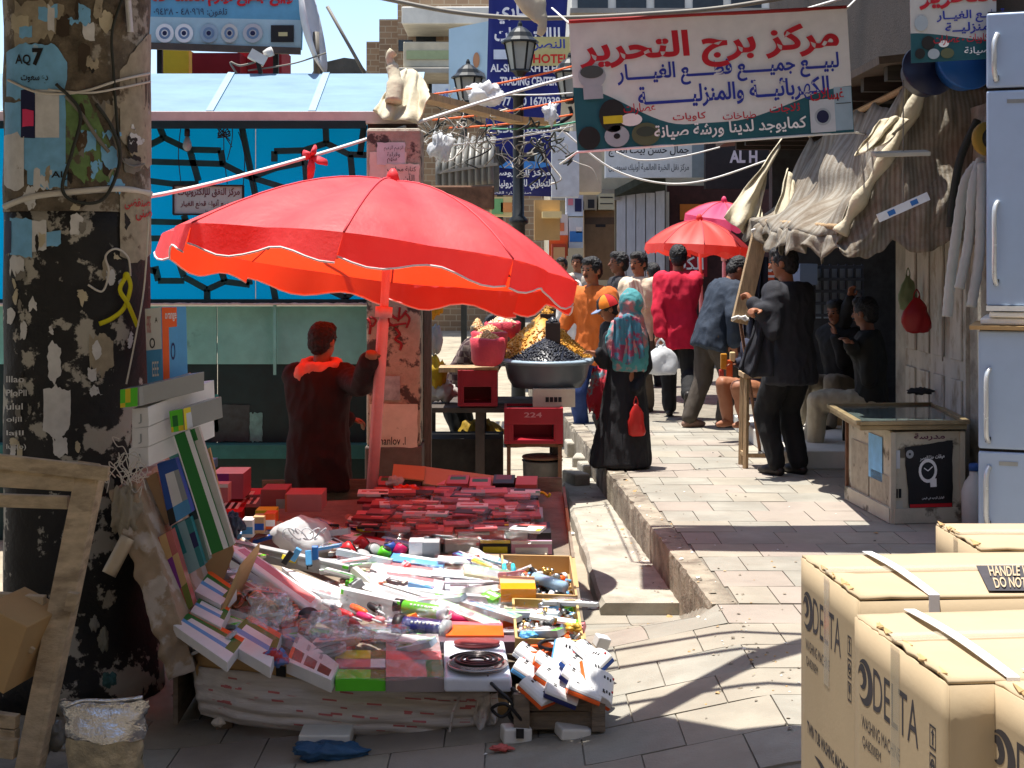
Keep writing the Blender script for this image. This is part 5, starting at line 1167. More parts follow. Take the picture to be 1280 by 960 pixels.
# ------------------------------------------------------------------ pipes, bag, second sign, pan lids, hanging foam
M_pipe = C('grey_hose', 176, 176, 168, rough=0.6)
def hose(label, pts, r):
    p = spline(pts, 10); b = MB(); vs = []
    rs = [r * (1 + 0.07 * math.sin(k * 2.4)) for k in range(len(p))]
    b.tube(p, rs, 10); return tag(b.build('ribbed_hose', M_pipe), label, 'hose', 'grey hoses hung on the shop wall')
hose('outer grey ribbed hose hanging longest on the shop wall', [P(1222, 205, 8.9), P(1206, 230, 8.9), P(1196, 290, 8.9), P(1188, 350, 8.9), P(1184, 396, 8.9)], 0.032)
hose('middle grey ribbed hose hanging on the shop wall', [P(1226, 200, 8.85), P(1216, 235, 8.8), P(1211, 300, 8.8), P(1199, 361, 8.8)], 0.03)
hose('inner grey ribbed hose hanging nearest the upper fridge', [P(1228, 205, 8.8), P(1226, 260, 8.75), P(1224, 320, 8.75), P(1214, 384, 8.75)], 0.03)
s = thing('hose_collar', 'round yellow and black hose coupling hanging beside the upper fridge', 'coupling', P(1226, 180, 8.8)); b = MB(); b.lathe([(0.09, 0), (0.1, 0.02), (0.1, 0.05), (0.05, 0.055)], P(1228, 174, 8.8), 18, (PI / 2, 0, 0.5)); b.build('ring', C('coupling_ochre', 150, 120, 40), s); b = MB(); b.lathe([(0.06, 0.05), (0.05, 0.075), (0.01, 0.08)], P(1228, 174, 8.8), 14, (PI / 2, 0, 0.5)); b.build('hub', M_dark, s)
cable('dark_hose', 'dark hose hanging against the shop wall behind the grey ones', [P(1222, 150, 9.2), P(1200, 200, 9.2), P(1190, 260, 9.2), P(1188, 284, 9.2)], 0.025, M_cabd, 8, 'hose')
s = thing('carrier_bag', 'red plastic carrier bag hanging on the old white door', 'bag', P(1146, 416, 10.0))
def bagmesh(cx, y0, y1, d, w, m, parent, seed):
    b = MB(); c = P(cx, y1, d); H = (y1 - y0) * d / F; W = w * d / F
    b.lathe([(W * .25, 0.0), (W * .42, 0.04 * H), (W * .48, .15 * H), (W * .5, 0.3 * H), (W * .48, .45 * H), (W * .44, 0.6 * H), (W * .38, .72 * H), (W * .26, 0.85 * H), (W * .15, .94 * H), (W * .1, H)], c, 30, sq=(1, 0.5))
    for i, v in enumerate(b.v): u_ = (v - c) / W; k_ = noise.noise(V(u_.x * 3 + seed, u_.y * 3, u_.z * 2)) * .3 + (1 - abs(noise.noise(V(u_.x * 6 + seed, u_.y * 5, u_.z * 5))) * 2) * .13; b.v[i] = v + V(u_.x * k_, u_.y * k_ * 2, 0) * W + V(0, 0, .05 * W * noise.noise(u_ * 5))
    b.build('pouch', m, parent)
    for sx in (-1, 1):
        b = MB(); p = spline([c + V(sx * W * .08, 0, H * .96), c + V(sx * W * .1, 0, H * 1.1), c + V(0, 0, H * 1.24)], 4); b.tube(p, [W * .09] * 3 + [W * .045] * 6, 6, flat=0.3); b.build('handle', m, parent)
bagmesh(1146, 372, 416, 9.95, 34, C('bag_red', 150, 25, 30, trans=0.25, rough=0.4), s, 1)
s = thing('carrier_bag', 'pale green plastic bag hanging behind the red bag', 'bag', P(1134, 380, 10.4)); bagmesh(1135, 345, 388, 10.4, 22, C('bag_green', 120, 140, 105, trans=0.3, rough=0.4), s, 5)
SD2 = 8.4
q = [P(1137, -30, SD2), P(1245, -34, SD2), P(1245, 73, SD2), P(1139, 79, SD2)]
s = thing('shop_sign', 'smaller copy of the big banner partly hidden by the upper fridge', 'sign', P(1190, 79, SD2))
b = MB(); nu, nv = 16, 16; vs_ = []
for i in range(nu + 1):
    u = i / nu; w = 0.66 + 0.12 * sstep(0.0, 1, u)
    for j in range(nv + 1): vs_.append(sub_quad(q, u, (j / 8 * w) if j <= 8 else w + (1 - w) * (j - 8) / 8, 0, 0)[0])
b.add(vs_, [(i * (nv + 1) + j, (i + 1) * (nv + 1) + j, (i + 1) * (nv + 1) + j + 1, i * (nv + 1) + j + 1) for i in range(nu) for j in range(nv)], [0 if j < 8 else 1 for i in range(nu) for j in range(nv)]); b.build('board', [M_bgw, M_bgt], s, solid=0.01)
text('التحرير', sub_quad(q, 0.1, 0.1, 1.0, 0.4), M_bred, s, 0.03, lift=0.01); text('قطــع الغيــار', sub_quad(q, 0.3, 0.42, 1.1, 0.57), M_bblu, s, 0.02, lift=0.01); text('والمنزليــة', sub_quad(q, 0.4, 0.56, 1.1, 0.7), M_bblu, s, 0.02, lift=0.01); text('كاويات - عصارات', sub_quad(q, 0.26, 0.7, 0.9, 0.82), M_bred, s, 0.01, lift=0.012); text('صيانة', sub_quad(q, 0.62, 0.85, 0.92, 0.95), M_wh, s, 0.01, lift=0.012)
for (cu, cv, ru, rv, m) in ((0.12, 0.55, 0.08, 0.09, M_st), (0.2, 0.78, 0.08, 0.08, M_black), (0.1, 0.9, 0.06, 0.06, M_black), (0.26, 0.91, 0.07, 0.06, M_st), (0.42, 0.91, 0.08, 0.06, C('print_olive', 90, 96, 70)), (0.38, 0.8, 0.06, 0.04, M_wh)): disc(q, cu, cv, ru, rv, m, s, 'printed_appliance', 0.012)
def lid(label, px, py, d, r, m, rx=0.0):
    t = thing('round_tub', label, 'tub', P(px, py + r * 0.8, d)); rr = r * d / F
    M_ = Euler((PI / 2 + rx, 0, 0.2)).to_matrix()
    b = MB(); b.lathe([(rr * 0.1, -.10), (rr * .82, -0.1), (rr * 0.95, -.02), (rr * 1.03, 0), (rr, 0.012), (rr * 0.9, -0.02), (rr * .78, -.085), (rr * .1, -.085)], P(px, py, d), 30, M_); b.build('shell', m, t); b = MB(); b.lathe([(rr * 1.02, -.004), (rr * 1.05, 0.0), (rr * 1.02, 0.016)], P(px, py, d), 30, M_); b.build('rim', m, t)
    return t
lid('dark blue round plastic tub hanging open below the small sign', 1160, 88, 8.9, 33, C('tub_dark', 30, 36, 62, rough=0.4), -0.35); lid('bright blue round plastic tub hanging beside the dark one', 1206, 78, 8.8, 36, C('tub_blue', 28, 90, 160, rough=0.4), -0.35)
cable('hanging_string', 'string holding the white foam strips below the tubs', [P(1129, 100, 8.9), P(1129, 180, 8.9), P(1129, 255, 8.9)], 0.004, M_cab, 4, 'string')
s = MB(); s.box(P(1126, 192, 8.9), (0.33, 0.12, 0.028), (0.15, -0.03, 0)); tag(s.build('foam_strip', C('foam_grey', 168, 166, 155), bevel=0.006), 'grey foam strip hanging level under the awning edge', 'foam strip')
s = thing('foam_strip', 'tilted white strip with blue marks dangling below the grey one', 'foam strip', P(1130, 262, 8.9)); b = MB(); b.box(P(1129, 259, 8.9), (0.33, 0.02, 0.05), (0, -0.42, 0)); b.build('strip', C('foam_white', 218, 222, 226), s)
for dx in (-0.08, 0.07): b = MB(); b.box(P(1129, 259, 8.9) + V(dx * .91, -0.012, dx * .41), (0.045, 0.004, 0.03), (0, -0.42, 0)); b.build('blue_mark', C('mark_blue', 50, 110, 180), s)
# shop ledge with plates, stool
led = tag(MB().box((2.55, 12.75, 0.07), (0.9, 2.6, 0.14)).build('shop_step', M_bw, bevel=0.01), 'white-topped stone step in front of the dark shop', 'step')
st = thing('stool', 'rough wooden stool standing beside the man in the dark suit', 'stool', V(X(955, 11.6), 11.6, 0))
zs = Z(468, 11.6)
b = MB(); b.box((X(950, 11.6), 11.6, zs), (0.3, 0.26, 0.04)); b.build('seat', M_wood, st, 0.004)
for dx in (-.12, .12):
    for dy in (-.1, .1):
        b = MB(); b.bar(V(X(950, 11.6) + dx, 11.6 + dy, zs), V(X(950, 11.6) + dx * 1.1, 11.6 + dy * 1.1, 0), 0.032, 0.032); b.build('leg', M_wood, st)
    b = MB(); b.bar(V(X(950, 11.6) + dx * 1.08, 11.5, .1), V(X(950, 11.6) + dx * 1.08, 11.7, .1), .02, .03); b.build('rail', M_wood, st)
b = MB(); b.bar(V(X(950, 11.6) - .12, 11.49, .1), V(X(950, 11.6) + .12, 11.49, .1), .02, .03); b.build('rail', M_wood, st)
# colourful packets hanging by the shop step
for k, (px, py, w, h, c) in enumerate(((905, 452, 8, 20, (190, 130, 40)), (912, 462, 8, 24, (200, 90, 40)), (908, 478, 10, 12, (210, 170, 60)), (902, 470, 6, 16, (170, 60, 50)), (916, 446, 7, 12, (220, 200, 150)))):
    s = MB(); q = px_quad(px - w / 2, py - h / 2, px + w / 2, py + h / 2, 13.3); s.qbox(q, (0, 0.04, 0)); tag(s.build('snack_packet', C(f'packet_{k}', *c, rough=0.3), bevel=0.01), ['ochre packet hanging highest left by the shop step', 'orange packet hanging lower by the shop step', 'yellow packet lowest of the bunch by the shop step', 'dull red packet at the edge of the bunch by the shop step', 'cream packet at the top of the bunch by the shop step'][k], 'packet', 'packets by the shop step')
# ------------------------------------------------------------------ the electrical goods stall
SL = 0.1                                         # slope of the display
def SZ(d): return SL * (d - 5.9)
def On(px, py, up=0.0):
    k = (py - HZ) / F; d = (CZ + 0.59 - up) / (SL + k); return V(X(px, d), d, SZ(d) + up)
M_tw = C('wrapped_tape_white', 205, 200, 196, rough=0.35, var=0.12, scale=6, stretch=(1, 4, 14), bump=0.4, bscale=5, col2=(0.55, 0.28, 0.28), thr=0.66, soft=0.02, scale2=7)
M_old = mat('old_crate_wood', (0.2, 0.16, 0.12), 0.9, 0.35, 5, 0.5, 20, stretch=(1, 1, 5))
stall = thing('market_stall', 'low sloping street stall table made of boards and cartons', 'stall', V(-0.7, 6.9, STREET))
b = MB(); b.prism([V(-1.4, 6.22, SZ(6.22) - 0.06), V(0.30, 6.1, SZ(6.1) - 0.06), V(0.30, 8.9, SZ(8.9) - 0.06), V(-1.7, 8.6, SZ(8.6) - 0.06)], (0, 0, -0.03)); b.build('table_top', M_old, stall)
for (x, y) in ((-1.2, 6.2), (0.2, 6.0), (-1.4, 8.3), (0.2, 8.7)):
    b = MB(); b.box((x, y, (SZ(y) - 0.09 + STREET) / 2), (0.07, 0.07, SZ(y) - 0.09 - STREET)); b.build('leg', M_old, stall)
for k in range(6):   # right side boards and carton walls
    ya, yb = 6.05 + k * 0.46, 6.5 + k * 0.46; xr_ = 0.315 - 0.0 * k
    b = MB(); b.qbox([V(xr_, yb, SZ(yb) - 0.005), V(xr_, ya, SZ(ya) - 0.005), V(xr_, ya, SZ(ya) - 0.26), V(xr_, yb, SZ(yb) - 0.26)], (-0.015, 0, 0)); b.build('side_board', M_old if k % 2 else M_card, stall)
b = MB(); b.qbox([V(-1.5, 8.88, SZ(8.8) + 0.02), V(0.3, 8.92, SZ(8.9) + 0.02), V(0.3, 8.92, STREET + .1), V(-1.5, 8.88, STREET + .1)], (0, 0.02, 0)); b.build('back_board', M_old, stall)
b = MB(); b.qbox([V(-1.5, 8.6, SZ(8.6) - .02), V(-1.42, 6.2, SZ(6.2) - .02), V(-1.42, 6.2, -.3), V(-1.5, 8.6, -.3)], (0.02, 0, 0)); b.build('side_board', M_old, stall)

# front trays ------------------------------------------------------
def front_pt(px, py, d): return P(px, py, d)
tr = thing('display_tray', 'long cardboard tray wound in white printed tape along the stall front', 'tray', P(430, 905, 5.9))
TL = [(243, 832, 6.15), (300, 838, 5.96), (370, 848, 5.9), (450, 858, 5.86), (540, 864, 5.85), (612, 866, 5.86)]
BL = [(252, 893, 6.15), (300, 906, 5.98), (370, 913, 5.92), (450, 920, 5.88), (540, 925, 5.87), (596, 922, 5.88)]
def pl3(L, u):
    t = u * (len(L) - 1); i = min(int(t), len(L) - 2); f = t - i; a, c = P(*L[i]), P(*L[i + 1]); return a.lerp(c, f)
def fw(u, v):
    p = pl3(TL, u).lerp(pl3(BL, u), v); p.y -= 0.03 * math.sin(PI * v) + 0.012 * noise.noise(V(u * 3, v * 9, 0)) + 0.006 * math.sin(v * 24 + 3 * noise.noise(V(u * 5, 0, 0))); return p
b = MB(); b.sheet(fw, 60, 24); b.build('wrapped_wall', M_tw, tr, solid=0.01)
b = MB(); b.sheet(lambda u, v: pl3(TL, u) + V(0, -0.004 + 0.01 * v, 0.052 - 0.06 * v + 0.01 * noise.noise(V(u * 12, 0, 0)) * (1 - v)), 40, 3); b.build('cardboard_lip', M_card, tr, solid=0.008)
for (u0, u1) in ((0.33, 0.365), (0.52, 0.8)):
    b = MB(); b.sheet(lambda u, v: pl3(TL, u0 + (u1 - u0) * u) + V(0, -0.011 + 0.006 * v, 0.045 - 0.045 * v), 8, 2); b.build('black_tape', M_black, tr)
tq = [pl3(TL, .53) + V(0, -.014, .04), pl3(TL, .79) + V(0, -.014, .04), pl3(TL, .79) + V(0, -.012, .005), pl3(TL, .53) + V(0, -.012, .005)]
text('R N S X', tq, M_card, tr, 0.0, lift=0.003)
b = MB(); b.sheet(lambda u, v: (pl3(TL, 0) if v < .5 else pl3(BL, 0)) .lerp((P(232, 790, 6.6) if v < .5 else P(240, 840, 6.6)), u), 6, 1); b.build('end_wall', M_tw, tr, solid=0.01)
M_redp = C('tape_red_print', 190, 110, 112, var=0.2)
for k in range(58):
    u = 0.03 + 0.92 * R.random(); v = 0.12 + 0.14 * int(R.random() * 6) + R.uniform(-.02, .02); L = R.uniform(0.02, 0.045)
    b = MB(); b.sheet(lambda a, c: fw(u + L * a, v + 0.035 * c) + V(0, -0.0075, 0), 4, 2); b.build('printed_mark', M_redp, tr)
b = MB(); b.tube([P(575, 870, 5.8), P(566, 890, 5.78), P(560, 925, 5.8), P(566, 938, 5.82)], 0.006, 5); b.build('loose_tape', M_tw, tr)
drape('torn_wrap', None, None, [(598, 872), (612, 868), (622, 866)], [(590, 905), (604, 915), (622, 900)], 5.84, 5.8, M_tw, 0.02, 2, parent=tr)
b = MB(); b.sheet(lambda u, v: P(610 + 26 * u, 868 + 44 * v + 8 * u, 5.86 + 0.1 * u + .02 * noise.noise(V(u * 4, v * 4, 0))), 6, 6); b.build('torn_corner', M_card, tr, solid=0.006)

cr = thing('wooden_crate', 'weathered wooden crate full of socket adapters at the stall corner', 'crate', P(700, 912, 5.62))
cq = [(642, 868), (754, 866), (752, 912), (648, 908)]
for k in range(2):
    ya0, ya1 = (868 + k * 23, 889 + k * 23)
    b = MB(); b.qbox([P(640 + k * 2, ya0, 5.64), P(756 - k, ya0 - 2, 5.6), P(755 - k, ya1, 5.6), P(642 + k * 2, ya1, 5.64)], (0, 0.02, 0)); b.build('plank', M_old, cr, 0.002)
    b = MB(); b.qbox([P(756, ya0 - 2, 5.6), P(757, ya0 - 30 + 3 * k, 6.05), P(755, ya1 - 30, 6.05), P(755, ya1, 5.6)], (-0.02, 0, 0)); b.build('plank', M_old, cr, 0.002)
b = MB(); b.box(P(748, 888, 5.58), (0.05, 0.03, 0.15)); b.build('corner_block', M_old, cr); b = MB(); b.box(P(652, 890, 5.61), (0.06, 0.03, 0.14)); b.build('corner_block', M_old, cr)
b = MB(); b.prism([P(645, 880, 5.66), P(752, 876, 5.62), P(752, 850, 6.1), P(645, 855, 6.1)], (0, 0, -0.02)); b.build('floor', M_old, cr)
b = MB(); b.box(P(645, 917, 5.62), (0.11, 0.08, 0.06), (0, 0.05, .2)); s = thing('foam_block', 'white foam block with a square hole propping the crate', 'foam block', P(645, 930, 5.62)); b.build('block', M_frw, s, 0.008); b = MB(); b.box(P(650, 917, 5.575), (0.03, 0.012, 0.034)); b.build('hole', M_dark, s)
s = MB(); s.box(P(716, 914, 5.6), (0.12, 0.09, 0.045), (0.05, 0.1, 0.3)); tag(s.build('foam_block', M_frw, bevel=0.008), 'wedge of white foam under the crate corner', 'foam block')
rag('pink_scrap', 'crumpled pink scrap lying on the ground before the crate', 'scrap', 627, 935, 5.5, 26, 8, C('scrap_pink', 190, 90, 85), 2, 0.8)
M_bbag = C('blue_bag', 60, 105, 150, trans=0.3, rough=0.3, var=0.2, bump=0.5, bscale=20)
rag('blue_bag', 'crumpled blue plastic bag under the stall front', 'bag', 410, 938, 5.65, 100, 22, M_bbag, 6, 0.9)
s = MB(); s.box(P(408, 920, 5.8), (0.2, 0.14, 0.05)); tag(s.build('foam_block', M_frw, bevel=0.006), 'white slab above the crumpled blue bag under the stall', 'foam block')
rag('pebble', 'pale round stopper stuck under the tape-wrapped tray', 'stopper', 273, 903, 5.95, 18, 12, C('stopper', 200, 190, 175), 2, 0.4)

# goods ------------------------------------------------------------
CARDS = {}
def col(n, r, g, b_, **k):
    k.setdefault('rough', 0.45); k.setdefault('var', 0.06); return C('g_' + n, r, g, b_, **k)
W_ = col('white', 226, 226, 226); GY = col('grey', 160, 165, 168); GN = col('green', 25, 115, 45); LG = col('lime', 90, 205, 40); OR = col('orange', 235, 95, 30); BL_ = col('blue', 30, 80, 165)
SKY = col('sky', 85, 160, 215); RD = col('red', 195, 25, 35); MR = col('maroon', 120, 30, 38); PK = col('pinkish', 205, 120, 125); YL = col('yellow', 220, 200, 40); BK = col('black', 25, 25, 28); TN = col('tan', 190, 155, 115); PU = col('purple', 120, 45, 130); NV = col('navy', 25, 35, 95); SV = col('silver', 195, 200, 205, rough=0.25); TEALP = col('teal', 40, 130, 135); BR = col('brown', 95, 60, 45); MG = col('magenta', 190, 20, 90)
M_clear = film_mat('clear_film', .3, .16, 16)
M_cu = mat('copper_coil', (0.62, 0.24, 0.11), 0.3, 0.2, metal=0.8)
def gbox(name, label, pts, h, base, us=(), vs=(), cells=None, extra=(), cat='box', group='goods on the street stall', side=None, bevel=0.002, base_up=0.0, txt=()):
    """a flat pack lying on the display: its top face runs through four photo points TL,TR,BR,BL; h is its thickness"""
    q = [On(x, y, h + base_up) for x, y in pts]
    dn = V(0, 0, -h)
    mats = [base] + list(extra)
    b = MB(); b.qbox(q, dn, us, vs, cells)
    if not txt: return tag(b.build(name, mats, bevel=bevel), label, cat, group)
    t = thing(name, label, cat, sum(q, V(0, 0, 0)) / 4 + dn, group=group); b.build('pack', mats, t, bevel)
    for (s_, u0, v0, u1, v1, m) in txt: text(s_, sub_quad(q, u0, v0, u1, v1), m, t, 0.01, 'print', 0.0015)
    return t
def ubox(name, label, quad, ds, depth, base, us=(), vs=(), cells=None, extra=(), cat='box', group='goods on the street stall', txt=(), bevel=0.002, ext=None, parent=None, whole=False):
    """an upright pack: front face through four photo points at depths ds"""
    q = [P(x, y, dd) for (x, y), dd in zip(quad, ds if isinstance(ds, (list, tuple)) else [ds] * 4)]
    b = MB(); b.qbox(q, ext or V(0.03 * depth, depth, 0.0), us, vs, cells); mats = [base] + list(extra)
    if parent:
        o = b.build(name, mats, parent, bevel)
        for (s_, u0, v0, u1, v1, m) in txt: text(s_, sub_quad(q, u0, v0, u1, v1), m, parent, 0.01, 'print', 0.0015)
        return o
    if not txt and not whole: return tag(b.build(name, mats, bevel=bevel), label, cat, group)
    t = thing(name, label, cat, (q[2] + q[3]) / 2, group=group); b.build('pack', mats, t, bevel)
    for (s_, u0, v0, u1, v1, m) in txt: text(s_, sub_quad(q, u0, v0, u1, v1), m, t, 0.01, 'print', 0.0015)
    return t

# ---- tower of boxes against the pillar and the leaning carton
G1 = 'boxes stacked against the pillar'
M_lc = mat('leaning_carton', (0.36, 0.27, 0.18), 0.7, 0.2, 4, 0.4, 14, col2=(0.5, 0.44, 0.38), thr=0.52, soft=0.03, scale2=6)
lc = thing('leaning_carton', 'open carton wound in tape leaning against the pillar, filled with flat boxes', 'carton', P(225, 845, 6.15), group=None)
b = MB(); b.qbox([P(142, 612, 6.3), P(168, 604, 6.3), P(244, 836, 6.1), P(214, 848, 6.1)], V(0.02, 0.55, 0.04)); b.build('side_wall', M_lc, lc, 0.006)
b = MB(); b.qbox([P(150, 620, 6.85), P(262, 560, 6.85), P(292, 690, 6.75), P(240, 830, 6.6)], V(0, 0.02, 0)); b.build('back_wall', M_card, lc)
b = MB(); b.qbox([P(244, 836, 6.1), P(300, 706, 6.4), P(300, 716, 6.4), P(246, 846, 6.1)], V(0, 0.5, 0)); b.build('bottom_wall', M_card, lc)
def wrapfn(u, v):
    p = P(138 + 74 * v, 612 + 238 * v, 6.285 - 0.2 * v).lerp(P(170 + 76 * v, 604 + 232 * v, 6.285 - .2 * v), u)
    p.y -= 0.012 + 0.03 * max(0, noise.noise(V(u * 2.5, v * 9, 3))) + .008 * math.sin(v * 60 + 4 * u); p.x += .02 * noise.noise(V(u * 2, v * 12, 8)) * (1 - u); return p
b = MB(); b.sheet(wrapfn, 10, 60); b.build('tape_wrapping', M_lc, lc, solid=.004)
rag('crushed_wrap', 'crushed bundle of clear wrap on the leaning carton top', 'wrap', 158, 640, 6.25, 34, 70, C('wrap_dull', 170, 160, 140, trans=0.3, rough=0.3, bump=0.6, bscale=14), 4, 0.9)
b = MB(); b.sheet(lambda u, v: P(152 + 16 * u - 24 * v, 668 + 46 * v + 8 * u, 6.2 - .03 * math.sin(PI * u)), 4, 6); tag(b.build('tape_tail', C('tape_cream', 205, 190, 165, rough=0.4), solid=0.003), 'torn cream tape tail hanging from the leaning carton', 'tape')
ubox('flat_box', 'dark red and tan box inside the leaning carton top', [(164, 605), (196, 590), (212, 652), (186, 668)], 6.45, 0.06, TN, (0.3,), (), [[1, 0]], (MR,), group=G1)
ubox('flat_box', 'blue box with a white appliance picture in the leaning carton', [(196, 580), (219, 573), (240, 640), (212, 658)], 6.4, 0.06, BL_, (0.3, 0.75), (0.2, 0.75), [[0, 0, 0], [0, 1, 2], [3, 4, 4]], (W_, GY, BK, SKY), group=G1)
ubox('flat_box', 'teal box with small pictures below the blue box', [(214, 658), (238, 646), (256, 706), (236, 718)], 6.42, 0.06, TEALP, (0.3, 0.7), (0.3, 0.6), [[0, 1, 0], [0, 1, 2], [1, 1, 0]], (col('pale_teal', 140, 180, 185), NV), group=G1)
ubox('flat_box', 'slim grey box printed in green between blue box and green panel', [(220, 574), (228, 570), (262, 700), (250, 704)], 6.46, 0.05, col('greygreen', 120, 140, 130), (), (0.3, 0.6), [[0], [1], [0]], (col('dark_teal', 30, 60, 66),), group=G1)
ubox('toy_bag', 'pink and yellow plastic packet low in the leaning carton', [(190, 676), (214, 662), (242, 756), (220, 780)], 6.3, 0.06, col('toy_pink', 175, 90, 85, rough=0.2), (0.35, 0.7), (0.3, 0.7), [[0, 1, 0], [1, 2, 1], [0, 0, 3]], (col('toy_sand', 195, 160, 110, rough=0.2), PU, col('toy_green', 110, 120, 50)), 'packet', G1)
ubox('light_panel_box', 'long slim box with a broad green stripe leaning upright in the stall', [(216, 545), (237, 537), (286, 684), (263, 694)], [6.35, 6.35, 6.3, 6.3], 0.03, GN, (0.08, 0.72), (), [[1, 0, 1]], (W_,), group=G1)
ubox('light_panel_box', 'long grey slim box with print beside the green-striped one', [(238, 537), (248, 533), (293, 680), (287, 684)], [6.36, 6.36, 6.31, 6.31], 0.03, col('panel_grey', 188, 186, 178), (0.5,), (0.1, 0.3), [[1, 0], [0, 0], [0, 0]], (GN,), group=G1)
bx_ = ubox('hot_plate_box', 'blue and red hot plate box standing on top of the stack', [(181, 386), (201, 384), (203, 477), (184, 479)], [6.62, 6.5, 6.5, 6.62], 0.1, SKY, (), (0.56,), [[1], [0]], (W_,), group=G1, ext=V(0.09, 0.1, 0.0), txt=(('HOT PLATE', 0.12, 0.1, 0.36, 0.33, RD), ('A', 0.62, 0.13, 0.8, 0.2, BK), ('O', 0.25, 0.4, 0.6, 0.54, BK), ('EEE', 0.4, 0.72, 0.8, 0.92, W_)), whole=True)
ubox('side_panel', 'orange and blue printed side of the hot plate box', [(202, 384), (221, 384), (222, 470), (204, 477)], [6.5, 6.56, 6.56, 6.5], 0.03, SKY, (0.45,), (0.28, 0.8), [[1, 1], [1, 0], [1, 0]], (OR,), group=G1, ext=V(-0.003, 0.03, 0), txt=(('O', 0.55, 0.5, 0.85, 0.75, NV), ('orange', 0.2, 0.08, 0.95, 0.2, W_)), parent=bx_)
bx_ = ubox('tube_light_box', 'long clear-fronted box with green and yellow end atop the white boxes', [(150, 487), (172, 484), (172, 508), (150, 510)], [6.3, 6.25, 6.25, 6.3], 0.35, col('sleeve', 150, 152, 150, rough=0.2), (0.3, 0.6), (0.75,), [[1, 2, 1], [2, 1, 1]], (LG, YL), group=G1, ext=V(0.24, 0.2, 0.05), whole=True)
ubox('sleeve', 'grey side sleeve of the long clear-fronted box', [(173, 484), (237, 466), (238, 492), (174, 508)], [6.245, 6.5, 6.5, 6.245], 0.02, col('sleeve', 150, 152, 150, rough=0.2), (0.1, 0.9), (0.3, 0.65), [[0, 0, 0], [0, 1, 0], [0, 0, 0]], (SV,), group=G1, parent=bx_)
for k in range(3):
    ubox('white_lamp_box', ['uppermost', 'middle', 'lowest'][k] + ' of three white lamp boxes stacked below the long box', [(165 - (k == 2) * 4, 511 + 25 * k), (185, 509 + 25 * k), (186, 533 + 25 * k), (165 - (k == 2) * 4, 536 + 25 * k)], [6.32, 6.28, 6.28, 6.32], 0.3, W_, group=G1, ext=V(0.22, 0.3, 0.09), txt=(('J', 0.4, 0.3, 0.6, 0.8, GY),))
bx_ = ubox('small_lamp_box', 'small green and yellow lamp box above the green-striped panel', [(211, 514), (228, 511), (230, 538), (214, 541)], 6.34, 0.15, col('sleeve', 150, 152, 150, rough=0.2), (0.2, 0.6), (0.25, 0.75), [[1, 1, 1], [1, 2, 1], [3, 1, 3]], (LG, GN, YL), group=G1, ext=V(0.14, 0.14, 0.04), whole=True)
ubox('sleeve', 'grey and yellow side of the small lamp box', [(229, 511), (250, 505), (253, 530), (231, 538)], [6.33, 6.42, 6.42, 6.33], 0.02, YL, (0.15, 0.85), (0.25, 0.75), [[0, 0, 0], [0, 1, 0], [0, 1, 0]], (SV,), group=G1, parent=bx_)
b = MB()
for k in range(22):
    p = [P(R.uniform(140, 165), R.uniform(565, 600), 6.25)]
    for j in range(4): p.append(p[-1] + V(R.uniform(-.04, .05), 0, R.uniform(-.06, .05)))
    b.tube(spline(p, 4), 0.0025, 4)
tag(b.build('string_tuft', M_cabw), 'frayed tuft of pale string beside the white lamp boxes', 'string', kind='stuff')

# ---- shaded front pile
GF = 'goods at the shaded stall front'
def blister(label, pts, h, k, up=0.0):
    gbox('socket_pack', label, pts, h, W_, (0.12, 0.3, 0.85), (0.16, 0.3, 0.5, 0.64), [[1, 1, 1, 1], [2, 2, 2, 2], [2, 0, 0, 2], [3, 3, 3, 2], [0, 0, 0, 0]], (OR, GN, SKY), 'socket pack', GF, base_up=up + .045)
blister('front green and orange socket pack at the tray corner', [(240, 764), (306, 798), (284, 828), (212, 778)], 0.04, 0, 0.03)
blister('second green and orange socket pack beside the first', [(312, 768), (352, 792), (338, 834), (280, 800)], 0.045, 1, 0.02)
blister('socket pack with green card behind the two front packs', [(252, 742), (288, 760), (276, 784), (238, 764)], 0.04, 2, 0.04)
blister('socket pack with green card nearest the leaning carton', [(262, 712), (296, 736), (276, 756), (238, 736)], 0.05, 3, 0.05)
s = thing('perforated_lamp', 'pale blue plastic lantern with a dotted grille near the leaning carton', 'lantern', On(268, 722)); b = MB(); b.box(On(266, 712, 0.1), (0.09, 0.06, 0.11), (0.2, 0.3, 0.4)); b.build('case', col('lantern_case', 165, 175, 205), s, 0.012, 3)
for k in range(9): b = MB(); c = On(268, 712, 0.1) + V(0.02 + (k % 3 - 1) * 0.016, -0.045, (k // 3 - 1) * 0.018 + 0.01); b.ell(c, 0.005, None, 6); b.build('led', SV, s)
def coil(label, a, c_, r, turns, up):
    A, B_ = On(*a, up), On(*c_, up); ax = (B_ - A); n_ = ax.normalized(); u = n_.orthogonal().normalized(); w = n_.cross(u)
    N = turns * 14; pts = [A + ax * (i / N) + (u * math.cos(2 * PI * i / 14) + w * math.sin(2 * PI * i / 14)) * r for i in range(N + 1)]
    t = thing('water_heater_coil', label, 'heating coil', A.lerp(B_, .5), group='copper heating coils'); b = MB(); b.tube(pts, 0.0055, 6); b.build('coil', M_cu, t)
    b = MB(); b.tube([A - n_ * .05, A], 0.02, 8); b.build('plug', M_black, t)
    b = MB(); b.ell(A.lerp(B_, .5), (r * 1.7, r * 1.4, r * 1.35), None, 12)
    for i, v in enumerate(b.v): b.v[i] = v + V(0, 0, 0.02 * noise.noise(v * 12))
    b.build('wrapper', M_clear, t)
coil('copper heating coil beside the socket packs near the leaning carton', (278, 742), (298, 752), 0.032, 7, 0.07)
coil('large copper heating coil in the middle of the shaded pile', (318, 748), (340, 766), 0.036, 9, 0.07)
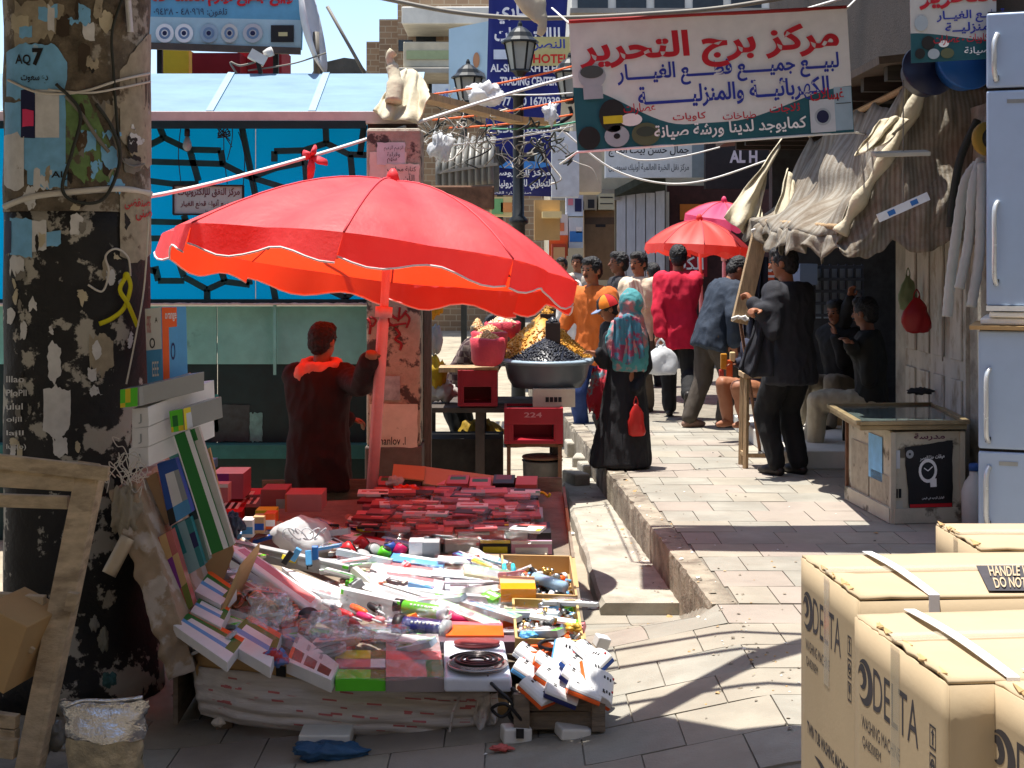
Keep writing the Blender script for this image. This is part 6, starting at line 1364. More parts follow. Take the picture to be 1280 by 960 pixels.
coil('loose copper coil beside the round reflector', (362, 758), (382, 788), 0.028, 7, 0.06)
coil('small copper coil under clear film near the black handles', (444, 792), (470, 798), 0.022, 8, 0.04)
s = thing('reflector_lamp', 'round clip lamp with a dark rim among the copper coils', 'lamp', On(388, 772)); M_ = Euler((0.7, 0, 0.2)).to_matrix(); b = MB(); b.lathe([(0.012, -.05), (0.03, -.04), (0.042, 0), (0.036, 0.0), (0.02, -.03)], On(386, 770, .09), 18, M_); b.build('bowl', SV, s); b = MB(); b.lathe([(0.043, -.006), (0.047, 0), (0.042, 0.006)], On(386, 770, .09), 18, M_); b.build('rim', BK, s); b = MB(); b.ell(On(386, 770, .085), 0.015, None, 8); b.build('bulb', W_, s)
gbox('power_strip_box', 'white box with dark square windows at the stall front', [(372, 790), (424, 830), (414, 850), (358, 826)], 0.05, W_, (0.08, 0.3, 0.36, 0.6, 0.66, 0.92), (0.12, 0.35, 0.5, 0.88), [[0] * 7, [1, 0, 1, 0, 1, 0, 0], [0] * 7, [2, 3, 0, 3, 0, 3, 0], [0] * 7], (GY, OR, BR), 'box', GF, base_up=0.015)
cc_ = thing('cable_coil', 'coil of grey cable behind the power strip box', 'cable', On(410, 812))
for k in range(7):
    c = On(408 + k * 1.2, 806 + k * 1.6, 0.035 + 0.012 * (k % 4)); r = 0.075 - 0.004 * k; b = MB(); b.tube([c + V(r * math.cos(a), 0.6 * r * math.sin(a), 0.25 * r * math.sin(a + 1)) for a in [2 * PI * i / 18 for i in range(19)]], 0.007, 6); b.build('cable_turn', GY, cc_)
rag('clear_wrap', 'crumpled clear film over the socket packs', 'film', 338, 762, 5.95, 70, 40, M_clear, 3, 0.8); rag('clear_wrap', 'clear film over the copper coils and cable', 'film', 408, 780, 5.9, 60, 30, M_clear, 9, 0.8); rag('clear_wrap', 'clear film bag with green print beside the black tool handles', 'film', 470, 790, 5.85, 80, 22, M_clear, 5, 0.8)
rag('printed_bag', 'small red and blue printed packet tucked at the tray lip', 'packet', 345, 822, 5.82, 34, 26, col('packet_red', 190, 60, 65, rough=0.2, col2=(0.1, 0.2, 0.5), thr=0.5, soft=0.03, scale2=14), 7, 0.5)
for k, (y0, m1, m2) in enumerate(((836, LG, GN), (822, PK, W_), (812, YL, GN))):
    gbox('bulb_box', ['front lime and green bulb box at the tray lip', 'pink and white bulb box behind the lime one', 'yellow and green bulb box at the back of the three'][k], [(420, y0), (482, y0 + 1), (482, y0 + 12), (419, y0 + 12)], 0.05, m1, (0.7,), (0.5,), [[0, 1], [0, 1]], (m2, ), 'box', GF, base_up=0.0)
gbox('wrapped_box', 'grey and pink striped box in shiny wrap beside the hot plate', [(482, 792), (548, 792), (556, 846), (482, 846)], 0.06, col('wrap_grey', 150, 140, 140, rough=0.15), (0.7,), (0.42, 0.62), [[0, 0], [1, 1], [0, 2]], (col('wrap_pink', 205, 110, 115, rough=0.15), GN), 'box', GF)

# ---- hot plate
hp = thing('hot_plate', 'white electric hot plate with a spiral ring at the stall front', 'hot plate', On(598, 840))
q = [On(555, 800, .07), On(630, 800, .07), On(640, 848, .07), On(555, 848, .07)]
b = MB(); b.qbox(q, (0, 0, -.055)); b.build('body', col('plate_white', 215, 222, 235, rough=0.3), hp, 0.012, 3)
c = On(597, 828, 0.085); pts = []
for i in range(110):
    a = i * 0.2; r = 0.02 + 0.105 * i / 110 * 0.75 + .01; pts.append(c + V(r * math.cos(a), r * math.sin(a), 0.012 * (1)))
b = MB(); b.tube(pts, 0.0065, 6); b.build('spiral_ring', col('ring_dark', 50, 45, 45, rough=0.3, metal=0.7), hp)
b = MB(); b.lathe([(0.118, 0), (0.122, 0.006), (0.11, 0.008), (0.1, -.004), (0.02, -.006)], c - V(0, 0, .008), 28); b.build('drip_bowl', col('bowl_steel', 170, 165, 165, rough=0.2, metal=0.6), hp)
b = MB(); b.lathe([(0.09, 0), (0.095, 0.012), (0.088, 0.016), (0.01, 0.016)], On(596, 806, .072), 24, sq=(1, .6)); b.build('rear_plate', col('plate_red', 130, 55, 55, rough=0.4), hp)
b = MB(); b.lathe([(0.02, 0), (0.018, 0.015), (0.004, 0.017)], On(610, 849, .05) + V(0, -.01, 0), 12, (PI / 2, 0, 0)); b.build('knob', BK, hp)
b = MB(); b.tube(spline([On(612, 852, .05), P(622, 862, 5.62), P(640, 880, 5.6), P(628, 896, 5.6), P(615, 886, 5.6), P(632, 880, 5.58), P(652, 900, 5.6)], 6), 0.007, 6); b.build('cord', BK, hp)
cable('black_plug_cord', 'black cord tangled between the hot plate and the crate', [P(640, 860, 5.66), P(650, 876, 5.62), P(636, 890, 5.62), P(648, 906, 5.62), P(656, 886, 5.62), P(644, 868, 5.64)], 0.009, BK, 6)

# ---- torches, tools, orange pack
def torch(label, a, c_, r, m, up=0.05):
    A, B_ = On(*a, up), On(*c_, up); t = thing('torch', label, 'torch', A.lerp(B_, .5) - V(0, 0, r), group='torches on the stall'); n_ = (B_ - A).normalized()
    b = MB(); b.tube([A, A.lerp(B_, .06), A.lerp(B_, .94), B_], [r * .9, r, r, r * .9], 18); b.build('barrel', m, t)
    b = MB(); b.tube([A - n_ * 0.03, A + n_ * .012], r * 1.08, 18); b.build('end_cap', BK, t); b = MB(); b.tube([B_ - n_ * .01, B_ + n_ * 0.02], r * 1.06, 18); b.build('head', GY, t)
    side = V(0, -1, 0.9).normalized(); 
    for k in range(7): b = MB(); b.ell(A.lerp(B_, 0.25 + .09 * k) + side * r, 0.006, None, 6); b.build('printed_dot', W_, t)
torch('thick navy blue torch lying in the middle of the stall', (502, 782), (556, 788), 0.042, col('torch_navy', 30, 32, 92, rough=0.25), 0.06); torch('green torch lying behind the navy one', (502, 758), (552, 766), 0.03, col('torch_green', 85, 165, 40, rough=0.3), 0.08)
gbox('toy_pack', 'orange pack under clear film behind the hot plate', [(556, 776), (628, 778), (630, 794), (557, 794)], 0.06, col('pack_orange', 240, 100, 35, rough=0.15), (), (0.25,), [[1], [0]], (col('pack_pink', 220, 110, 120, rough=0.15),), 'pack', None)
gbox('black_strip', 'dark strip box between the orange pack and hot plate', [(545, 794), (650, 794), (650, 802), (545, 802)], 0.05, col('strip_mauve', 110, 85, 95, rough=0.3), cat='box', group=None)
s = MB(); s.tube([On(562, 772, .06), On(600, 778, .05)], [0.035, 0.006], 14); tag(s.build('funnel', MG), 'magenta cone lying behind the orange pack', 'cone')
s = MB(); s.tube([On(590 + 14 * math.cos(a), 766 + 4 * math.sin(a), .05) for a in [i * .5 for i in range(14)]], 0.009, 6); tag(s.build('orange_ring', OR), 'orange ring of cord beside the magenta cone', 'ring')
s = MB(); s.tube([On(568 + 12 * math.cos(a), 760 + 3 * math.sin(a), .05) for a in [i * .5 for i in range(14)]], 0.009, 6); tag(s.build('yellow_ring', YL), 'yellow ring of cord behind the magenta cone', 'ring')
for k, (a, c_, m) in enumerate((((424, 764), (452, 776), RD), ((440, 758), (470, 772), OR), ((448, 768), (476, 778), MG), ((430, 776), (462, 786), RD), ((414, 760), (436, 768), BK), ((462, 756), (480, 768), BK), ((470, 774), (488, 778), PK), ((405, 752), (428, 762), SV))):
    A, B_ = On(*a, .07), On(*c_, .07); t = thing('screwdriver', ['red', 'orange', 'magenta', 'dark red', 'black', 'thick black', 'pink', 'silver'][k] + ' handled screwdriver in the tool heap beside the torches', 'screwdriver', A, group='screwdrivers on the stall')
    b = MB(); b.tube([A, A.lerp(B_, .2), A.lerp(B_, .5), A.lerp(B_, .62)], [.014, .017, .016, .009], 8); b.build('handle', m, t); b = MB(); b.tube([A.lerp(B_, .62), B_], .005, 6); b.build('blade', SV, t)

# ---- long lamp boxes lying across the stall
GLM = 'long lamp boxes across the stall'
def lampbox(label, pts, h, up=0.0, base=None, P_=True):
    base = base or col('lamp_white', 205, 208, 212, rough=0.35)
    gbox('lamp_box', label, pts, h, base, (0.06, 0.94), (0.2,), [[1, 2, 1], [1, 0, 1]], (LG, SV), 'lamp box', GLM, base_up=up, txt=((('P', 0.72, 0.35, 0.78, 0.85, BK),) if P_ else ()))
def upstrip(label, quad, ds, depth, base, P_=True, us=(0.05, .95)):
    ubox('lamp_box', label, quad, ds, depth, base, us, (0.25,), [[1, 0, 1], [0, 0, 0]], (LG,), 'lamp box', GLM, (('P', .66, .3, .71, .85, BK), ('o', 0.1, .2, .14, .5, GY)) if P_ else ())
sf = lambda px, py: On(px, py).y
upstrip('long grey lamp box standing on edge nearest the white bag', [(286, 676), (436, 708), (434, 724), (290, 696)], [sf(286, 700), sf(436, 726), sf(436, 726), sf(286, 700)], 0.06, col('lamp_grey', 165, 170, 172, rough=0.3))
upstrip('long white lamp box behind the screwdrivers', [(426, 736), (500, 752), (498, 782), (424, 762)], [sf(426, 765), sf(500, 784), sf(500, 784), sf(426, 765)], 0.06, col('lamp_white', 205, 208, 212, rough=0.35))
upstrip('long pale lamp box ending beside the battery tray', [(550, 742), (642, 748), (640, 768), (550, 764)], [sf(550, 764), sf(642, 768), sf(642, 768), sf(550, 764)], 0.05, col('lamp_pale', 190, 194, 200, rough=0.35))
gbox('tube_lamp', 'white strip lamp with a row of tiny dots, rear one of the pair', [(455, 712), (552, 740), (546, 750), (440, 718)], 0.04, W_, (0.05, 0.95), (0.3, 0.7), [[1, 0, 1], [1, 2, 1], [1, 0, 1]], (LG, GY), 'lamp box', GLM)
gbox('tube_lamp', 'white strip lamp with a row of tiny dots, front one of the pair', [(438, 720), (545, 752), (540, 762), (436, 730)], 0.045, W_, (0.05, 0.95), (0.3, 0.7), [[1, 0, 1], [1, 2, 1], [1, 0, 1]], (LG, GY), 'lamp box', GLM)
gbox('tube_lamp', 'white strip lamp lying below the grey lamp box', [(352, 708), (436, 738), (424, 762), (400, 752)], 0.04, W_, (0.1, 0.9), (0.3, 0.6), [[0, 0, 0], [0, 1, 2], [0, 0, 0]], (SV, LG), 'lamp box', GLM)
em = thing('emergency_lamp', 'long black and white emergency lamp with a pink cover across the pile', 'lamp', On(345, 730))
q = [On(286, 686, .1), On(306, 682, .1), On(402, 746, .1), On(388, 764, .1)]
b = MB(); b.qbox(q, (0, 0, -.1), (0.35, 0.8), (0.04, 0.96), [[0, 0, 0], [0, 2, 0], [0, 0, 0]]); b.build('case', [W_, BK, col('cover_pink', 215, 130, 130, rough=0.15)], em, 0.014, 3)
b = MB(); q2 = [On(284, 694, .075), On(386, 764, .08), On(384, 770, .02), On(284, 702, .01)]; b.qbox(q2, (0, 0.02, 0)); b.build('black_panel', BK, em)
rag('cable_bundle', 'dark blue bundle of cable behind the green-striped panel', 'cable', 290, 656, 7.0, 30, 30, col('cable_navy', 45, 55, 75), 2, 0.7)
bw = thing('plastic_bag', 'white plastic bag of blue glue packs in the stall middle', 'bag', On(385, 684))
b = MB(); c = On(386, 672, .06); b.ell(c, (0.16, 0.12, 0.1), None, 26)
for i, v in enumerate(b.v): u = v - c; b.v[i] = c + u * (0.85 + 0.5 * noise.noise(u * 9) + .25 * (1 - abs(noise.noise(u * 18))))
b.build('pouch', M_bagw, bw)
for k, (px, py, m) in enumerate(((372, 690, SKY), (388, 694, SKY), (362, 694, BK), (396, 688, col('glue_blue', 30, 110, 190)))): b = MB(); b.box(On(px, py, .1) + V(0, -.06, 0), (.03, .02, .07), (R.uniform(-.3, .3), R.uniform(-.6, .6), 0)); b.build('glue_pack', m, bw, .004)
for k in range(6):
    c0 = On(360 + 8 * k, 668, .12); b = MB(); b.tube([c0 + V(.03 * math.cos(a + k), .01, .03 * math.sin(a)) for a in [i * .5 for i in range(12)]], .003, 5); b.build('wire_clip', SV, bw)

# ---- back-left boxes
GB = 'boxes at the stall back under the umbrella'
def bbox(label, x0, y0, x1, y1, d, depth, base, us=(), vs=(), cells=None, extra=(), txt=(), top=None):
    q = [P(x0, y0, d), P(x1, y0, d), P(x1, y1, d), P(x0, y1, d)]
    t = None
    b = MB(); b.qbox(q, (0, depth, 0), us, vs, cells); mats = [base] + list(extra)
    if top is not None:
        b.m[-5] = len(mats); mats.append(top)
    o = b.build('goods_box', mats, bevel=.002)
    return tag(o, label, 'box', GB)
bbox('purple and pink box with an open lid at the stall back', 264, 592, 304, 624, 8.15, 0.25, col('box_purplepink', 175, 95, 115), (0.55,), (0.3,), [[1, 0], [0, 0]], (PU,), top=W_)
bbox('white and pink printed box in front of the purple one', 262, 605, 285, 628, 8.0, 0.1, col('box_whitepink', 205, 165, 165), (0.5,), (0.2,), [[1, 1], [0, 2]], (W_, PK))
bbox('small bright blue box behind the purple box', 262, 575, 268, 586, 8.4, 0.1, SKY)
for k, (x0, y0, x1, y1, d) in enumerate(((288, 616, 330, 632, 7.85), (276, 630, 312, 646, 7.6), (300, 624, 334, 640, 7.7))):
    gbox('labelled_box', ['red box with a white label behind the yellow-green box', 'red box with a white label nearest the green-striped panel', 'brown box with a striped label in the middle of the trio'][k], [(x0 + 8, y0 - 6), (x1, y0 - 6), (x1 - 10, y1 - 6), (x0 - 4, y1 - 6)], 0.08, RD if k != 2 else BR, (0.15, .3, .45, .6, .75), (0.25, .75), [[0] * 6, [1, 2, 1, 2, 1, 0], [0] * 6], (W_, BK), 'box', GB)
for k, (x0, m1, m2) in enumerate(((302, W_, SKY), (316, TN, BL_), (330, OR, W_))):
    bbox(['white and blue bulb box', 'tan and blue bulb box', 'orange and white bulb box'][k] + ' in the short row behind the white bag', x0, 650 - k * 4, x0 + 14, 672 - k * 5, 7.5 + 0.05 * k, 0.1, m1, (), (0.4, .8), [[0], [1], [0]], (m2,))
bbox('yellow and green box with blue corner behind the bulb boxes', 319, 638, 344, 654, 7.75, 0.12, YL, (0.7,), (), [[0, 1]], (LG,), top=YL)
bbox('dull red box end lying flat before the umbrella man', 326, 612, 358, 636, 7.95, 0.2, col('dull_red', 165, 75, 78), (0.6,), (0.5,), [[0, 0], [0, 1]], (GY,))
bbox('wide dull pink open box before the umbrella man', 356, 618, 402, 640, 7.85, 0.22, col('dull_pink', 190, 105, 105), (0.06,), (), [[1, 0]], (col('edge_orange', 190, 90, 60),))
# ---- rows of small boxes, reddened partly to imitate light through the parasol
n_ = 0
M_RW = [col('row_maroon', 150, 52, 56), col('row_rose', 178, 86, 90), col('row_wine', 112, 34, 42), col('row_coral', 192, 92, 84), col('row_mauve', 150, 84, 92)]  # reds carry the parasol's tint as well as print colour
rows = [(8.62, 618, 470, 672, 7), (8.36, 630, 462, 674, 8), (8.12, 643, 452, 676, 8), (7.9, 655, 440, 680, 8), (7.66, 668, 512, 690, 6)]
for r_, (d, ytop, xa, xb, n) in enumerate(rows):
    w = (xb - xa) / n
    for k in range(n):
        x0 = xa + w * k + 1; x1 = xa + w * (k + 1) - 1; jy = R.uniform(-2, 2); zt_ = SZ(d) + 0.055 + R.uniform(-.01, .015); dep = 0.2 + R.uniform(-.02, .01)
        m = (M_RW + [GY, PK, BK])[(k * 3 + r_ * 2 + int(R.random() * 3)) % 8]
        q = [V(X(x0, d), d, zt_), V(X(x1, d), d, zt_), V(X(x1, d), d, SZ(d) - .06), V(X(x0, d), d, SZ(d) - .06)]
        b = MB()
        # top face cut into printed bands
        tq_ = [q[0] + V(0, dep, 0.02), q[1] + V(0, dep, 0.02), q[1], q[0]]
        pc = [[0, 1, 0], [0, 2 if R.random() < .5 else 1, 0], [0, 0, 0]] if R.random() < .6 else [[0, 0, 0]] * 3
        b.qbox(tq_, (0, 0, -0.11), (0.12, 0.85), (0.2, .55), pc)
        ord_ = ['first', 'second', 'third', 'fourth', 'fifth', 'sixth', 'seventh', 'eighth'][k]
        rw = ['rearmost', 'second', 'third', 'fourth', 'front'][r_]
        ins = M_RW[(k + r_ + 2) % 5]
        for i_, v_ in enumerate(b.v):
            c_0 = (q[0] + q[1]) / 2; b.v[i_] = c_0 + Matrix.Rotation(jy * .025, 3, 'Z') @ (v_ - c_0)
        tag(b.build('small_goods_box', [m, ins, R.choice([GN, BK, PK, M_RW[3]])], bevel=.0015), f'{ord_} reddish box from the man in the {rw} row of small boxes', 'box', 'rows of small reddish boxes')
for k, (x0, x1, m, st_) in enumerate(((512, 554, BK, GY), (556, 599, W_, PK), (600, 638, BK, YL), (639, 690, col('lilac', 205, 150, 175), W_))):
    bbox(['black box with grey lines', 'white box with a pink mark', 'black box with gold edge', 'lilac pink box'][k] + ' facing out below the front row of reddish boxes', x0, 673 + k, x1, 690 + k, 7.64 - .0 * k, 0.02, m, (0.1, 0.9), (0.25, .5), [[1, 1, 1], [0, 0, 0], [0, 1, 0]] if k != 1 else [[0, 0, 0], [0, 0, 1], [0, 0, 0]], (st_,))
bc = thing('long_carton', 'open brown carton holding the rows of reddish boxes', 'carton', P(620, 715, 7.6)); b = MB(); b.qbox([P(560, 690, 7.62), P(684, 694, 7.6), P(678, 716, 7.6), P(560, 712, 7.62)], (0, .012, 0)); b.build('front_wall', mat('carton_dull', (0.4, 0.32, 0.24), 0.85, .15), bc); b = MB(); b.qbox([P(684, 694, 7.6), P(664, 610, 8.9), P(664, 640, 8.9), P(678, 716, 7.6)], (-.01, 0, 0)); b.build('side_wall', mat('carton_dull', (0.4, 0.32, 0.24)), bc)
# ---- in front of the carton
bbox('opened white and grey small box before the reddish rows', 511, 677, 528, 697, 7.3, .1, W_); bbox('grey flap side of the opened small box', 528, 678, 549, 698, 7.3, .1, GY)
bbox('tan small box with brown end before the long carton', 581, 698, 624, 716, 7.2, .1, col('tan_box', 190, 168, 140), (0.78,), (), [[0, 1]], (BR,))
gbox('flat_pack', 'white and red box flat behind the red torch heap', [(436, 664), (494, 676), (492, 684), (424, 672)], .05, W_, (.3, .8), (.4,), [[0, 1, 2], [0, 0, 0]], (RD, BL_), 'box', None)
for k, (px, py, m, sh) in enumerate(((436, 688, RD, 0), (452, 682, RD, 0), (432, 696, PK, 0), (452, 698, BK, 0), (466, 690, BK, 0), (480, 692, LG, 1), (488, 686, BL_, 1), (500, 688, MG, 1))):
    c = On(px, py, .05); t = thing('small_gadget', ['red round adapter', 'second red round adapter', 'pink round adapter', 'black round adapter', 'black plug', 'bright green torch head', 'blue torch head', 'magenta clip'][k] + ' in the heap behind the lamp boxes', 'gadget', c - V(0, 0, .04), group='small gadgets heaped on the stall')
    b = MB(); M_ = Euler((R.uniform(-.5, 1.0), R.uniform(-.5, .5), R.uniform(0, 3))).to_matrix(); rr = .042 if not sh else .03; b.lathe([(rr * .3, -.03), (rr, -.025), (rr * 1.05, .02), (rr * .8, .03)], c, 14, M_); b.build('shell', m, t); b = MB(); b.lathe([(rr * .78, .03), (rr * .7, .036), (rr * .1, .036)], c, 12, M_); b.build('face', BK if m is not BK else GY, t)
for k in range(4):
    gbox('clear_pack', ['rearmost', 'second', 'third', 'front'][k] + ' flat clear-windowed pack in the stack beside the battery tray', [(556, 712 + 8 * k), (622, 712 + 8 * k), (624, 720 + 8 * k), (556, 720 + 8 * k)], .05 - .008 * k, col('clear_pack', 190, 188, 200, rough=.12), (.1, .45, .7, .9), (.3, .6), [[0, 0, 1, 0, 0], [1, 2, 1, 2, 0], [0, 0, 0, 1, 0]], (SV, col('tool_grey', 110, 105, 115, rough=.2, metal=.5)), 'pack', 'clear packs on the stall')
for k, (a, c_, e, f_, m) in enumerate((((468, 700), (556, 712), (554, 722), (462, 712), W_), ((470, 712), (556, 726), (552, 738), (474, 724), col('box_lilac_white', 220, 212, 222)), ((492, 690), (556, 700), (554, 708), (486, 700), SKY), ((498, 728), (556, 738), (552, 742), (498, 734), W_))):
    gbox('slim_box', ['slim white box lying behind the strip lamps', 'slim off-white box between strip lamps and clear packs', 'slim sky blue box beside the opened small box', 'slim white box at the end of the strip lamps'][k], [a, c_, e, f_], .045, m, (.15, .85), (.35,), [[0, 1, 0], [0, 0, 0]], (PK if k < 2 else W_,), 'box', 'slim boxes on the stall')
bbox('brown and cream small box beside the tan box', 552, 700, 580, 714, 7.25, .1, BR, (), (.5,), [[0], [1]], (TN,))
# ---- things at the back edge
s = thing('cardboard_flap', 'big sunlit cardboard flap shading the back of the stall', 'cardboard', P(570, 612, 8.8))
b = MB(); b.qbox([P(492, 580, 8.85), P(532, 583, 8.85), P(530, 600, 8.6), P(490, 596, 8.6)], (0, 0, -.008)); b.build('short_panel', M_card, s); b = MB(); b.qbox([P(530, 583, 8.9), P(644, 598, 8.9), P(644, 622, 8.6), P(528, 604, 8.6)], (0, 0, -.008)); b.build('long_panel', M_ctn, s); b = MB(); b.qbox([P(645, 602, 8.75), P(664, 598, 8.8), P(652, 608, 8.65), P(645, 612, 8.65)], (0, 0, -.008)); b.build('torn_end', M_card, s)
b = MB(); b.qbox([P(528, 604, 8.6), P(644, 622, 8.6), P(642, 630, 8.62), P(528, 618, 8.62)], (0, .006, 0)); b.build('front_fold', M_card, s)
rag('red_pouch', 'bright orange red plastic pouch under the umbrella at the stall back', 'pouch', 508, 614, 8.5, 44, 18, col('pouch_red', 225, 55, 35, rough=.2), 3, .5); rag('clear_bag', 'clear bag of small parts beside the red pouch', 'bag', 494, 602, 8.55, 22, 16, col('parts_clear', 170, 185, 185, rough=.15), 5, .6)
rag('dark_torch_head', 'small dark maroon knob beside the red pouch', 'knob', 478, 628, 8.4, 14, 10, MR, 1, .2)
for k in range(9):
    p = [P(R.uniform(646, 668), R.uniform(612, 632), 8.5)]; 
    for j in range(5): p.append(p[-1] + V(R.uniform(-.05, .05), R.uniform(-.04, .04), R.uniform(-.03, .03)))
    cable('coloured_lead', ['white', 'red', 'yellow', 'short white', 'short red', 'silver', 'short yellow', 'long white', 'short silver'][k] + ' lead in the curled heap at the stall back corner', p, .008, [W_, RD, YL, W_, RD, SV, YL, W_, SV][k], 5, 'lead', 'curled leads at the stall corner', 5)
# ---- trays of small parts at the right
def tray(label, pts, h, m):
    t = thing('parts_tray', label, 'tray', On(*pts[3])); q = [On(x, y, 0.0) for x, y in pts]
    for k in range(4):
        a, c_ = q[k], q[(k + 1) % 4]; b = MB(); b.qbox([a + V(0, 0, h), c_ + V(0, 0, h), c_, a], (q[(k + 2) % 4] - c_).normalized() * .01); b.build('wall', m, t)
    b = MB(); b.prism([p + V(0, 0, .006) for p in q], (0, 0, -.012)); b.build('floor', m, t)
    return q, t
def heap(q, n, parent, up=.02):
    b = MB()
    for k in range(n):
        u, v = R.uniform(.06, .94), R.uniform(.06, .94); p = sub_quad(q, u, v, 0, 0)[0] + V(0, 0, up + .06 * (1 - (2 * u - 1) ** 2) * R.random()); metal(b, p, k)
    tag(b.build('small_parts', [col('part_steel', 175, 178, 178, rough=.2, metal=.8), col('part_brass', 165, 130, 70, rough=.25, metal=.7), BK, col('part_white', 215, 215, 215), OR, SKY], parent), kind='stuff')
qA, tA = tray('cardboard tray of metal parts beside the clear packs', [(626, 716), (714, 718), (722, 770), (632, 766)], .09, M_card)
def metal(b, p, k):
    M_ = Euler((R.uniform(0, 3), R.uniform(0, 3), R.uniform(0, 3))); mi = int(R.random() ** 1.6 * 6)
    r = R.uniform(.007, .015)
    if k % 3 == 0: b.tube([p - M_.to_matrix() @ V(0, 0, .03), p, p + M_.to_matrix() @ V(0, 0, .03)], [r, r, r * .5], 7, mi)
    elif k % 3 == 1: b.lathe([(r * .5, -.012), (r * 1.4, -.01), (r * 1.4, .008), (r * .4, .012)], p, 8, M_, mi)
    else: b.box(p, (r * 2, r * 1.4, r * 3.4), M_.to_matrix(), mi)
heap(sub_quad(qA, 0, .2, 1, 1), 230, tA)
gbox('orange_pack', 'orange and cream pack in the tray of metal parts', [(624, 720), (668, 720), (670, 736), (626, 736)], .06, col('pack_amber', 235, 150, 30, rough=.15), (), (.55,), [[1], [0]], (col('pack_cream', 225, 185, 140, rough=.15),), 'pack', None, base_up=.06)
s = MB(); s.tube([On(668, 722, .1), On(706, 734, .1)], .026, 12); tag(s.build('parcel_tube', col('tube_blue', 160, 190, 215, rough=.15)), 'pale blue clear tube beside the orange pack', 'tube')
s = thing('cutter', 'pair of turquoise handled snips sticking up by the orange pack', 'snips', On(638, 716, .06)); 
for dx in (-3, 8): b = MB(); b.tube([On(632 + dx, 720, .06), On(634 + dx, 712, .09), On(633 + dx, 706, .1)], [.01, .013, .01], 8); b.build('handle', col('turquoise', 50, 185, 205), s)
qB, tB = tray('golden cardboard tray of plugs nearest the street', [(640, 770), (722, 772), (730, 826), (644, 822)], .08, mat('carton_gold', (.55, .38, .14), .7, .15))
heap(sub_quad(qB, 0, .05, 1, 1), 170, tB)
for k, (px, py, w, m) in enumerate(((682, 790, 34, W_), (716, 784, 26, col('ochre', 190, 150, 50)), (660, 794, 26, SKY), (700, 802, 30, W_), (690, 816, 40, OR), (712, 818, 30, BK))):
    rag('plastic_item', ['white bag', 'ochre bag', 'blue packet', 'second white bag', 'orange cable', 'black cable'][k] + ' lying over the golden tray', 'packet', px, py, 6.15 - k * .03, w, 11, m, k * 3, .7)
# ---- socket adapters in the crate
def adapter(label, px, py, d, rot, m2, L=.13):
    t = thing('socket_adapter', label, 'socket adapter', P(px, py, d), group='socket adapters in the crate'); t.rotation_euler = rot
    b = MB(); w, h = .05, .034
    prof = [(w * math.cos(a), h * math.sin(a)) for a in [PI * k / 10 for k in range(11)]]
    vs_ = [V(x, 0, z) for x, z in prof] + [V(x, L, z) for x, z in prof]; n = len(prof)
    b.add(vs_, [(k, k + 1, n + k + 1, n + k) for k in range(n - 1)] + [tuple(range(n)), tuple(range(2 * n - 1, n - 1, -1)), (0, n, 2 * n - 1, n - 1)]); b.v = [v + V(0, -L / 2, 0) for v in b.v]
    b.build('case', W_, t, .003, local=True)
    b = MB(); b.box((0, 0, -.009), (w * 2.02, L * 1.0, .016)); b.build('band', m2, t, .003, local=True)
    for j in range(2):
        for (dx, dz) in ((-.014, .001), (.014, .001), (0, .016)):
            b = MB(); b.box((dx, -L * .25 + j * L * .5, h * (1 - (dx / w) ** 2) ** .5 + .0005 - .001), (.007, .012, .004)); b.build('pin_hole', BK, t, local=True)
        b = MB(); b.box((.03, -L * .25 + j * L * .5 + .02, .028), (.008, .008, .004)); b.build('switch', RD, t, local=True)
AD = [(672, 866, 5.62, (.5, 0, .9), OR), (690, 852, 5.66, (.5, .1, 1.3), OR), (720, 852, 5.64, (.6, 0, 1.4), NV), (686, 834, 5.75, (.6, 0, 1.5), OR), (722, 836, 5.74, (.6, 0, 1.2), BL_), (742, 848, 5.66, (.8, .5, .6), OR), (742, 832, 5.72, (.5, 0, -.9), BL_), (700, 870, 5.6, (.4, 0, 1.6), NV), (728, 868, 5.58, (.4, .2, 1.7), OR), (752, 862, 5.62, (.7, .6, .3), OR), (662, 842, 5.78, (.5, 0, 1.3), SKY), (706, 822, 5.85, (.9, .4, .2), SKY), (738, 820, 5.85, (.5, .3, 1), W_), (664, 822, 5.9, (.5, 0, 1.2), W_)]
NM = ['front', 'orange-banded', 'navy-banded', 'rear orange-banded', 'rear blue-banded', 'upright orange', 'blue-ended', 'low navy', 'low orange', 'outermost orange', 'pale blue', 'tilted sky blue', 'all white', 'rear white']
WH = ['at the near inner corner of the crate', 'lying across the middle of the crate', 'in the middle of the crate', 'behind the middle ones in the crate', 'at the back of the crate', 'leaning at the street side of the crate', 'jutting out on the street side', 'low against the crate planks', 'low by the crate corner block', 'overhanging the crate end', 'beside the hot plate', 'on top of the crate heap', 'at the back street side of the crate', 'behind the pale blue one']
for k, (px, py, d, rot, m) in enumerate(AD): adapter(f'{NM[k]} white socket adapter {WH[k]}', px, py, d, rot, m)
cable('coiled_lead', 'black lead coiled over the back of the crate', [On(690 + 16 * math.cos(a * .8), 806 + 6 * math.sin(a * .8), .06 + .003 * a) for a in range(14)], .008, BK, 4, 'lead'); cable('coiled_lead', 'orange lead coiled beside the black one', [On(668 + 12 * math.cos(a * .8), 812 + 4 * math.sin(a * .8), .06 + .003 * a) for a in range(12)], .007, OR, 4, 'lead')
s = MB(); s.box(On(752, 802, .03), (.06, .05, .05), (.2, .3, .4)); tag(s.build('clear_block', col('block_clear', 205, 205, 205, rough=.2), bevel=.006), 'pale clear block beside the golden tray', 'block')

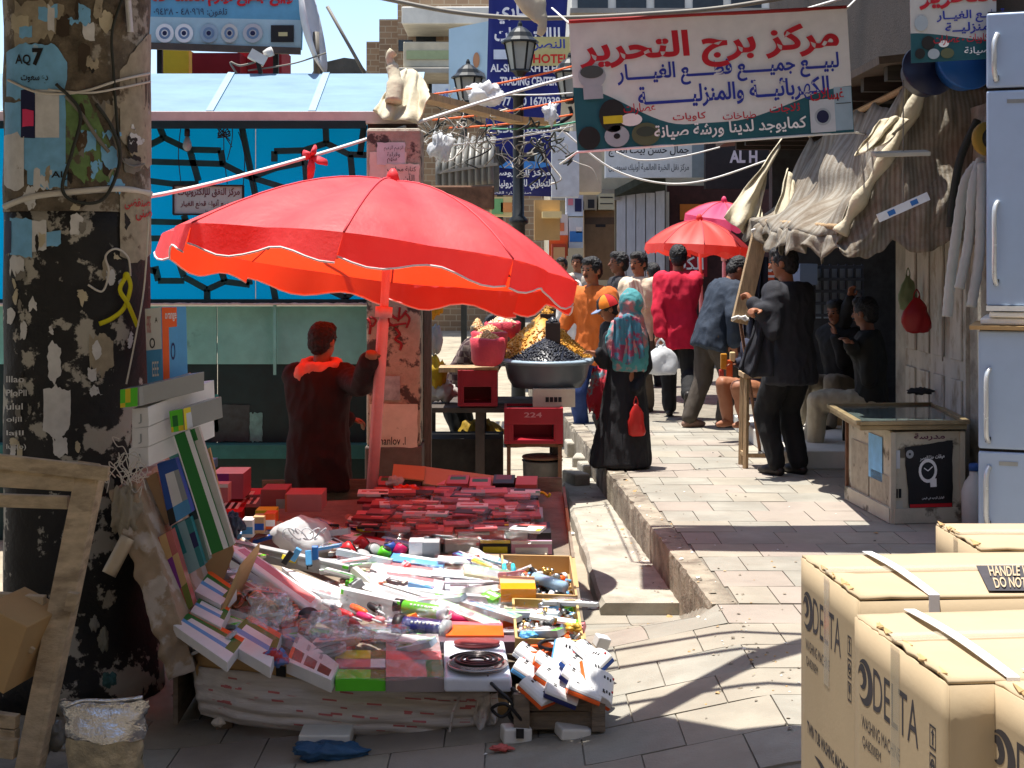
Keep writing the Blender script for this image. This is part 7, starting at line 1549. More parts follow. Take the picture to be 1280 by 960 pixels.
# ------------------------------------------------------------------ pallet frame, foil bag and carton in the shade
pal = thing('timber_crate', 'rough open timber crate frame leaning in the shade beside the pillar', 'crate', P(60, 945, 5.6))
def pbar(a, c_, w, t_, d0, d1, nm='plank'):
    b = MB(); A, B_ = P(*a, d0), P(*c_, d1); b.bar(A, B_, w, t_, (0, 1, 0)); b.build(nm, M_woodx, pal, .003)
pbar((112, 578), (27, 995), .085, .03, 5.75, 5.45, 'upright'); pbar((126, 592), (42, 992), .02, .1, 5.78, 5.48, 'upright')
pbar((-40, 572), (136, 592), .055, .03, 5.72, 5.7); pbar((-40, 594), (94, 602), .075, .02, 5.74, 5.72); pbar((-40, 624), (86, 628), .05, .03, 5.76, 5.74); pbar((-40, 745), (56, 752), .045, .04, 5.66, 5.64); pbar((-40, 764), (52, 768), .04, .04, 5.66, 5.62); pbar((-30, 895), (22, 902), .05, .04, 5.55, 5.52); pbar((-30, 930), (20, 936), .07, .04, 5.5, 5.48); pbar((-30, 914), (22, 918), .04, .04, 5.55, 5.52)
b = MB(); b.box(P(90, 752, 5.57), (.04, .03, .07), (0, .2, 0)); b.build('knot_block', M_woodx, pal)
s = MB(); s.qbox([P(-20, 756, 5.4), P(34, 784, 5.4), P(4, 868, 5.4), P(-40, 840, 5.4)], (.05, .3, 0)); tag(s.build('cardboard_box', M_card, bevel=.004), 'brown cardboard box leaning behind the timber frame edge', 'box')
s = MB(); s.bar(P(20, 800, 5.5), P(42, 814, 5.5), .02, .02); tag(s.build('stick', M_woodx), 'short stick poking out beside the cardboard box', 'stick')
fb = thing('foil_bag', 'crumpled silver foil bag with a cream base standing on the ground', 'bag', P(130, 985, 5.25))
M_foil = mat('silver_foil', (.72, .72, .72), .22, .08, metal=.95, bump=1.0, bscale=9); M_fcr = mat('foil_cream', (.55, .47, .32), .35, .15, metal=.55, bump=1.0, bscale=10)
def fbag(y0, y1, w0, w1, m, nm, top=False):
    b = MB()
    def fn(u, v):
        a = 2 * PI * u; w = (w0 + (w1 - w0) * v) / 2 * 5.25 / F; c = P(130 + 3 * v, y0 + (y1 - y0) * v, 5.25)
        k = 1 + .1 * noise.noise(V(math.cos(a) * 2, math.sin(a) * 2, v * 3)) + .08 * (1 - abs(noise.noise(V(math.cos(a) * 4, math.sin(a) * 4, v * 6))))
        return c + V(w * math.cos(a) * k, w * .5 * math.sin(a) * k * (1 if not top else (.25 + .75 * v)), .012 * noise.noise(V(a * 2, v * 3, 1)))
    b.sheet(fn, 44, 12); b.build(nm, m, fb)
fbag(876, 922, 104, 88, M_foil, 'mouth', True); fbag(920, 990, 88, 92, M_fcr, 'base')
b = MB(); b.tube(spline([P(82, 884, 5.2), P(104, 876, 5.2), P(140, 876, 5.2), P(178, 872, 5.2)], 5), .008, 6); b.build('rolled_rim', M_foil, fb)
rag('rag_heap', 'grey crumpled plastic behind the foil bag', 'plastic', 62, 920, 5.6, 50, 40, C('grey_plastic', 110, 108, 100, trans=.2, rough=.4), 3, .6)
for k, (px, py, w, h, c_) in enumerate(((130, 800, 14, 26, (120, 118, 105)), (136, 850, 18, 16, (50, 90, 90)), (118, 780, 10, 18, (130, 128, 120)))): rag('scrap', ['pale scrap hanging at the pillar foot', 'teal scrap on the ground at the pillar foot', 'small grey scrap at the pillar foot'][k], 'scrap', px, py, 6.35, w, h, C(f'litter{k}', *c_), k, .9)
for k, (px, py, w, h) in enumerate(((748, 760, 30, 5), (712, 667, 14, 5), (690, 686, 12, 3))): rag('scrap', ['white paper scrap lying at the end of the low step', 'white pebble-like scrap on the street beside the step', 'pale scrap near the stall corner on the street'][k], 'scrap', px, py, (8.2, 10.6, 9.9)[k], w, h, M_frw, k + 4, .5)

# ---- flat packs heaped over the reddish rows and small packets wedged between the larger goods
OD = ['first', 'second', 'third', 'fourth', 'fifth', 'sixth', 'seventh', 'eighth', 'ninth', 'tenth', 'eleventh', 'twelfth', 'thirteenth', 'fourteenth', 'fifteenth', 'sixteenth']
for k in range(64):
    px, py = 464 + 13 * (k // 4) + R.uniform(-5, 5), 615 + 14 * (k % 4) + R.uniform(-5, 5); c = On(px, py, .075 + R.uniform(0, .03)); w, h = R.uniform(.11, .19), R.uniform(.06, .11); Rz = Matrix.Rotation(R.gauss(0, .14), 3, 'Z') @ Matrix.Rotation(.1 + R.uniform(-.05, .05), 3, 'X')
    q = [c + Rz @ V(sx * w / 2, sy * h / 2, 0) for sx, sy in ((-1, 1), (1, 1), (1, -1), (-1, -1))]
    b = MB(); b.qbox(q, Rz @ V(0, 0, -.016), (.12, .5, .85), (.25, .6), R.choice([[[0, 1, 1, 0], [0, 0, 2, 0], [0, 0, 0, 0]], [[0] * 4, [0, 2, 2, 0], [0] * 4], [[1] * 4, [0, 2, 0, 0], [0, 0, 0, 3]]]))
    pass
    tag(b.build('flat_packet', [R.choice(M_RW + [PK, W_, GY, BK, MR]), R.choice(M_RW + [W_, BK]), R.choice([PK, W_, M_RW[3], BK]), R.choice([GN, YL, BK])], bevel=.001), f"{OD[k // 4]} thin packet from the parasol pole in the {['rearmost', 'second', 'third', 'front'][k % 4]} layer over the reddish boxes", 'packet', 'thin packets on the reddish boxes')
REG = [((300, 345), (700, 760), 'beside the leaning carton'), ((345, 430), (735, 800), 'among the copper coils'), ((430, 545), (775, 815), 'in front of the torches'), ((420, 520), (690, 730), 'behind the strip lamps'), ((500, 640), (725, 778), 'between the lamp boxes and torches'), ((300, 420), (655, 700), 'around the white bag'), ((400, 510), (650, 690), 'behind the gadget heap'), ((555, 640), (690, 722), 'before the long carton'), ((250, 330), (760, 810), 'among the socket packs'), ((640, 720), (745, 790), 'between the two part trays')]
WARE = [('off-white', col('offwhite', 214, 210, 200)), ('chalk white', col('chalk', 232, 232, 228)), ('pearl grey', col('pearl', 188, 192, 196, rough=.2)), ('ice blue', col('ice', 192, 208, 220, rough=.2)), ('cream', col('cream_card', 222, 208, 178)), ('white', W_), ('silver', SV), ('red', RD), ('green', GN), ('lime', LG), ('blue', BL_), ('sky blue', SKY), ('orange', OR), ('black', BK), ('pink', PK), ('yellow', YL), ('grey', GY), ('tan', TN), ('navy', NV)]
FILM = film_mat('blister_film', .13, .1, 24)
for (xa, xb), (ya, yb), where in REG:
    cols = WARE[:7] + R.sample(WARE[7:], 7)
    for k in range(14 if 'socket' not in where else 7):
        cn, m = cols[k]; c = On(R.uniform(xa, xb), R.uniform(ya, yb), R.uniform(.02, .09)); w, h = (R.uniform(.16, .34), R.uniform(.035, .06)) if k < 7 else (R.uniform(.06, .15), R.uniform(.03, .06)); Rz = Matrix.Rotation(R.gauss(-.35, .22 if k < 7 else .6), 3, 'Z') @ Matrix.Rotation(R.gauss(.1, .25), 3, 'X') @ Matrix.Rotation(R.gauss(0, .2), 3, 'Y')
        m2, m3 = (R.choice([SV, GY, col('pale_green', 150, 200, 150), LG, W_])if k < 7 else R.choice(WARE)[1]), R.choice([SV, GN, PK, BK, SKY, W_]); t = thing('small_packet', f'{cn} packet wedged {where}', 'packet', c, group='packets wedged among the stall goods')
        q = [c + Rz @ V(sx * w / 2, sy * h / 2, 0) for sx, sy in ((-1, 1), (1, 1), (1, -1), (-1, -1))]
        b = MB(); b.qbox(q, Rz @ V(0, 0, -R.uniform(.012, .035)), (.1, .3, .62, .9), (.2, .5, .8), R.choice([[[1] * 5, [0, 0, 2, 0, 0], [0, 2, 2, 0, 1], [0] * 5], [[0] * 5, [0, 1, 1, 0, 2], [0, 1, 2, 0, 0], [2] * 5], [[0, 0, 0, 0, 1], [0, 2, 2, 2, 1], [0, 0, 0, 0, 1], [0, 0, 2, 0, 1]]])); b.build('pack', [m, m2, m3], t, .0015)
        if k % 2 == 0:
            b = MB(); n_ = Rz @ V(0, 0, 1); b.sheet(lambda u, v: sub_quad(q, -.06 + 1.12 * u, -.08 + 1.16 * v, 0, 0)[0] + n_ * (.004 + .016 * math.sin(PI * u) * math.sin(PI * v) + .008 * noise.noise(V(u * 4, v * 4, k))), 7, 6); b.build('film', FILM, t)
for k, (x0, y0, x1, y1) in enumerate(((345, 745, 445, 830), (300, 725, 430, 800), (420, 770, 560, 850), (470, 700, 640, 770), (480, 616, 670, 680))):
    b = MB(); b.sheet(lambda u, v: On(x0 + (x1 - x0) * u + 6 * noise.noise(V(v * 3, k, 0)), y0 + (y1 - y0) * v + 5 * noise.noise(V(u * 3, k, 4)), .1 + .05 * noise.noise(V(u * 5, v * 5, k)) + .02 * noise.noise(V(u * 13, v * 13, k))), 40, 30)
    tag(b.build('plastic_film', FILM), 'loose clear plastic film spread over the ' + ['power strip box', 'copper coils', 'bulb boxes', 'strip lamps', 'rows of reddish boxes'][k], 'film', 'clear films over the goods')
# ------------------------------------------------------------------ red parasol over the stall
M_umb = mat('red_canopy', (0.92, 0.105, 0.125), 0.5, 0.1, 2.5, 0.35, 9, trans=0.5, tcol=(1.0, 0.06, 0.008), spec=0.5, col2=(0.9, .2, .2), thr=.6, soft=.15, scale2=1.6)
M_pole = C('pink_pole', 226, 150, 150, rough=0.4, var=0.1)
M_trim = C('white_trim', 240, 215, 215)
M_seam = C('seam_red', 205, 62, 72)
def parasol(name, label, Cc, ex, ey, up, flap, pole_bot, m, pr=0.03, n=8, trim=True, hemw=3, grp='parasols'):
    t = thing(name, label, 'umbrella', pole_bot, group=grp)
    S = 8; NR = 10
    def pt(th, r):
        k = 1 - 0.07 * r * (1 - abs(math.cos(th * n / 2)))          # cloth pulled in between the ribs
        sagz = -0.045 * math.sin(PI * min(1, r)) * (1 - abs(math.cos(th * n / 2)))
        rr = r * k
        return Cc + (ex * math.cos(th) + ey * math.sin(th)) * rr + up * (1 - r ** 1.9) + V(0, 0, sagz)
    for g in range(n):
        b = MB(); b.sheet(lambda u, v: pt(2 * PI * (g + u) / n, max(0.015, v)), S, NR); b.build('canopy_panel', m, t)
        def fl(u, v):
            th = 2 * PI * (g + u) / n; p = pt(th, 1.0); o = (ex * math.cos(th) + ey * math.sin(th)).normalized()
            L = flap * (1 + 0.22 * math.sin(u * PI * 2 * hemw / 2 + g) + 0.12 * noise.noise(V(th * 3, 1, 0)))
            return p + (-up.normalized() * 0.9 + o * (0.05 + 0.1 * math.sin(g * 2.1 + u * 4))) * L * v
        if flap:
            b = MB(); b.sheet(fl, 12, 4); b.build('flap', m, t)
            if trim:
                b = MB(); b.tube([fl(k / 12, 1.0) for k in range(13)], 0.006, 5); b.build('trim', M_trim, t)
        b = MB(); b.tube([pt(2 * PI * g / n, max(.015, r / 10)) + V(0, 0, 0.002) for r in range(11)], 0.006, 5); b.build('seam', M_seam, t)
        b = MB(); b.tube([pt(2 * PI * g / n, r / 8 + .02) - V(0, 0, 0.012) for r in range(8)], 0.006, 5); b.build('rib', M_cab, t)
    top = pt(0, 0.0); ax = (pole_bot - top).normalized()
    b = MB(); b.tube([top - ax * 0.05, top.lerp(pole_bot, .33), top.lerp(pole_bot, .34), pole_bot], [pr * .75, pr * .75, pr, pr], 12); b.build('pole', M_pole, t)
    b = MB(); b.tube([top - ax * .075, top - ax * .05, top + ax * .0], [.012, .03, .045], 12); b.build('finial', m, t)
    hub = top.lerp(pole_bot, .3); b = MB(); b.tube([hub, hub + ax * .06], pr * 1.5, 12); b.build('hub', M_pole, t)
    return t
top_, bot_ = P(490, 228, 8.6), P(463, 640, 8.6)
ext_ = bot_ + (bot_ - top_).normalized() * 0.5; ext_.z = STREET + 0.0
parasol('street_umbrella', 'big red parasol with scalloped white-trimmed flap shading the stall', V(-0.82, 8.6, 1.63), V(1.2, 0, -.135), V(.03, 1.12, -.15), V(.125, 0, .46), 0.15, ext_, M_umb, 0.034)
b = MB(); b.tube([P(459, 612, 8.52), P(458, 646, 8.52)], 0.022, 8); tag(b.build('umbrella_clamp', M_rust), 'rusty clamp holding the foot of the red parasol pole', 'clamp')
M_umb2 = mat('red_canopy_far', (0.75, 0.12, 0.1), 0.5, 0.06, 3, 0.1, 6, trans=0.5, tcol=(0.95, 0.08, 0.05)); M_umb3 = mat('pink_canopy', (0.75, 0.12, 0.25), 0.5, 0.06, 3, 0.1, 6, trans=0.5, tcol=(0.9, .15, .3))
d2 = 17.0
parasol('street_umbrella', 'smaller red parasol beyond the man in the red blazer', V(X(872, d2), d2, Z(308, d2)), V(.6, 0, -.03), V(0, .6, -.02), V(.02, 0, .3), .1, V(X(879, d2), d2, 0), M_umb2, .025, trim=False)
d3 = 19.0
parasol('street_umbrella', 'pink parasol rising behind the smaller red one', V(X(905, d3), d3, Z(272, d3)), V(.5, 0, -.05), V(0, .6, .05), V(.0, 0, .2), .14, V(X(905, d3), d3, 0), M_umb3, .025, trim=False)

# ------------------------------------------------------------------ dried fruit and nut stand
ND_ = 11.4
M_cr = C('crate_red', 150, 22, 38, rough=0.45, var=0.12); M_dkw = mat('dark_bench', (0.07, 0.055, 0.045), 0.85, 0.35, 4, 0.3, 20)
st_ = thing('nut_stand', 'dark wooden stand carrying the dried fruit in the lane', 'stand', V(X(610, ND_), ND_ + .4, STREET))
zt = Z(512, ND_)
for k in range(3):
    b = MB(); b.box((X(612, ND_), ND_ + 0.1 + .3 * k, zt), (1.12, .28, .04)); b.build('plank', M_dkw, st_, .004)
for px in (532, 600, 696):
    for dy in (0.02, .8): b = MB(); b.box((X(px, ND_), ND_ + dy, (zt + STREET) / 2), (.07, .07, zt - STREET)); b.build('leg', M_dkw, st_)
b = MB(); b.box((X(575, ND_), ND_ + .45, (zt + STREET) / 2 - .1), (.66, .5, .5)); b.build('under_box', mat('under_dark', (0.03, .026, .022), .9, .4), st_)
b = MB(); b.box((X(586, ND_), ND_ + .1, Z(462, ND_)), (.46, .3, .035)); b.build('upper_board', M_wood, st_)
def crate(label, x0, y0, x1, y1, d, dep=.34, word=None):
    t = thing('plastic_crate', label, 'crate', P((x0 + x1) / 2, y1, d), group='red plastic crates'); q = px_quad(x0, y0, x1, y1, d)
    W = (q[1] - q[0]).length; H = (q[0] - q[3]).length
    c = lambda u0, v0, u1, v1, nm: MB().qbox(sub_quad(q, u0, v0, u1, v1), (0, .02, 0)).build(nm, M_cr, t, .004)
    c(0, 0, 1, .46, 'front_panel'); c(0, .46, .16, .9, 'front_panel'); c(.84, .46, 1, .9, 'front_panel'); c(0, .9, 1, 1, 'front_panel')
    for xx in (q[0].x + .01, q[1].x - .01): MB().box((xx, d + dep / 2 + .012, (q[0].z + q[3].z) / 2), (.018, dep, H)).build('side_panel', M_cr, t)
    MB().box(((q[0].x + q[1].x) / 2, d + dep, (q[0].z + q[3].z) / 2), (W, .018, H)).build('back_panel', M_cr, t); MB().box(((q[0].x + q[1].x) / 2, d + dep / 2, q[3].z + .012), (W - .02, dep - .03, .02)).build('floor', M_cr, t)
    for u in (.1, .9): MB().qbox(sub_quad(off_quad(q, .006), u - .02, 0, u + .02, 1), (0, .01, 0)).build('rib', M_cr, t)
    if word: text(word, sub_quad(q, .34, .12, .64, .26), C('crate_print', 190, 120, 125), t, .02)
    return t
crate('red plastic crate under the sacks of peanuts', 572, 463, 622, 508, ND_ - .06); crate('red plastic crate under the raisin basin at the stand front', 630, 510, 704, 555, ND_ - .25, .34, '224')
s = thing('white_carton', 'pale carton with dark marks propping the raisin basin', 'carton', P(692, 508, ND_ - .1)); q = px_quad(666, 486, 719, 509, ND_ - .12); MB().qbox(q, (0, .3, 0)).build('carton', C('carton_offwhite', 190, 180, 160), s, .004)
for k in range(4): patch(q, .3 + .1 * k, .45, .38 + .1 * k, .72, M_ink, s, 'printed_mark', .003)
bd = thing('basin', 'dark grey plastic basin heaped with black raisins', 'basin', P(684, 486, ND_ + .2)); c = V(X(684, ND_ + .2), ND_ + .2, 0)
b = MB(); b.lathe([(.27, Z(486, 11.4)), (.31, Z(475, 11.4)), (.335, Z(456, 11.4)), (.35, Z(455, 11.4)), (.35, Z(452, 11.4)), (.325, Z(453, 11.4)), (.3, Z(470, 11.4))], c, 32); b.build('tub', C('basin_grey', 88, 96, 104, rough=.4), bd); MB().lathe([(.34, Z(456, 11.4)), (.358, Z(453, 11.4)), (.34, Z(451, 11.4))], c, 32).build('rim', C('basin_rim', 140, 158, 170, rough=.4), bd)
def pile(parent, c, r, z0, z1, m, n, pr, nm, ax=1.0):
    b = MB(); b.lathe([(r, z0 - .01), (r * .98, z0), (r * .5, (z0 + z1) / 2), (.02, z1)], c, 20); b.build(nm + '_heap', m, parent)
    b = MB()
    for k in range(n):
        t = math.sqrt(R.random()); a = R.uniform(0, 2 * PI); rr = r * t; z = z1 + (z0 - z1) * t; p = V(c.x + rr * math.cos(a), c.y + rr * math.sin(a), z + R.uniform(0, pr * .7))
        M_ = Euler((R.uniform(0, 3), R.uniform(0, 3), 0)).to_matrix(); b.add([p + M_ @ V(*x) * pr for x in ((1.4, 0, 0), (-1.4, 0, 0), (0, .8, 0), (0, -.8, 0), (0, 0, .7), (0, 0, -.7))], [(0, 2, 4), (2, 1, 4), (1, 3, 4), (3, 0, 4), (2, 0, 5), (1, 2, 5), (3, 1, 5), (0, 3, 5)], 0, True)
    tag(b.build(nm, m, parent), kind='stuff')
M_rai = C('raisin_black', 30, 32, 42, rough=.35, var=.5, scale=40); M_gold = C('raisin_gold', 196, 140, 45, rough=.5, var=.35, scale=40); M_nut = C('peanut', 214, 170, 120, rough=.6, var=.3, scale=40)
pile(bd, c, .315, Z(455, 11.4), Z(424, 11.4), M_rai, 900, .011, 'raisins')
s = thing('tray_of_raisins', 'golden raisins heaped on a tray behind the black ones', 'tray', V(X(685, 11.95), 11.95, Z(448, 11.9))); c2 = V(X(678, 11.9), 11.9, 0); MB().lathe([(.4, Z(455, 11.9)), (.44, Z(447, 11.9)), (.4, Z(446, 11.9))], c2, 28).build('rim', C('tray_pale', 150, 160, 165), s); pile(s, c2, .40, Z(447, 11.9), Z(392, 11.9), M_gold, 1100, .011, 'golden_raisins')
for k, (px, y0, y1, d, m) in enumerate(((691, 403, 428, 11.62, M_rai), (684, 392, 408, 11.9, M_gold), (686, 386, 400, 12.2, M_gold))):
    t = thing('measuring_tin', ['square dark measuring tin standing on the black raisins', 'brown measuring tin filled with golden raisins', 'rear measuring tin heaped with golden raisins'][k], 'tin', P(px, y1, d), group='measuring tins'); MB().box(P(px, (y0 + y1) / 2, d), (.115, .1, (y1 - y0) * d / F)).build('tin', C('tin_brown', 58, 46, 40, rough=.5), t, .004); pile(t, V(X(px, d), d, 0), .05, Z(y0, d), Z(y0 - 6, d), m, 60, .009, 'filling')
M_sack = C('sack_red', 200, 60, 75, rough=.6, var=.12, bump=.3, bscale=60)
def sack(label, px, y0, y1, d, w, m, fill, seed):
    t = thing('sack', label, 'sack', P(px, y1, d), group='sacks on the nut stand'); r = w * d / F / 2; z0, z1 = Z(y1, d), Z(y0, d); c = V(X(px, d), d, 0)
    b = MB(); b.lathe([(r * .7, z0), (r * .92, z0 + .2 * (z1 - z0)), (r * 1.0, z0 + .7 * (z1 - z0)), (r * 1.03, z1), (r * .9, z1 + .012), (r * .85, z1 - .02)], c, 22)
    for i, v in enumerate(b.v): b.v[i] = v + V(.018 * noise.noise(v * 9 + V(seed, 0, 0)), .018 * noise.noise(v * 9 + V(0, seed, 0)), .014 * noise.noise(v * 12))
    b.build('bag', m, t)
    if fill: pile(t, c, r * .9, z1 - .02, z1 + .06, fill, 260, .012, 'peanuts')
sack('front red sack brimming with peanuts', 609, 424, 456, 11.3, 44, M_sack, M_nut, 1); sack('second red sack of peanuts just behind the front one', 612, 416, 450, 11.62, 46, M_sack, M_nut, 4); sack('rear red sack of pale nuts under the parasol edge', 628, 404, 436, 12.2, 44, M_sack, C('nut_pale', 225, 195, 165), 7); sack('grey tin of nuts beside the red sacks', 597, 408, 430, 11.9, 16, C('tin_grey', 110, 100, 85), M_nut, 2)
for k, (px, y0, y1, w, c_, l) in enumerate(((542, 446, 490, 44, (185, 150, 20), 'yellow cloth sack leaning on the plaster post'), (540, 366, 398, 30, (190, 140, 20), 'yellow bundle high behind the plaster post'), (552, 474, 504, 44, (190, 185, 180), 'crumpled white and red bag on the stand plank'), (543, 405, 445, 26, (150, 155, 160), 'grey bag behind the plaster post'), (600, 522, 560, 60, (150, 120, 20), 'yellow sack stored under the stand'))):
    rag('sack_bundle', l, 'sack', px, (y0 + y1) / 2, 11.7 if k != 4 else 12.3, w, y1 - y0, C(f'bundle{k}', *c_, rough=.7, bump=.3, bscale=20), k, .5)
s = thing('metal_bin', 'dented grey bin standing under the front red crate', 'bin', V(X(676, 11.3), 11.3, STREET)); MB().lathe([(.13, STREET), (.14, STREET + .02), (.15, Z(578, 11.3)), (.16, Z(576, 11.3)), (.14, Z(577, 11.3))], V(X(678, 11.3), 11.35, 0), 20).build('body', mat('bin_grey', (.09, .085, .08), .6, .4), s); MB().lathe([(.152, .1), (.158, .11), (.152, .12)], V(X(678, 11.3), 11.35, 0), 20).build('hoop', M_rust, s)
for px in (636, 700): MB().bar(P(px, 556, 11.2), V(X(px, 11.2), 11.2, STREET), .03, .03, (0, 1, 0)).build('leg', M_rust, st_)
MB().bar(P(632, 556, 11.22), P(704, 556, 11.22), .03, .03, (0, 1, 0)).build('rail', M_rust, st_)
for k, (px, py) in enumerate(((720, 585), (735, 560), (727, 540), (742, 575), (716, 560))):
    s = MB(); s.box(V(X(px, 12.2 + k * .5), 12.2 + k * .5, -.2), (.14, .3, .14), (0, 0, R.uniform(-.4, .4))); tag(s.build('stone_block', M_conc, bevel=.015), ['low stone block nearest the nut stand bin', 'stone block behind the girl in black', 'far stone block along the step', 'stone block at the foot of the girl in black', 'small stone block beside the stand leg'][k], 'stone')

# ------------------------------------------------------------------ canopies overhead, above the picture, that shade stall, pillar and pavement
M_tarp = mat('grey_tarp', (.25, .23, .2), .9, .2, 2, .3, 8)
zt = 3.45
def over(x, y, z0=0.0):       # a point overhead whose shadow falls on (x, y, z0)
    k = (zt - z0) / SUN.z; return V(x + SUN.x * k, y + SUN.y * k, zt)
s = thing('overhead_tarp', 'grey tarpaulin stretched above the pillar and the stall front', 'tarpaulin', V(-2, 6, zt))
b = MB(); b.prism([over(-3.4, 8.3, 0), over(-1.45, 7.75, .15), over(-.95, 6.6, .1), over(-.3, 5.93, .03), over(.25, 5.52, 0), over(.5, 5.72, -.05), over(.8, 5.32, 0), over(1.15, 5.22, 0), over(1.1, 4.6, 0), over(.2, 3.0, 0), over(-3.4, 3.0, 0)], (0, 0, .02)); b.build('sheet', M_tarp, s)
b = MB(); b.bar(over(.35, 5.55, -.03), over(1.45, 6.5, 0), .15, .05); b.build('beam', M_wood, s)
for k, (a, c_) in enumerate((((-.2, 6.75), (1.6, 6.45)), ((-.2, 6.5), (1.6, 6.15)), ((-.2, 5.98), (1.6, 5.66)))): cable('overhead_cable', ['rear', 'middle', 'front'][k] + ' of three cables above the pavement that stripe it with shadow', [over(*a, 0), over(*c_, 0)], .022, M_cabd, 4, 'cable')
s = thing('overhead_tarp', 'long grey cloth strung high across the lane that throws the pavement shadow band', 'tarpaulin', V(2, 8.7, zt))
b = MB(); b.prism([over(.75, 9.0, 0), over(3.4, 9.2, 0), over(3.4, 8.15, 0), over(.7, 8.35, 0)], (0, 0, .01)); b.build('sheet', M_tarp, s)

# ------------------------------------------------------------------ houses that close the street behind and beside the viewpoint
M_hs = mat('house_render', (.4, .33, .24), .9, .2, 1.2, .3, 6)
for k, (c, sz, l) in enumerate((((-1, -7, 4), (26, 3, 9), 'plain rendered house behind the viewpoint'), ((-8.5, 2, 4), (3, 14, 9), 'plain rendered house on the pillar side of the street'), ((7.5, 1.5, 4), (3, 13, 9), 'plain rendered house on the carton side of the street'))):
    t = thing('street_house', l, 'building', V(c[0], c[1], -.4)); MB().box(c, sz).build('wall', M_hs, t)
    for j in range(6):
        for fl_k in range(2):
            if k == 0: MB().box((-9 + 3.4 * j, -5.49, 2.2 + 3 * fl_k), (1.2, .04, 1.5)).build('window', M_win, t)
            else: MB().box((c[0] + (1.5 if c[0] < 0 else -1.5), -3.5 + 2.1 * j, 2.2 + 3 * fl_k), (.04, 1.0, 1.5)).build('window', M_win, t)
# ------------------------------------------------------------------ people
SKIN = C('skin_brown', 150, 98, 70, rough=.55, var=.06, bump=.05); SKIN2 = C('skin_dark', 118, 74, 54, rough=.55, var=.06)
HAIR = mat('hair_black', (.012, .011, .012), .55, .3, 40, .6, 90)
def cloth(n, r, g, b_, **k):
    k.setdefault('rough', .85); k.setdefault('var', .12); k.setdefault('bump', .25); k.setdefault('bscale', 120); return C('cloth_' + n, r, g, b_, **k)
def ring_loft(mb, secs, n=20):
    """secs: (centre, half-width vector, half-depth vector)"""
    vs = []
    for c, a, e in secs:
        for k in range(n):
            t = 2 * PI * k / n; ct, s_ = math.cos(t), math.sin(t)
            vs.append(c + a * (abs(ct) ** .8 * (1 if ct > 0 else -1)) + e * (abs(s_) ** .8 * (1 if s_ > 0 else -1)))
    N = len(secs)
    mb.add(vs, [(i * n + k, i * n + (k + 1) % n, (i + 1) * n + (k + 1) % n, (i + 1) * n + k) for i in range(N - 1) for k in range(n)] + [tuple(range(n - 1, -1, -1)), tuple((N - 1) * n + k for k in range(n))])
def ik(a, t, l1, l2, pole):
    d = t - a; D = min(d.length, (l1 + l2) * .999); dn = d.normalized(); t = a + dn * D
    x = (l1 * l1 - l2 * l2 + D * D) / (2 * D); h = math.sqrt(max(0, l1 * l1 - x * x)); p = pole - dn * pole.dot(dn); p.normalize()
    return a + dn * x + p * h, t
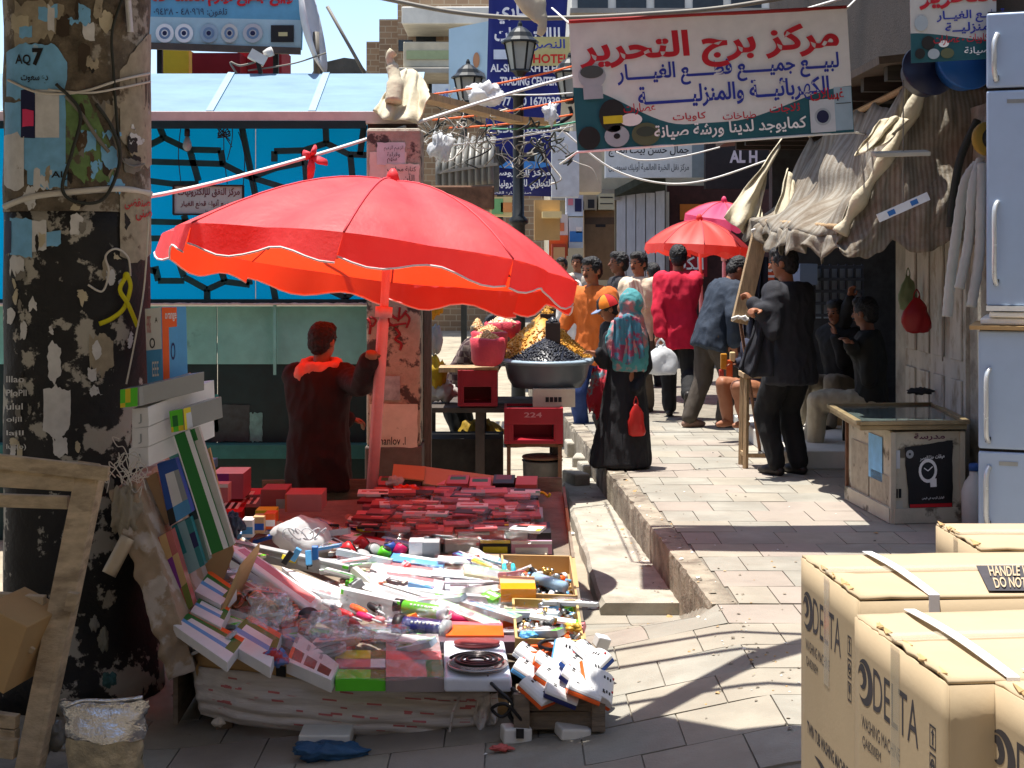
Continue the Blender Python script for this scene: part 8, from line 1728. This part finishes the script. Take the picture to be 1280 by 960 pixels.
def person(label, base, H, yaw, top, legs, lean=0.0, side=0.0, arms=None, feet=None, head=(0, 0), skin=None, hair=True, shoe=None, jacket=True, hem=.44, sleeve=1.0, seat=None, group=None, hunch=0.0, face=True, loose=1.0, seed=1, grip=(0, 0)):
    skin = skin or SKIN; base = Vector(base); shoe = shoe or C('shoe_dark', 35, 28, 24, rough=.5)
    rt = V(math.cos(yaw), math.sin(yaw), 0); fw = V(-math.sin(yaw), math.cos(yaw), 0); up = V(0, 0, 1)
    Lc = lambda x, y, z: base + rt * x * H + fw * y * H + up * z * H
    t = thing('person', label, 'person', base, group=group)
    pel = Lc(0, 0, .52) if seat is None else Lc(0, 0, 0) + up * seat
    T = (up * math.cos(lean) + fw * math.sin(lean) + rt * math.sin(side)).normalized(); TF = (fw - T * fw.dot(T)).normalized(); TR = TF.cross(T)
    sh = pel + T * .285 * H + TF * hunch * H; nb = pel + T * .315 * H + TF * (hunch * 1.3) * H
    hy, hp = head; hf = (TF * math.cos(hy) + TR * math.sin(hy)); hf = (hf * math.cos(hp) - up * math.sin(hp)).normalized(); hu = (up * .8 + T * .2 - hf * (up * .8 + T * .2).dot(hf)).normalized(); hr = hf.cross(hu)
    hc = nb + (T * .6 + hu * .4).normalized() * .09 * H + hf * .012 * H
    HM = Matrix((hr, hf, hu)).transposed()
    body = MB()
    body.ell(hc + hu * .012 * H, V(.045, .056, .056) * H, HM, 18); body.ell(hc - hu * .022 * H + hf * .012 * H, V(.036, .043, .044) * H, HM, 16); body.ell(hc - hu * .05 * H + hf * .034 * H, V(.02, .016, .013) * H, HM, 10)
    if face: cap(body, hc + hf * .055 * H + hu * .004 * H, .006 * H, hc + hf * .066 * H - hu * .014 * H, .009 * H, 8)
    for s_ in (-1, 1): body.ell(hc + hr * s_ * .046 * H - hu * .006 * H - hf * .004 * H, V(.008, .014, .02) * H, HM, 8)
    cap(body, nb - T * .03 * H, .034 * H, hc - hu * .03 * H, .031 * H)
    W = 1.0
    ring_loft(body, [(pel - T * .03 * H, TR * .08 * H, TF * .055 * H), (pel + T * .12 * H, TR * .075 * H, TF * .05 * H), (sh - T * .05 * H, TR * .095 * H, TF * .055 * H), (sh + T * .015 * H, TR * .08 * H, TF * .045 * H), (nb, TR * .034 * H, TF * .034 * H)])
    jk = MB()
    wd = loose
    if jacket:
        secs = []
        hemz = -(0.52 - hem)
        for k, (h, w, dd) in enumerate(((hemz, .112, .082), (hemz * .5, .108, .08), (.03, .1, .074), (.1, .096, .07), (.18, .108, .074), (.24, .117, .073), (.275, .118, .066), (.298, .09, .055), (.318, .048, .044))):
            off = TF * (hunch * H * max(0, h / .28) if h > 0 else 0); dn_ = T if h >= 0 else (T * .35 + up * .65)
            secs.append((pel + dn_ * h * H + off, TR * w * H * wd, TF * dd * H * wd))
        ring_loft(jk, secs)
    arms = arms or ((.16, .03, .40), (-.16, .03, .40))
    for s_, tgt in ((1, arms[0]), (-1, arms[1])):
        S = sh + TR * s_ * .112 * H - T * .012 * H
        tg = Vector(tgt) if isinstance(tgt, Vector) else Lc(*tgt)
        pole = (-up * 1.0 - fw * .3 + rt * s_ * .25)
        E, Wp = ik(S, tg, .172 * H, .155 * H, pole)
        cap(body, S, .03 * H, E, .025 * H); cap(body, E, .024 * H, Wp, .016 * H)
        if jacket or sleeve:
            cap(jk, S - TR * s_ * .02 * H, .046 * H * wd, E, .036 * H * wd)
            if sleeve > .5: cap(jk, E, .036 * H * wd, E.lerp(Wp, .93), .03 * H * wd)
        # hand: palm and five fingers
        ax = (Wp - E).normalized(); hs = ax.cross(up); hs = hs.normalized() if hs.length > .1 else rt; hn = hs.cross(ax)
        g = grip[0 if s_ == 1 else 1]
        body.ell(Wp + ax * .028 * H, V(.02, .03, .011) * H, Matrix((hs, ax, hn)).transposed(), 10)
        for f in range(4):
            o = Wp + ax * .048 * H + hs * (f - 1.5) * .0105 * H; L = (.036, .042, .039, .03)[f] * H
            d1 = (ax * math.cos(.35 + g) - hn * math.sin(.35 + g)); d2 = (ax * math.cos(.8 + 2 * g) - hn * math.sin(.8 + 2 * g))
            cap(body, o, .0064 * H, o + d1 * L * .55, .006 * H, 6); cap(body, o + d1 * L * .55, .006 * H, o + d1 * L * .55 + d2 * L * .5, .005 * H, 6)
        o = Wp + ax * .012 * H - hs * s_ * .018 * H; d1 = (ax * .6 - hs * s_ * .7 - hn * .3).normalized(); cap(body, o, .008 * H, o + d1 * .02 * H, .007 * H, 6); cap(body, o + d1 * .02 * H, .007 * H, o + d1 * .02 * H + (ax - hn * .5 * g).normalized() * .02 * H, .006 * H, 6)
    feet = feet or ((.05, .02, 0), (-.05, -.02, 0)); tr = MB()
    ring_loft(tr, [(pel + T * .05 * H, TR * .085 * H, TF * .062 * H), (pel - up * .01 * H, TR * .09 * H, TF * .068 * H), (pel - up * .06 * H, TR * .08 * H, TF * .06 * H)])
    for s_, ft in ((1, feet[0]), (-1, feet[1])):
        hip = pel + rt * s_ * .048 * H - up * .02 * H; ank = Lc(ft[0], ft[1], ft[2] + .045); raised = len(ft) > 3
        K, A = ik(hip, ank, .245 * H, .235 * H, fw * 1.0 + rt * s_ * .15 + (up * 1.2 if seat is not None else V(0, 0, 0)))
        cap(body, hip, .05 * H, K, .034 * H); cap(body, K, .034 * H, A, .021 * H)
        cap(tr, hip, .06 * H * wd, K, .047 * H * wd); cap(tr, K, .047 * H * wd, A + (K - A).normalized() * .012 * H, .036 * H * wd)
        b = MB(); fd_ = fw if not raised else (fw * .35 - up * .9).normalized(); fu = up if not raised else (up * .35 + fw * .9).normalized(); hl = A - fu * .025 * H
        cap(b, hl - fd_ * .02 * H, .022 * H, hl + fd_ * .05 * H, .026 * H, 10); cap(b, hl + fd_ * .05 * H, .026 * H, hl + fd_ * .095 * H - fu * .004 * H, .017 * H, 10)
        blob(b, .009, 3).build('shoe', shoe, t)
    blob(body, .0095, 3).build('body', skin, t)
    if jacket or sleeve: blob(jk, .0125, 4, .0105, 6.5, seed, (1, 1, .55)).build('jacket' if jacket is True else jacket, top, t)
    blob(tr, .0125, 4, .008, 7, seed + 3, (1, 1, .5)).build('trousers', legs, t)
    if hair:
        b = MB(); b.ell(hc + hu * .018 * H - hf * .008 * H, V(.05, .057, .057) * H, HM, 20); b.ell(hc - hf * .028 * H - hu * .012 * H, V(.044, .034, .042) * H, HM, 14); b.ell(hc + hu * .05 * H + hf * .022 * H, V(.036, .034, .024) * H, HM, 12)
        blob(b, .0075, 2, .0055, 38, seed).build('hair', HAIR if hair is True else hair, t)
    if face:
        for s_ in (-1, 1):
            b = MB(); b.ell(hc + hf * .0505 * H + hr * s_ * .018 * H + hu * .006 * H, V(.008, .005, .0045) * H, HM, 8); b.build('eye', C('eye_dark', 25, 20, 18, rough=.2), t)
            b = MB(); b.ell(hc + hf * .053 * H + hr * s_ * .018 * H + hu * .018 * H, V(.012, .004, .003) * H, HM, 8); b.build('eyebrow', HAIR, t)
        b = MB(); b.ell(hc + hf * .054 * H - hu * .032 * H, V(.015, .005, .0045) * H, HM, 8); b.build('mouth', C('lips', 120, 62, 52), t)
    return t, dict(hc=hc, hf=hf, hu=hu, hr=hr, HM=HM, H=H, nb=nb, T=T, TF=TF, TR=TR, pel=pel, sh=sh)
def beard(t, k, m=None):
    b = MB(); H = k['H']; b.ell(k['hc'] + k['hf'] * .054 * H - k['hu'] * .023 * H, V(.018, .006, .004) * H, k['HM'], 8); b.build('moustache', HAIR, t)
GR = 'people in the market lane'
M_mar = cloth('maroon_dark', 42, 24, 26); M_sc = cloth('peach_scarf', 230, 130, 115)
# the umbrella man
A_, k = person('man in a dark maroon jacket holding the big parasol pole, seen from behind', (X(398, 8.95), 8.95, STREET), 1.6, -.12, M_mar, cloth('trouser_dk', 40, 38, 40), .06, 0, (P(461, 450, 8.55), P(436, 524, 9.18)), hunch=.01, head=(.35, .05), hem=.36, loose=1.12, seed=2, group=GR, grip=(.9, .3))
b = MB()
for j in range(16):
    a = 2 * PI * j / 16; b.ell(k['nb'] + k['TR'] * .062 * math.cos(a) * 1.6 + k['TF'] * .085 * math.sin(a) + V(0, 0, .0 + .02 * math.sin(a)), (.035, .035, .035), None, 8)
b.ell(k['nb'] + V(-.09, -.07, -.05), (.06, .045, .07), None, 10); b.ell(k['nb'] + V(-.02, -.09, -.02), (.08, .03, .045), None, 10)
blob(b, .01, 4, .008, 14, 2).build('scarf', M_sc, A_)
# man in the dark suit
M_suit = cloth('charcoal', 38, 39, 46); M_blk = cloth('black', 20, 20, 22)
B_, k = person('man in a charcoal suit standing sideways with hands raised at his chest', (X(990, 11.1), 11.15, 0), 1.73, .62, M_suit, M_blk, .0, 0, (P(950, 388, 10.95), P(941, 378, 11.05)), ((.055, .0, 0), (-.055, .03, 0)), head=(-.45, .12), hem=.40, loose=1.1, seed=5, group=GR, grip=(.9, .9), hunch=.015)
# a carried jacket tail that swings out at his hip
drape('jacket_front', None, None, [(950, 392), (958, 388), (968, 392)], [(924, 462), (940, 472), (966, 470)], 10.98, 10.95, M_suit, .03, 2, parent=B_, solid=.02)
# bending man
C_, k = person('man in a slate blue jacket and brown trousers bending forward beside the shop step', (X(888, 14.2), 14.2, 0), 1.72, -1.15, cloth('slate', 42, 52, 66), cloth('brown', 70, 62, 54), .4, 0, (P(918, 430, 14.0), P(908, 440, 14.4)), ((.04, .05, 0), (-.04, -.12, 0)), head=(.2, .35), hem=.43, loose=1.1, seed=7, group=GR, shoe=C('sandal', 130, 100, 85))
# man in red
M_redj = cloth('crimson', 200, 22, 55)
D_, k = person('man in a bright crimson blazer walking away into the lane', (X(848, 15), 15, 0), 1.76, -.1, M_redj, M_blk, .02, 0, (P(838, 412, 15), P(826, 425, 14.85)), ((.05, -.2, .1, 1), (-.05, .1, 0)), head=(-.1, .0), hem=.40, loose=1.1, seed=9, group=GR, face=False)
s = thing('carrier_bag', 'full white plastic bag carried by the man in crimson', 'bag', P(826, 468, 14.7)); bagmesh(826, 432, 468, 14.7, 42, M_bagw, s, 3)
# man in the orange shirt
E_, k = person('man in an orange shirt standing behind the raisin basin', (X(742, 14.6), 14.6, -.2), 1.84, 2.75, cloth('orange', 205, 105, 40), cloth('jeans', 40, 60, 110), 0, 0, ((.2, .08, .42), (-.18, .06, .44)), head=(.35, .12), hem=.42, sleeve=.3, seed=11, group=GR, shoe=C('trainer_blue', 40, 90, 170), jacket='shirt'); beard(E_, k)
F_, k = person('young man with thick dark hair looking sideways behind the orange shirt', (X(776, 16.2), 16.2, -.05), 1.74, 1.9, cloth('dark_top', 40, 38, 42), M_blk, 0, 0, head=(.1, 0), seed=13, group=GR, skin=SKIN2)
G_, k = person('man in a cream shirt with a pale shawl facing the raisin stand', (X(800, 15.7), 15.7, -.03), 1.72, 2.6, cloth('cream', 205, 185, 160), cloth('khaki', 90, 80, 70), 0, 0, head=(.25, .1), seed=15, group=GR, jacket='shirt'); beard(G_, k)
drape('shawl', None, None, [(786, 352), (792, 348), (800, 350)], [(790, 388), (800, 392), (808, 386)], 15.45, 15.45, cloth('shawl', 225, 205, 185), .02, 3, parent=G_)
# child in cap
H_, k = person('child in dark clothes wearing a red, black and orange cap behind the girl', (X(771, 13.2), 13.2, -.2), 1.5, 1.9, M_blk, M_blk, .08, 0, head=(.2, .25), seed=17, group=GR)
capt = thing('peaked_cap', 'peaked cap in red, black and orange panels with pale peak', 'cap', k['hc'], group=None); Hh = k['H']
for g in range(6):
    b = MB(); b.sheet(lambda u, v: k['hc'] + k['HM'] @ V(.062 * Hh * math.cos(PI / 3 * (g + u)) * math.cos(v * 1.5), .068 * Hh * math.sin(PI / 3 * (g + u)) * math.cos(v * 1.5), .012 * Hh + .075 * Hh * math.sin(v * 1.5)), 5, 6); b.build('panel', [cloth('cap_red', 190, 30, 35), M_blk, cloth('cap_orange', 235, 130, 30)][g % 3], capt)
b = MB(); b.sheet(lambda u, v: k['hc'] + k['HM'] @ V(.058 * Hh * math.sin((u - .5) * 2.4), (.06 + .05 * v * math.cos((u - .5) * 2.2)) * Hh * math.cos((u - .5) * 1.0), (.012 - .012 * v) * Hh), 8, 4); b.build('peak', cloth('cap_peak', 120, 135, 165), capt, solid=.006)
# girl in black
GX, GY_ = X(783, 11.55), 11.55
M_abaya = cloth('abaya', 26, 26, 30); M_head = cloth('headscarf', 70, 140, 145, col2=(.55, .18, .18), thr=.54, soft=.05, scale2=5, scale=7)
girl = thing('person', 'girl in a long black dress and patterned teal headscarf beside the raisin basin', 'person', (GX, GY_, 0), group=GR)
b = MB(); hd = V(GX + .02, GY_, 1.27); b.ell(hd, (.068, .08, .095), None, 16); b.ell(hd + V(-.045, .05, -.03), (.045, .045, .05), None, 12); cap(b, hd - V(0, 0, .1), .045, V(GX, GY_, 1.05), .055); cap(b, V(GX, GY_, 1.05), .09, V(GX, GY_, .6), .12)
cap(b, V(GX - .1, GY_ + .02, 1.02), .035, V(GX - .17, GY_ - .02, .83), .03); cap(b, V(GX - .17, GY_ - .02, .83), .03, P(742, 441, 11.45), .02); hx = P(737, 440, 11.45); b.ell(hx, (.032, .02, .016), None, 10)
for f in range(4): cap(b, hx + V(-.02, (f - 1.5) * .011, .004), .008, hx + V(-.055, (f - 1.5) * .012, -.014), .006, 6)
cap(b, hx + V(0, -.02, .01), .009, hx + V(-.03, -.028, .012), .007, 6)
for dx in (-.06, .05): cap(b, V(GX + dx, GY_, .5), .06, V(GX + dx, GY_, .05), .035)
blob(b, .0095, 3).build('body', SKIN, girl)
b = MB(); secs = []
for z, w, dd, cx in ((.02, .235, .2, -.05), (.12, .225, .19, -.04), (.35, .19, .16, -.025), (.6, .155, .125, -.01), (.78, .14, .11, 0), (.95, .15, .105, 0), (1.04, .14, .09, 0), (1.09, .07, .06, 0)): secs.append((V(GX + cx, GY_, z), V(w, 0, 0), V(0, dd, 0)))
ring_loft(b, secs, 28)
cap(b, V(GX - .11, GY_ + .02, 1.02), .055, V(GX - .18, GY_ - .02, .82), .05); cap(b, V(GX - .18, GY_ - .02, .82), .05, P(748, 441, 11.46), .04); cap(b, V(GX + .12, GY_ + .02, 1.02), .055, V(GX + .15, GY_ + .02, .78), .05); cap(b, V(GX + .15, GY_ + .02, .78), .05, V(GX + .06, GY_ - .14, .62), .04)
blob(b, .0125, 4, .013, 5.5, 4, (2.2, 2.2, .35)).build('dress', M_abaya, girl)
b = MB(); b.ell(hd + V(.012, -.014, .012), (.09, .1, .112), None, 18); b.ell(hd + V(.01, -.03, -.12), (.1, .1, .1), None, 14); ring_loft(b, [(V(GX + .01, GY_ - .01, 1.14), V(.12, 0, 0), V(0, .115, 0)), (V(GX, GY_ - .01, 1.02), V(.165, 0, 0), V(0, .13, 0)), (V(GX + .01, GY_ - .02, .86), V(.155, 0, 0), V(0, .135, 0)), (V(GX + .02, GY_ - .02, .76), V(.13, 0, 0), V(0, .12, 0))], 20)
blob(b, .011, 4, .009, 8, 6).build('headscarf', M_head, girl)
drape('scarf_tail', None, None, [(768, 398), (784, 392), (800, 400)], [(764, 448), (784, 456), (806, 446)], GY_ - .15, GY_ - .16, cloth('scarf_end', 150, 60, 90, col2=(.06, .2, .28), thr=.5, soft=.03, scale2=9), .02, 3, parent=girl)
s = thing('carrier_bag', 'small red plastic bag hanging from the girl\'s hand', 'bag', P(795, 545, 11.35)); bagmesh(795, 505, 545, 11.35, 22, C('bag_scarlet', 205, 50, 45, trans=.3, rough=.4), s, 8)
rag('cloth_bundle', 'red and turquoise patterned cloth bundle between basin and girl', 'cloth', 752, 490, 11.9, 36, 74, cloth('bundle_red', 185, 40, 55, col2=(.1, .35, .4), thr=.56, soft=.04, scale2=6), 5, .5)
# nut seller in a checked shirt
def check_mat():
    m = cloth('checked', 70, 40, 42); nt = m.node_tree; bs = nt.nodes['Principled BSDF']; tc = nt.nodes.new('ShaderNodeTexCoord'); ch = nt.nodes.new('ShaderNodeTexChecker'); ch.inputs['Scale'].default_value = 20; ch.inputs[1].default_value = (.05, .02, .022, 1); ch.inputs[2].default_value = (.17, .12, .1, 1)
    nt.links.new(tc.outputs['Object'], ch.inputs[0]); nt.links.new(ch.outputs[0], bs.inputs['Base Color']); return m
J_, k = person('nut seller in a dark checked shirt stooping under the parasol edge', (X(566, 12.5), 12.5, STREET), 1.62, -1.9, check_mat(), M_blk, .55, 0, (P(632, 422, 12.1), P(640, 426, 12.2)), head=(0, .2), seed=19, group=GR, jacket='shirt')
# far walkers
for n_, (px, d, yaw, c_, H_, l) in enumerate(((702, 20.5, 3.0, (70, 60, 60), 1.66, 'far walker in a dark shirt below the navy banner'), (722, 21.2, 2.8, (190, 180, 165), 1.7, 'far walker in a pale shirt beside the tall brown carton'), (817, 18.5, .3, (50, 62, 90), 1.6, 'far walker in a navy jacket beyond the cream shirt'))):
    person(l, (X(px, d), d, -.05), H_, yaw, cloth(f'far{n_}', *c_), M_blk, seed=21 + n_, group=GR, hair=True)
K_, k = person('far woman in a white headscarf beyond the orange shirt', (X(719, 18.2), 18.2, -.2), 1.55, 2.9, cloth('white_robe', 205, 200, 195), M_blk, seed=25, group=GR, hair=False)
b = MB(); b.ell(k['hc'] - k['hf'] * .02, V(.056, .06, .07) * k['H'], k['HM'], 14); b.ell(k['nb'], (.11, .1, .1), None, 12); blob(b, .012, 4, .005, 9, 1).build('headscarf', cloth('white_scarf', 225, 222, 218), K_)
# seated men in the shop
st2 = thing('chair', 'dark chair under the seated man in the shop', 'chair', V(X(1088, 11.9), 11.9, 0)); cx = X(1090, 11.9)
MB().box((cx, 11.92, .42), (.4, .4, .04)).build('seat', M_iron, st2)
for dx in (-.18, .18):
    for dy in (-.17, .17): MB().box((cx + dx, 11.92 + dy, .2), (.03, .03, .42)).build('leg', M_iron, st2)
L_, k = person('man in a dark jacket and beige trousers sitting in the shaded shop', (X(1092, 11.85), 11.9, 0), 1.72, 1.25, cloth('deep_green', 30, 30, 28), cloth('beige', 170, 158, 135), .05, 0, (P(1062, 430, 11.7), P(1070, 440, 11.9)), ((.07, .30, 0), (-.02, .26, 0)), head=(.4, .05), seat=.5, seed=27, group=GR, skin=SKIN2)
N_, k = person('second man sitting low at the back of the shaded shop', (X(1052, 13.3), 13.3, 0.1), 1.6, 2.4, M_blk, cloth('grey_trouser', 120, 112, 98), .1, 0, (P(1062, 372, 13.1), P(1045, 420, 13.1)), ((.1, .3, 0), (-.08, .26, 0)), head=(.1, .1), seat=.4, seed=29, group=GR, skin=SKIN2)
MB_ = MB().box((X(1052, 13.3), 13.32, .2), (.36, .36, .36)); tag(MB_.build('wooden_box', M_wood, bevel=.006), 'wooden box used as a seat at the back of the shop', 'box')
O_, k = person('child with bare legs sitting on the shop step behind the timber prop', (X(946, 13.2), 13.2, .14), 1.35, 2.2, cloth('navy_cloth', 40, 44, 62), SKIN, 0, 0, head=(0, .1), seat=.34, feet=((.06, .2, 0), (-.05, .16, 0)), seed=31, group=GR, shoe=SKIN)
drape('hanging_jacket', 'dark blue garment hanging behind the timber prop', 'garment', [(934, 322), (946, 318), (960, 322)], [(930, 420), (944, 428), (958, 420)], 12.55, 12.5, cloth('navy_garment', 36, 40, 56), .05, 3)
s = crate_box('snack_display', 'small orange and white display card behind the suited man', 952, 330, 968, 350, 13.6, C('card_orange', 215, 90, 50), 'card', ((.0, .3, 1, .5, M_wh), (0, .7, 1, .85, M_wh)))

bpy.data.scenes.remove(SCR)
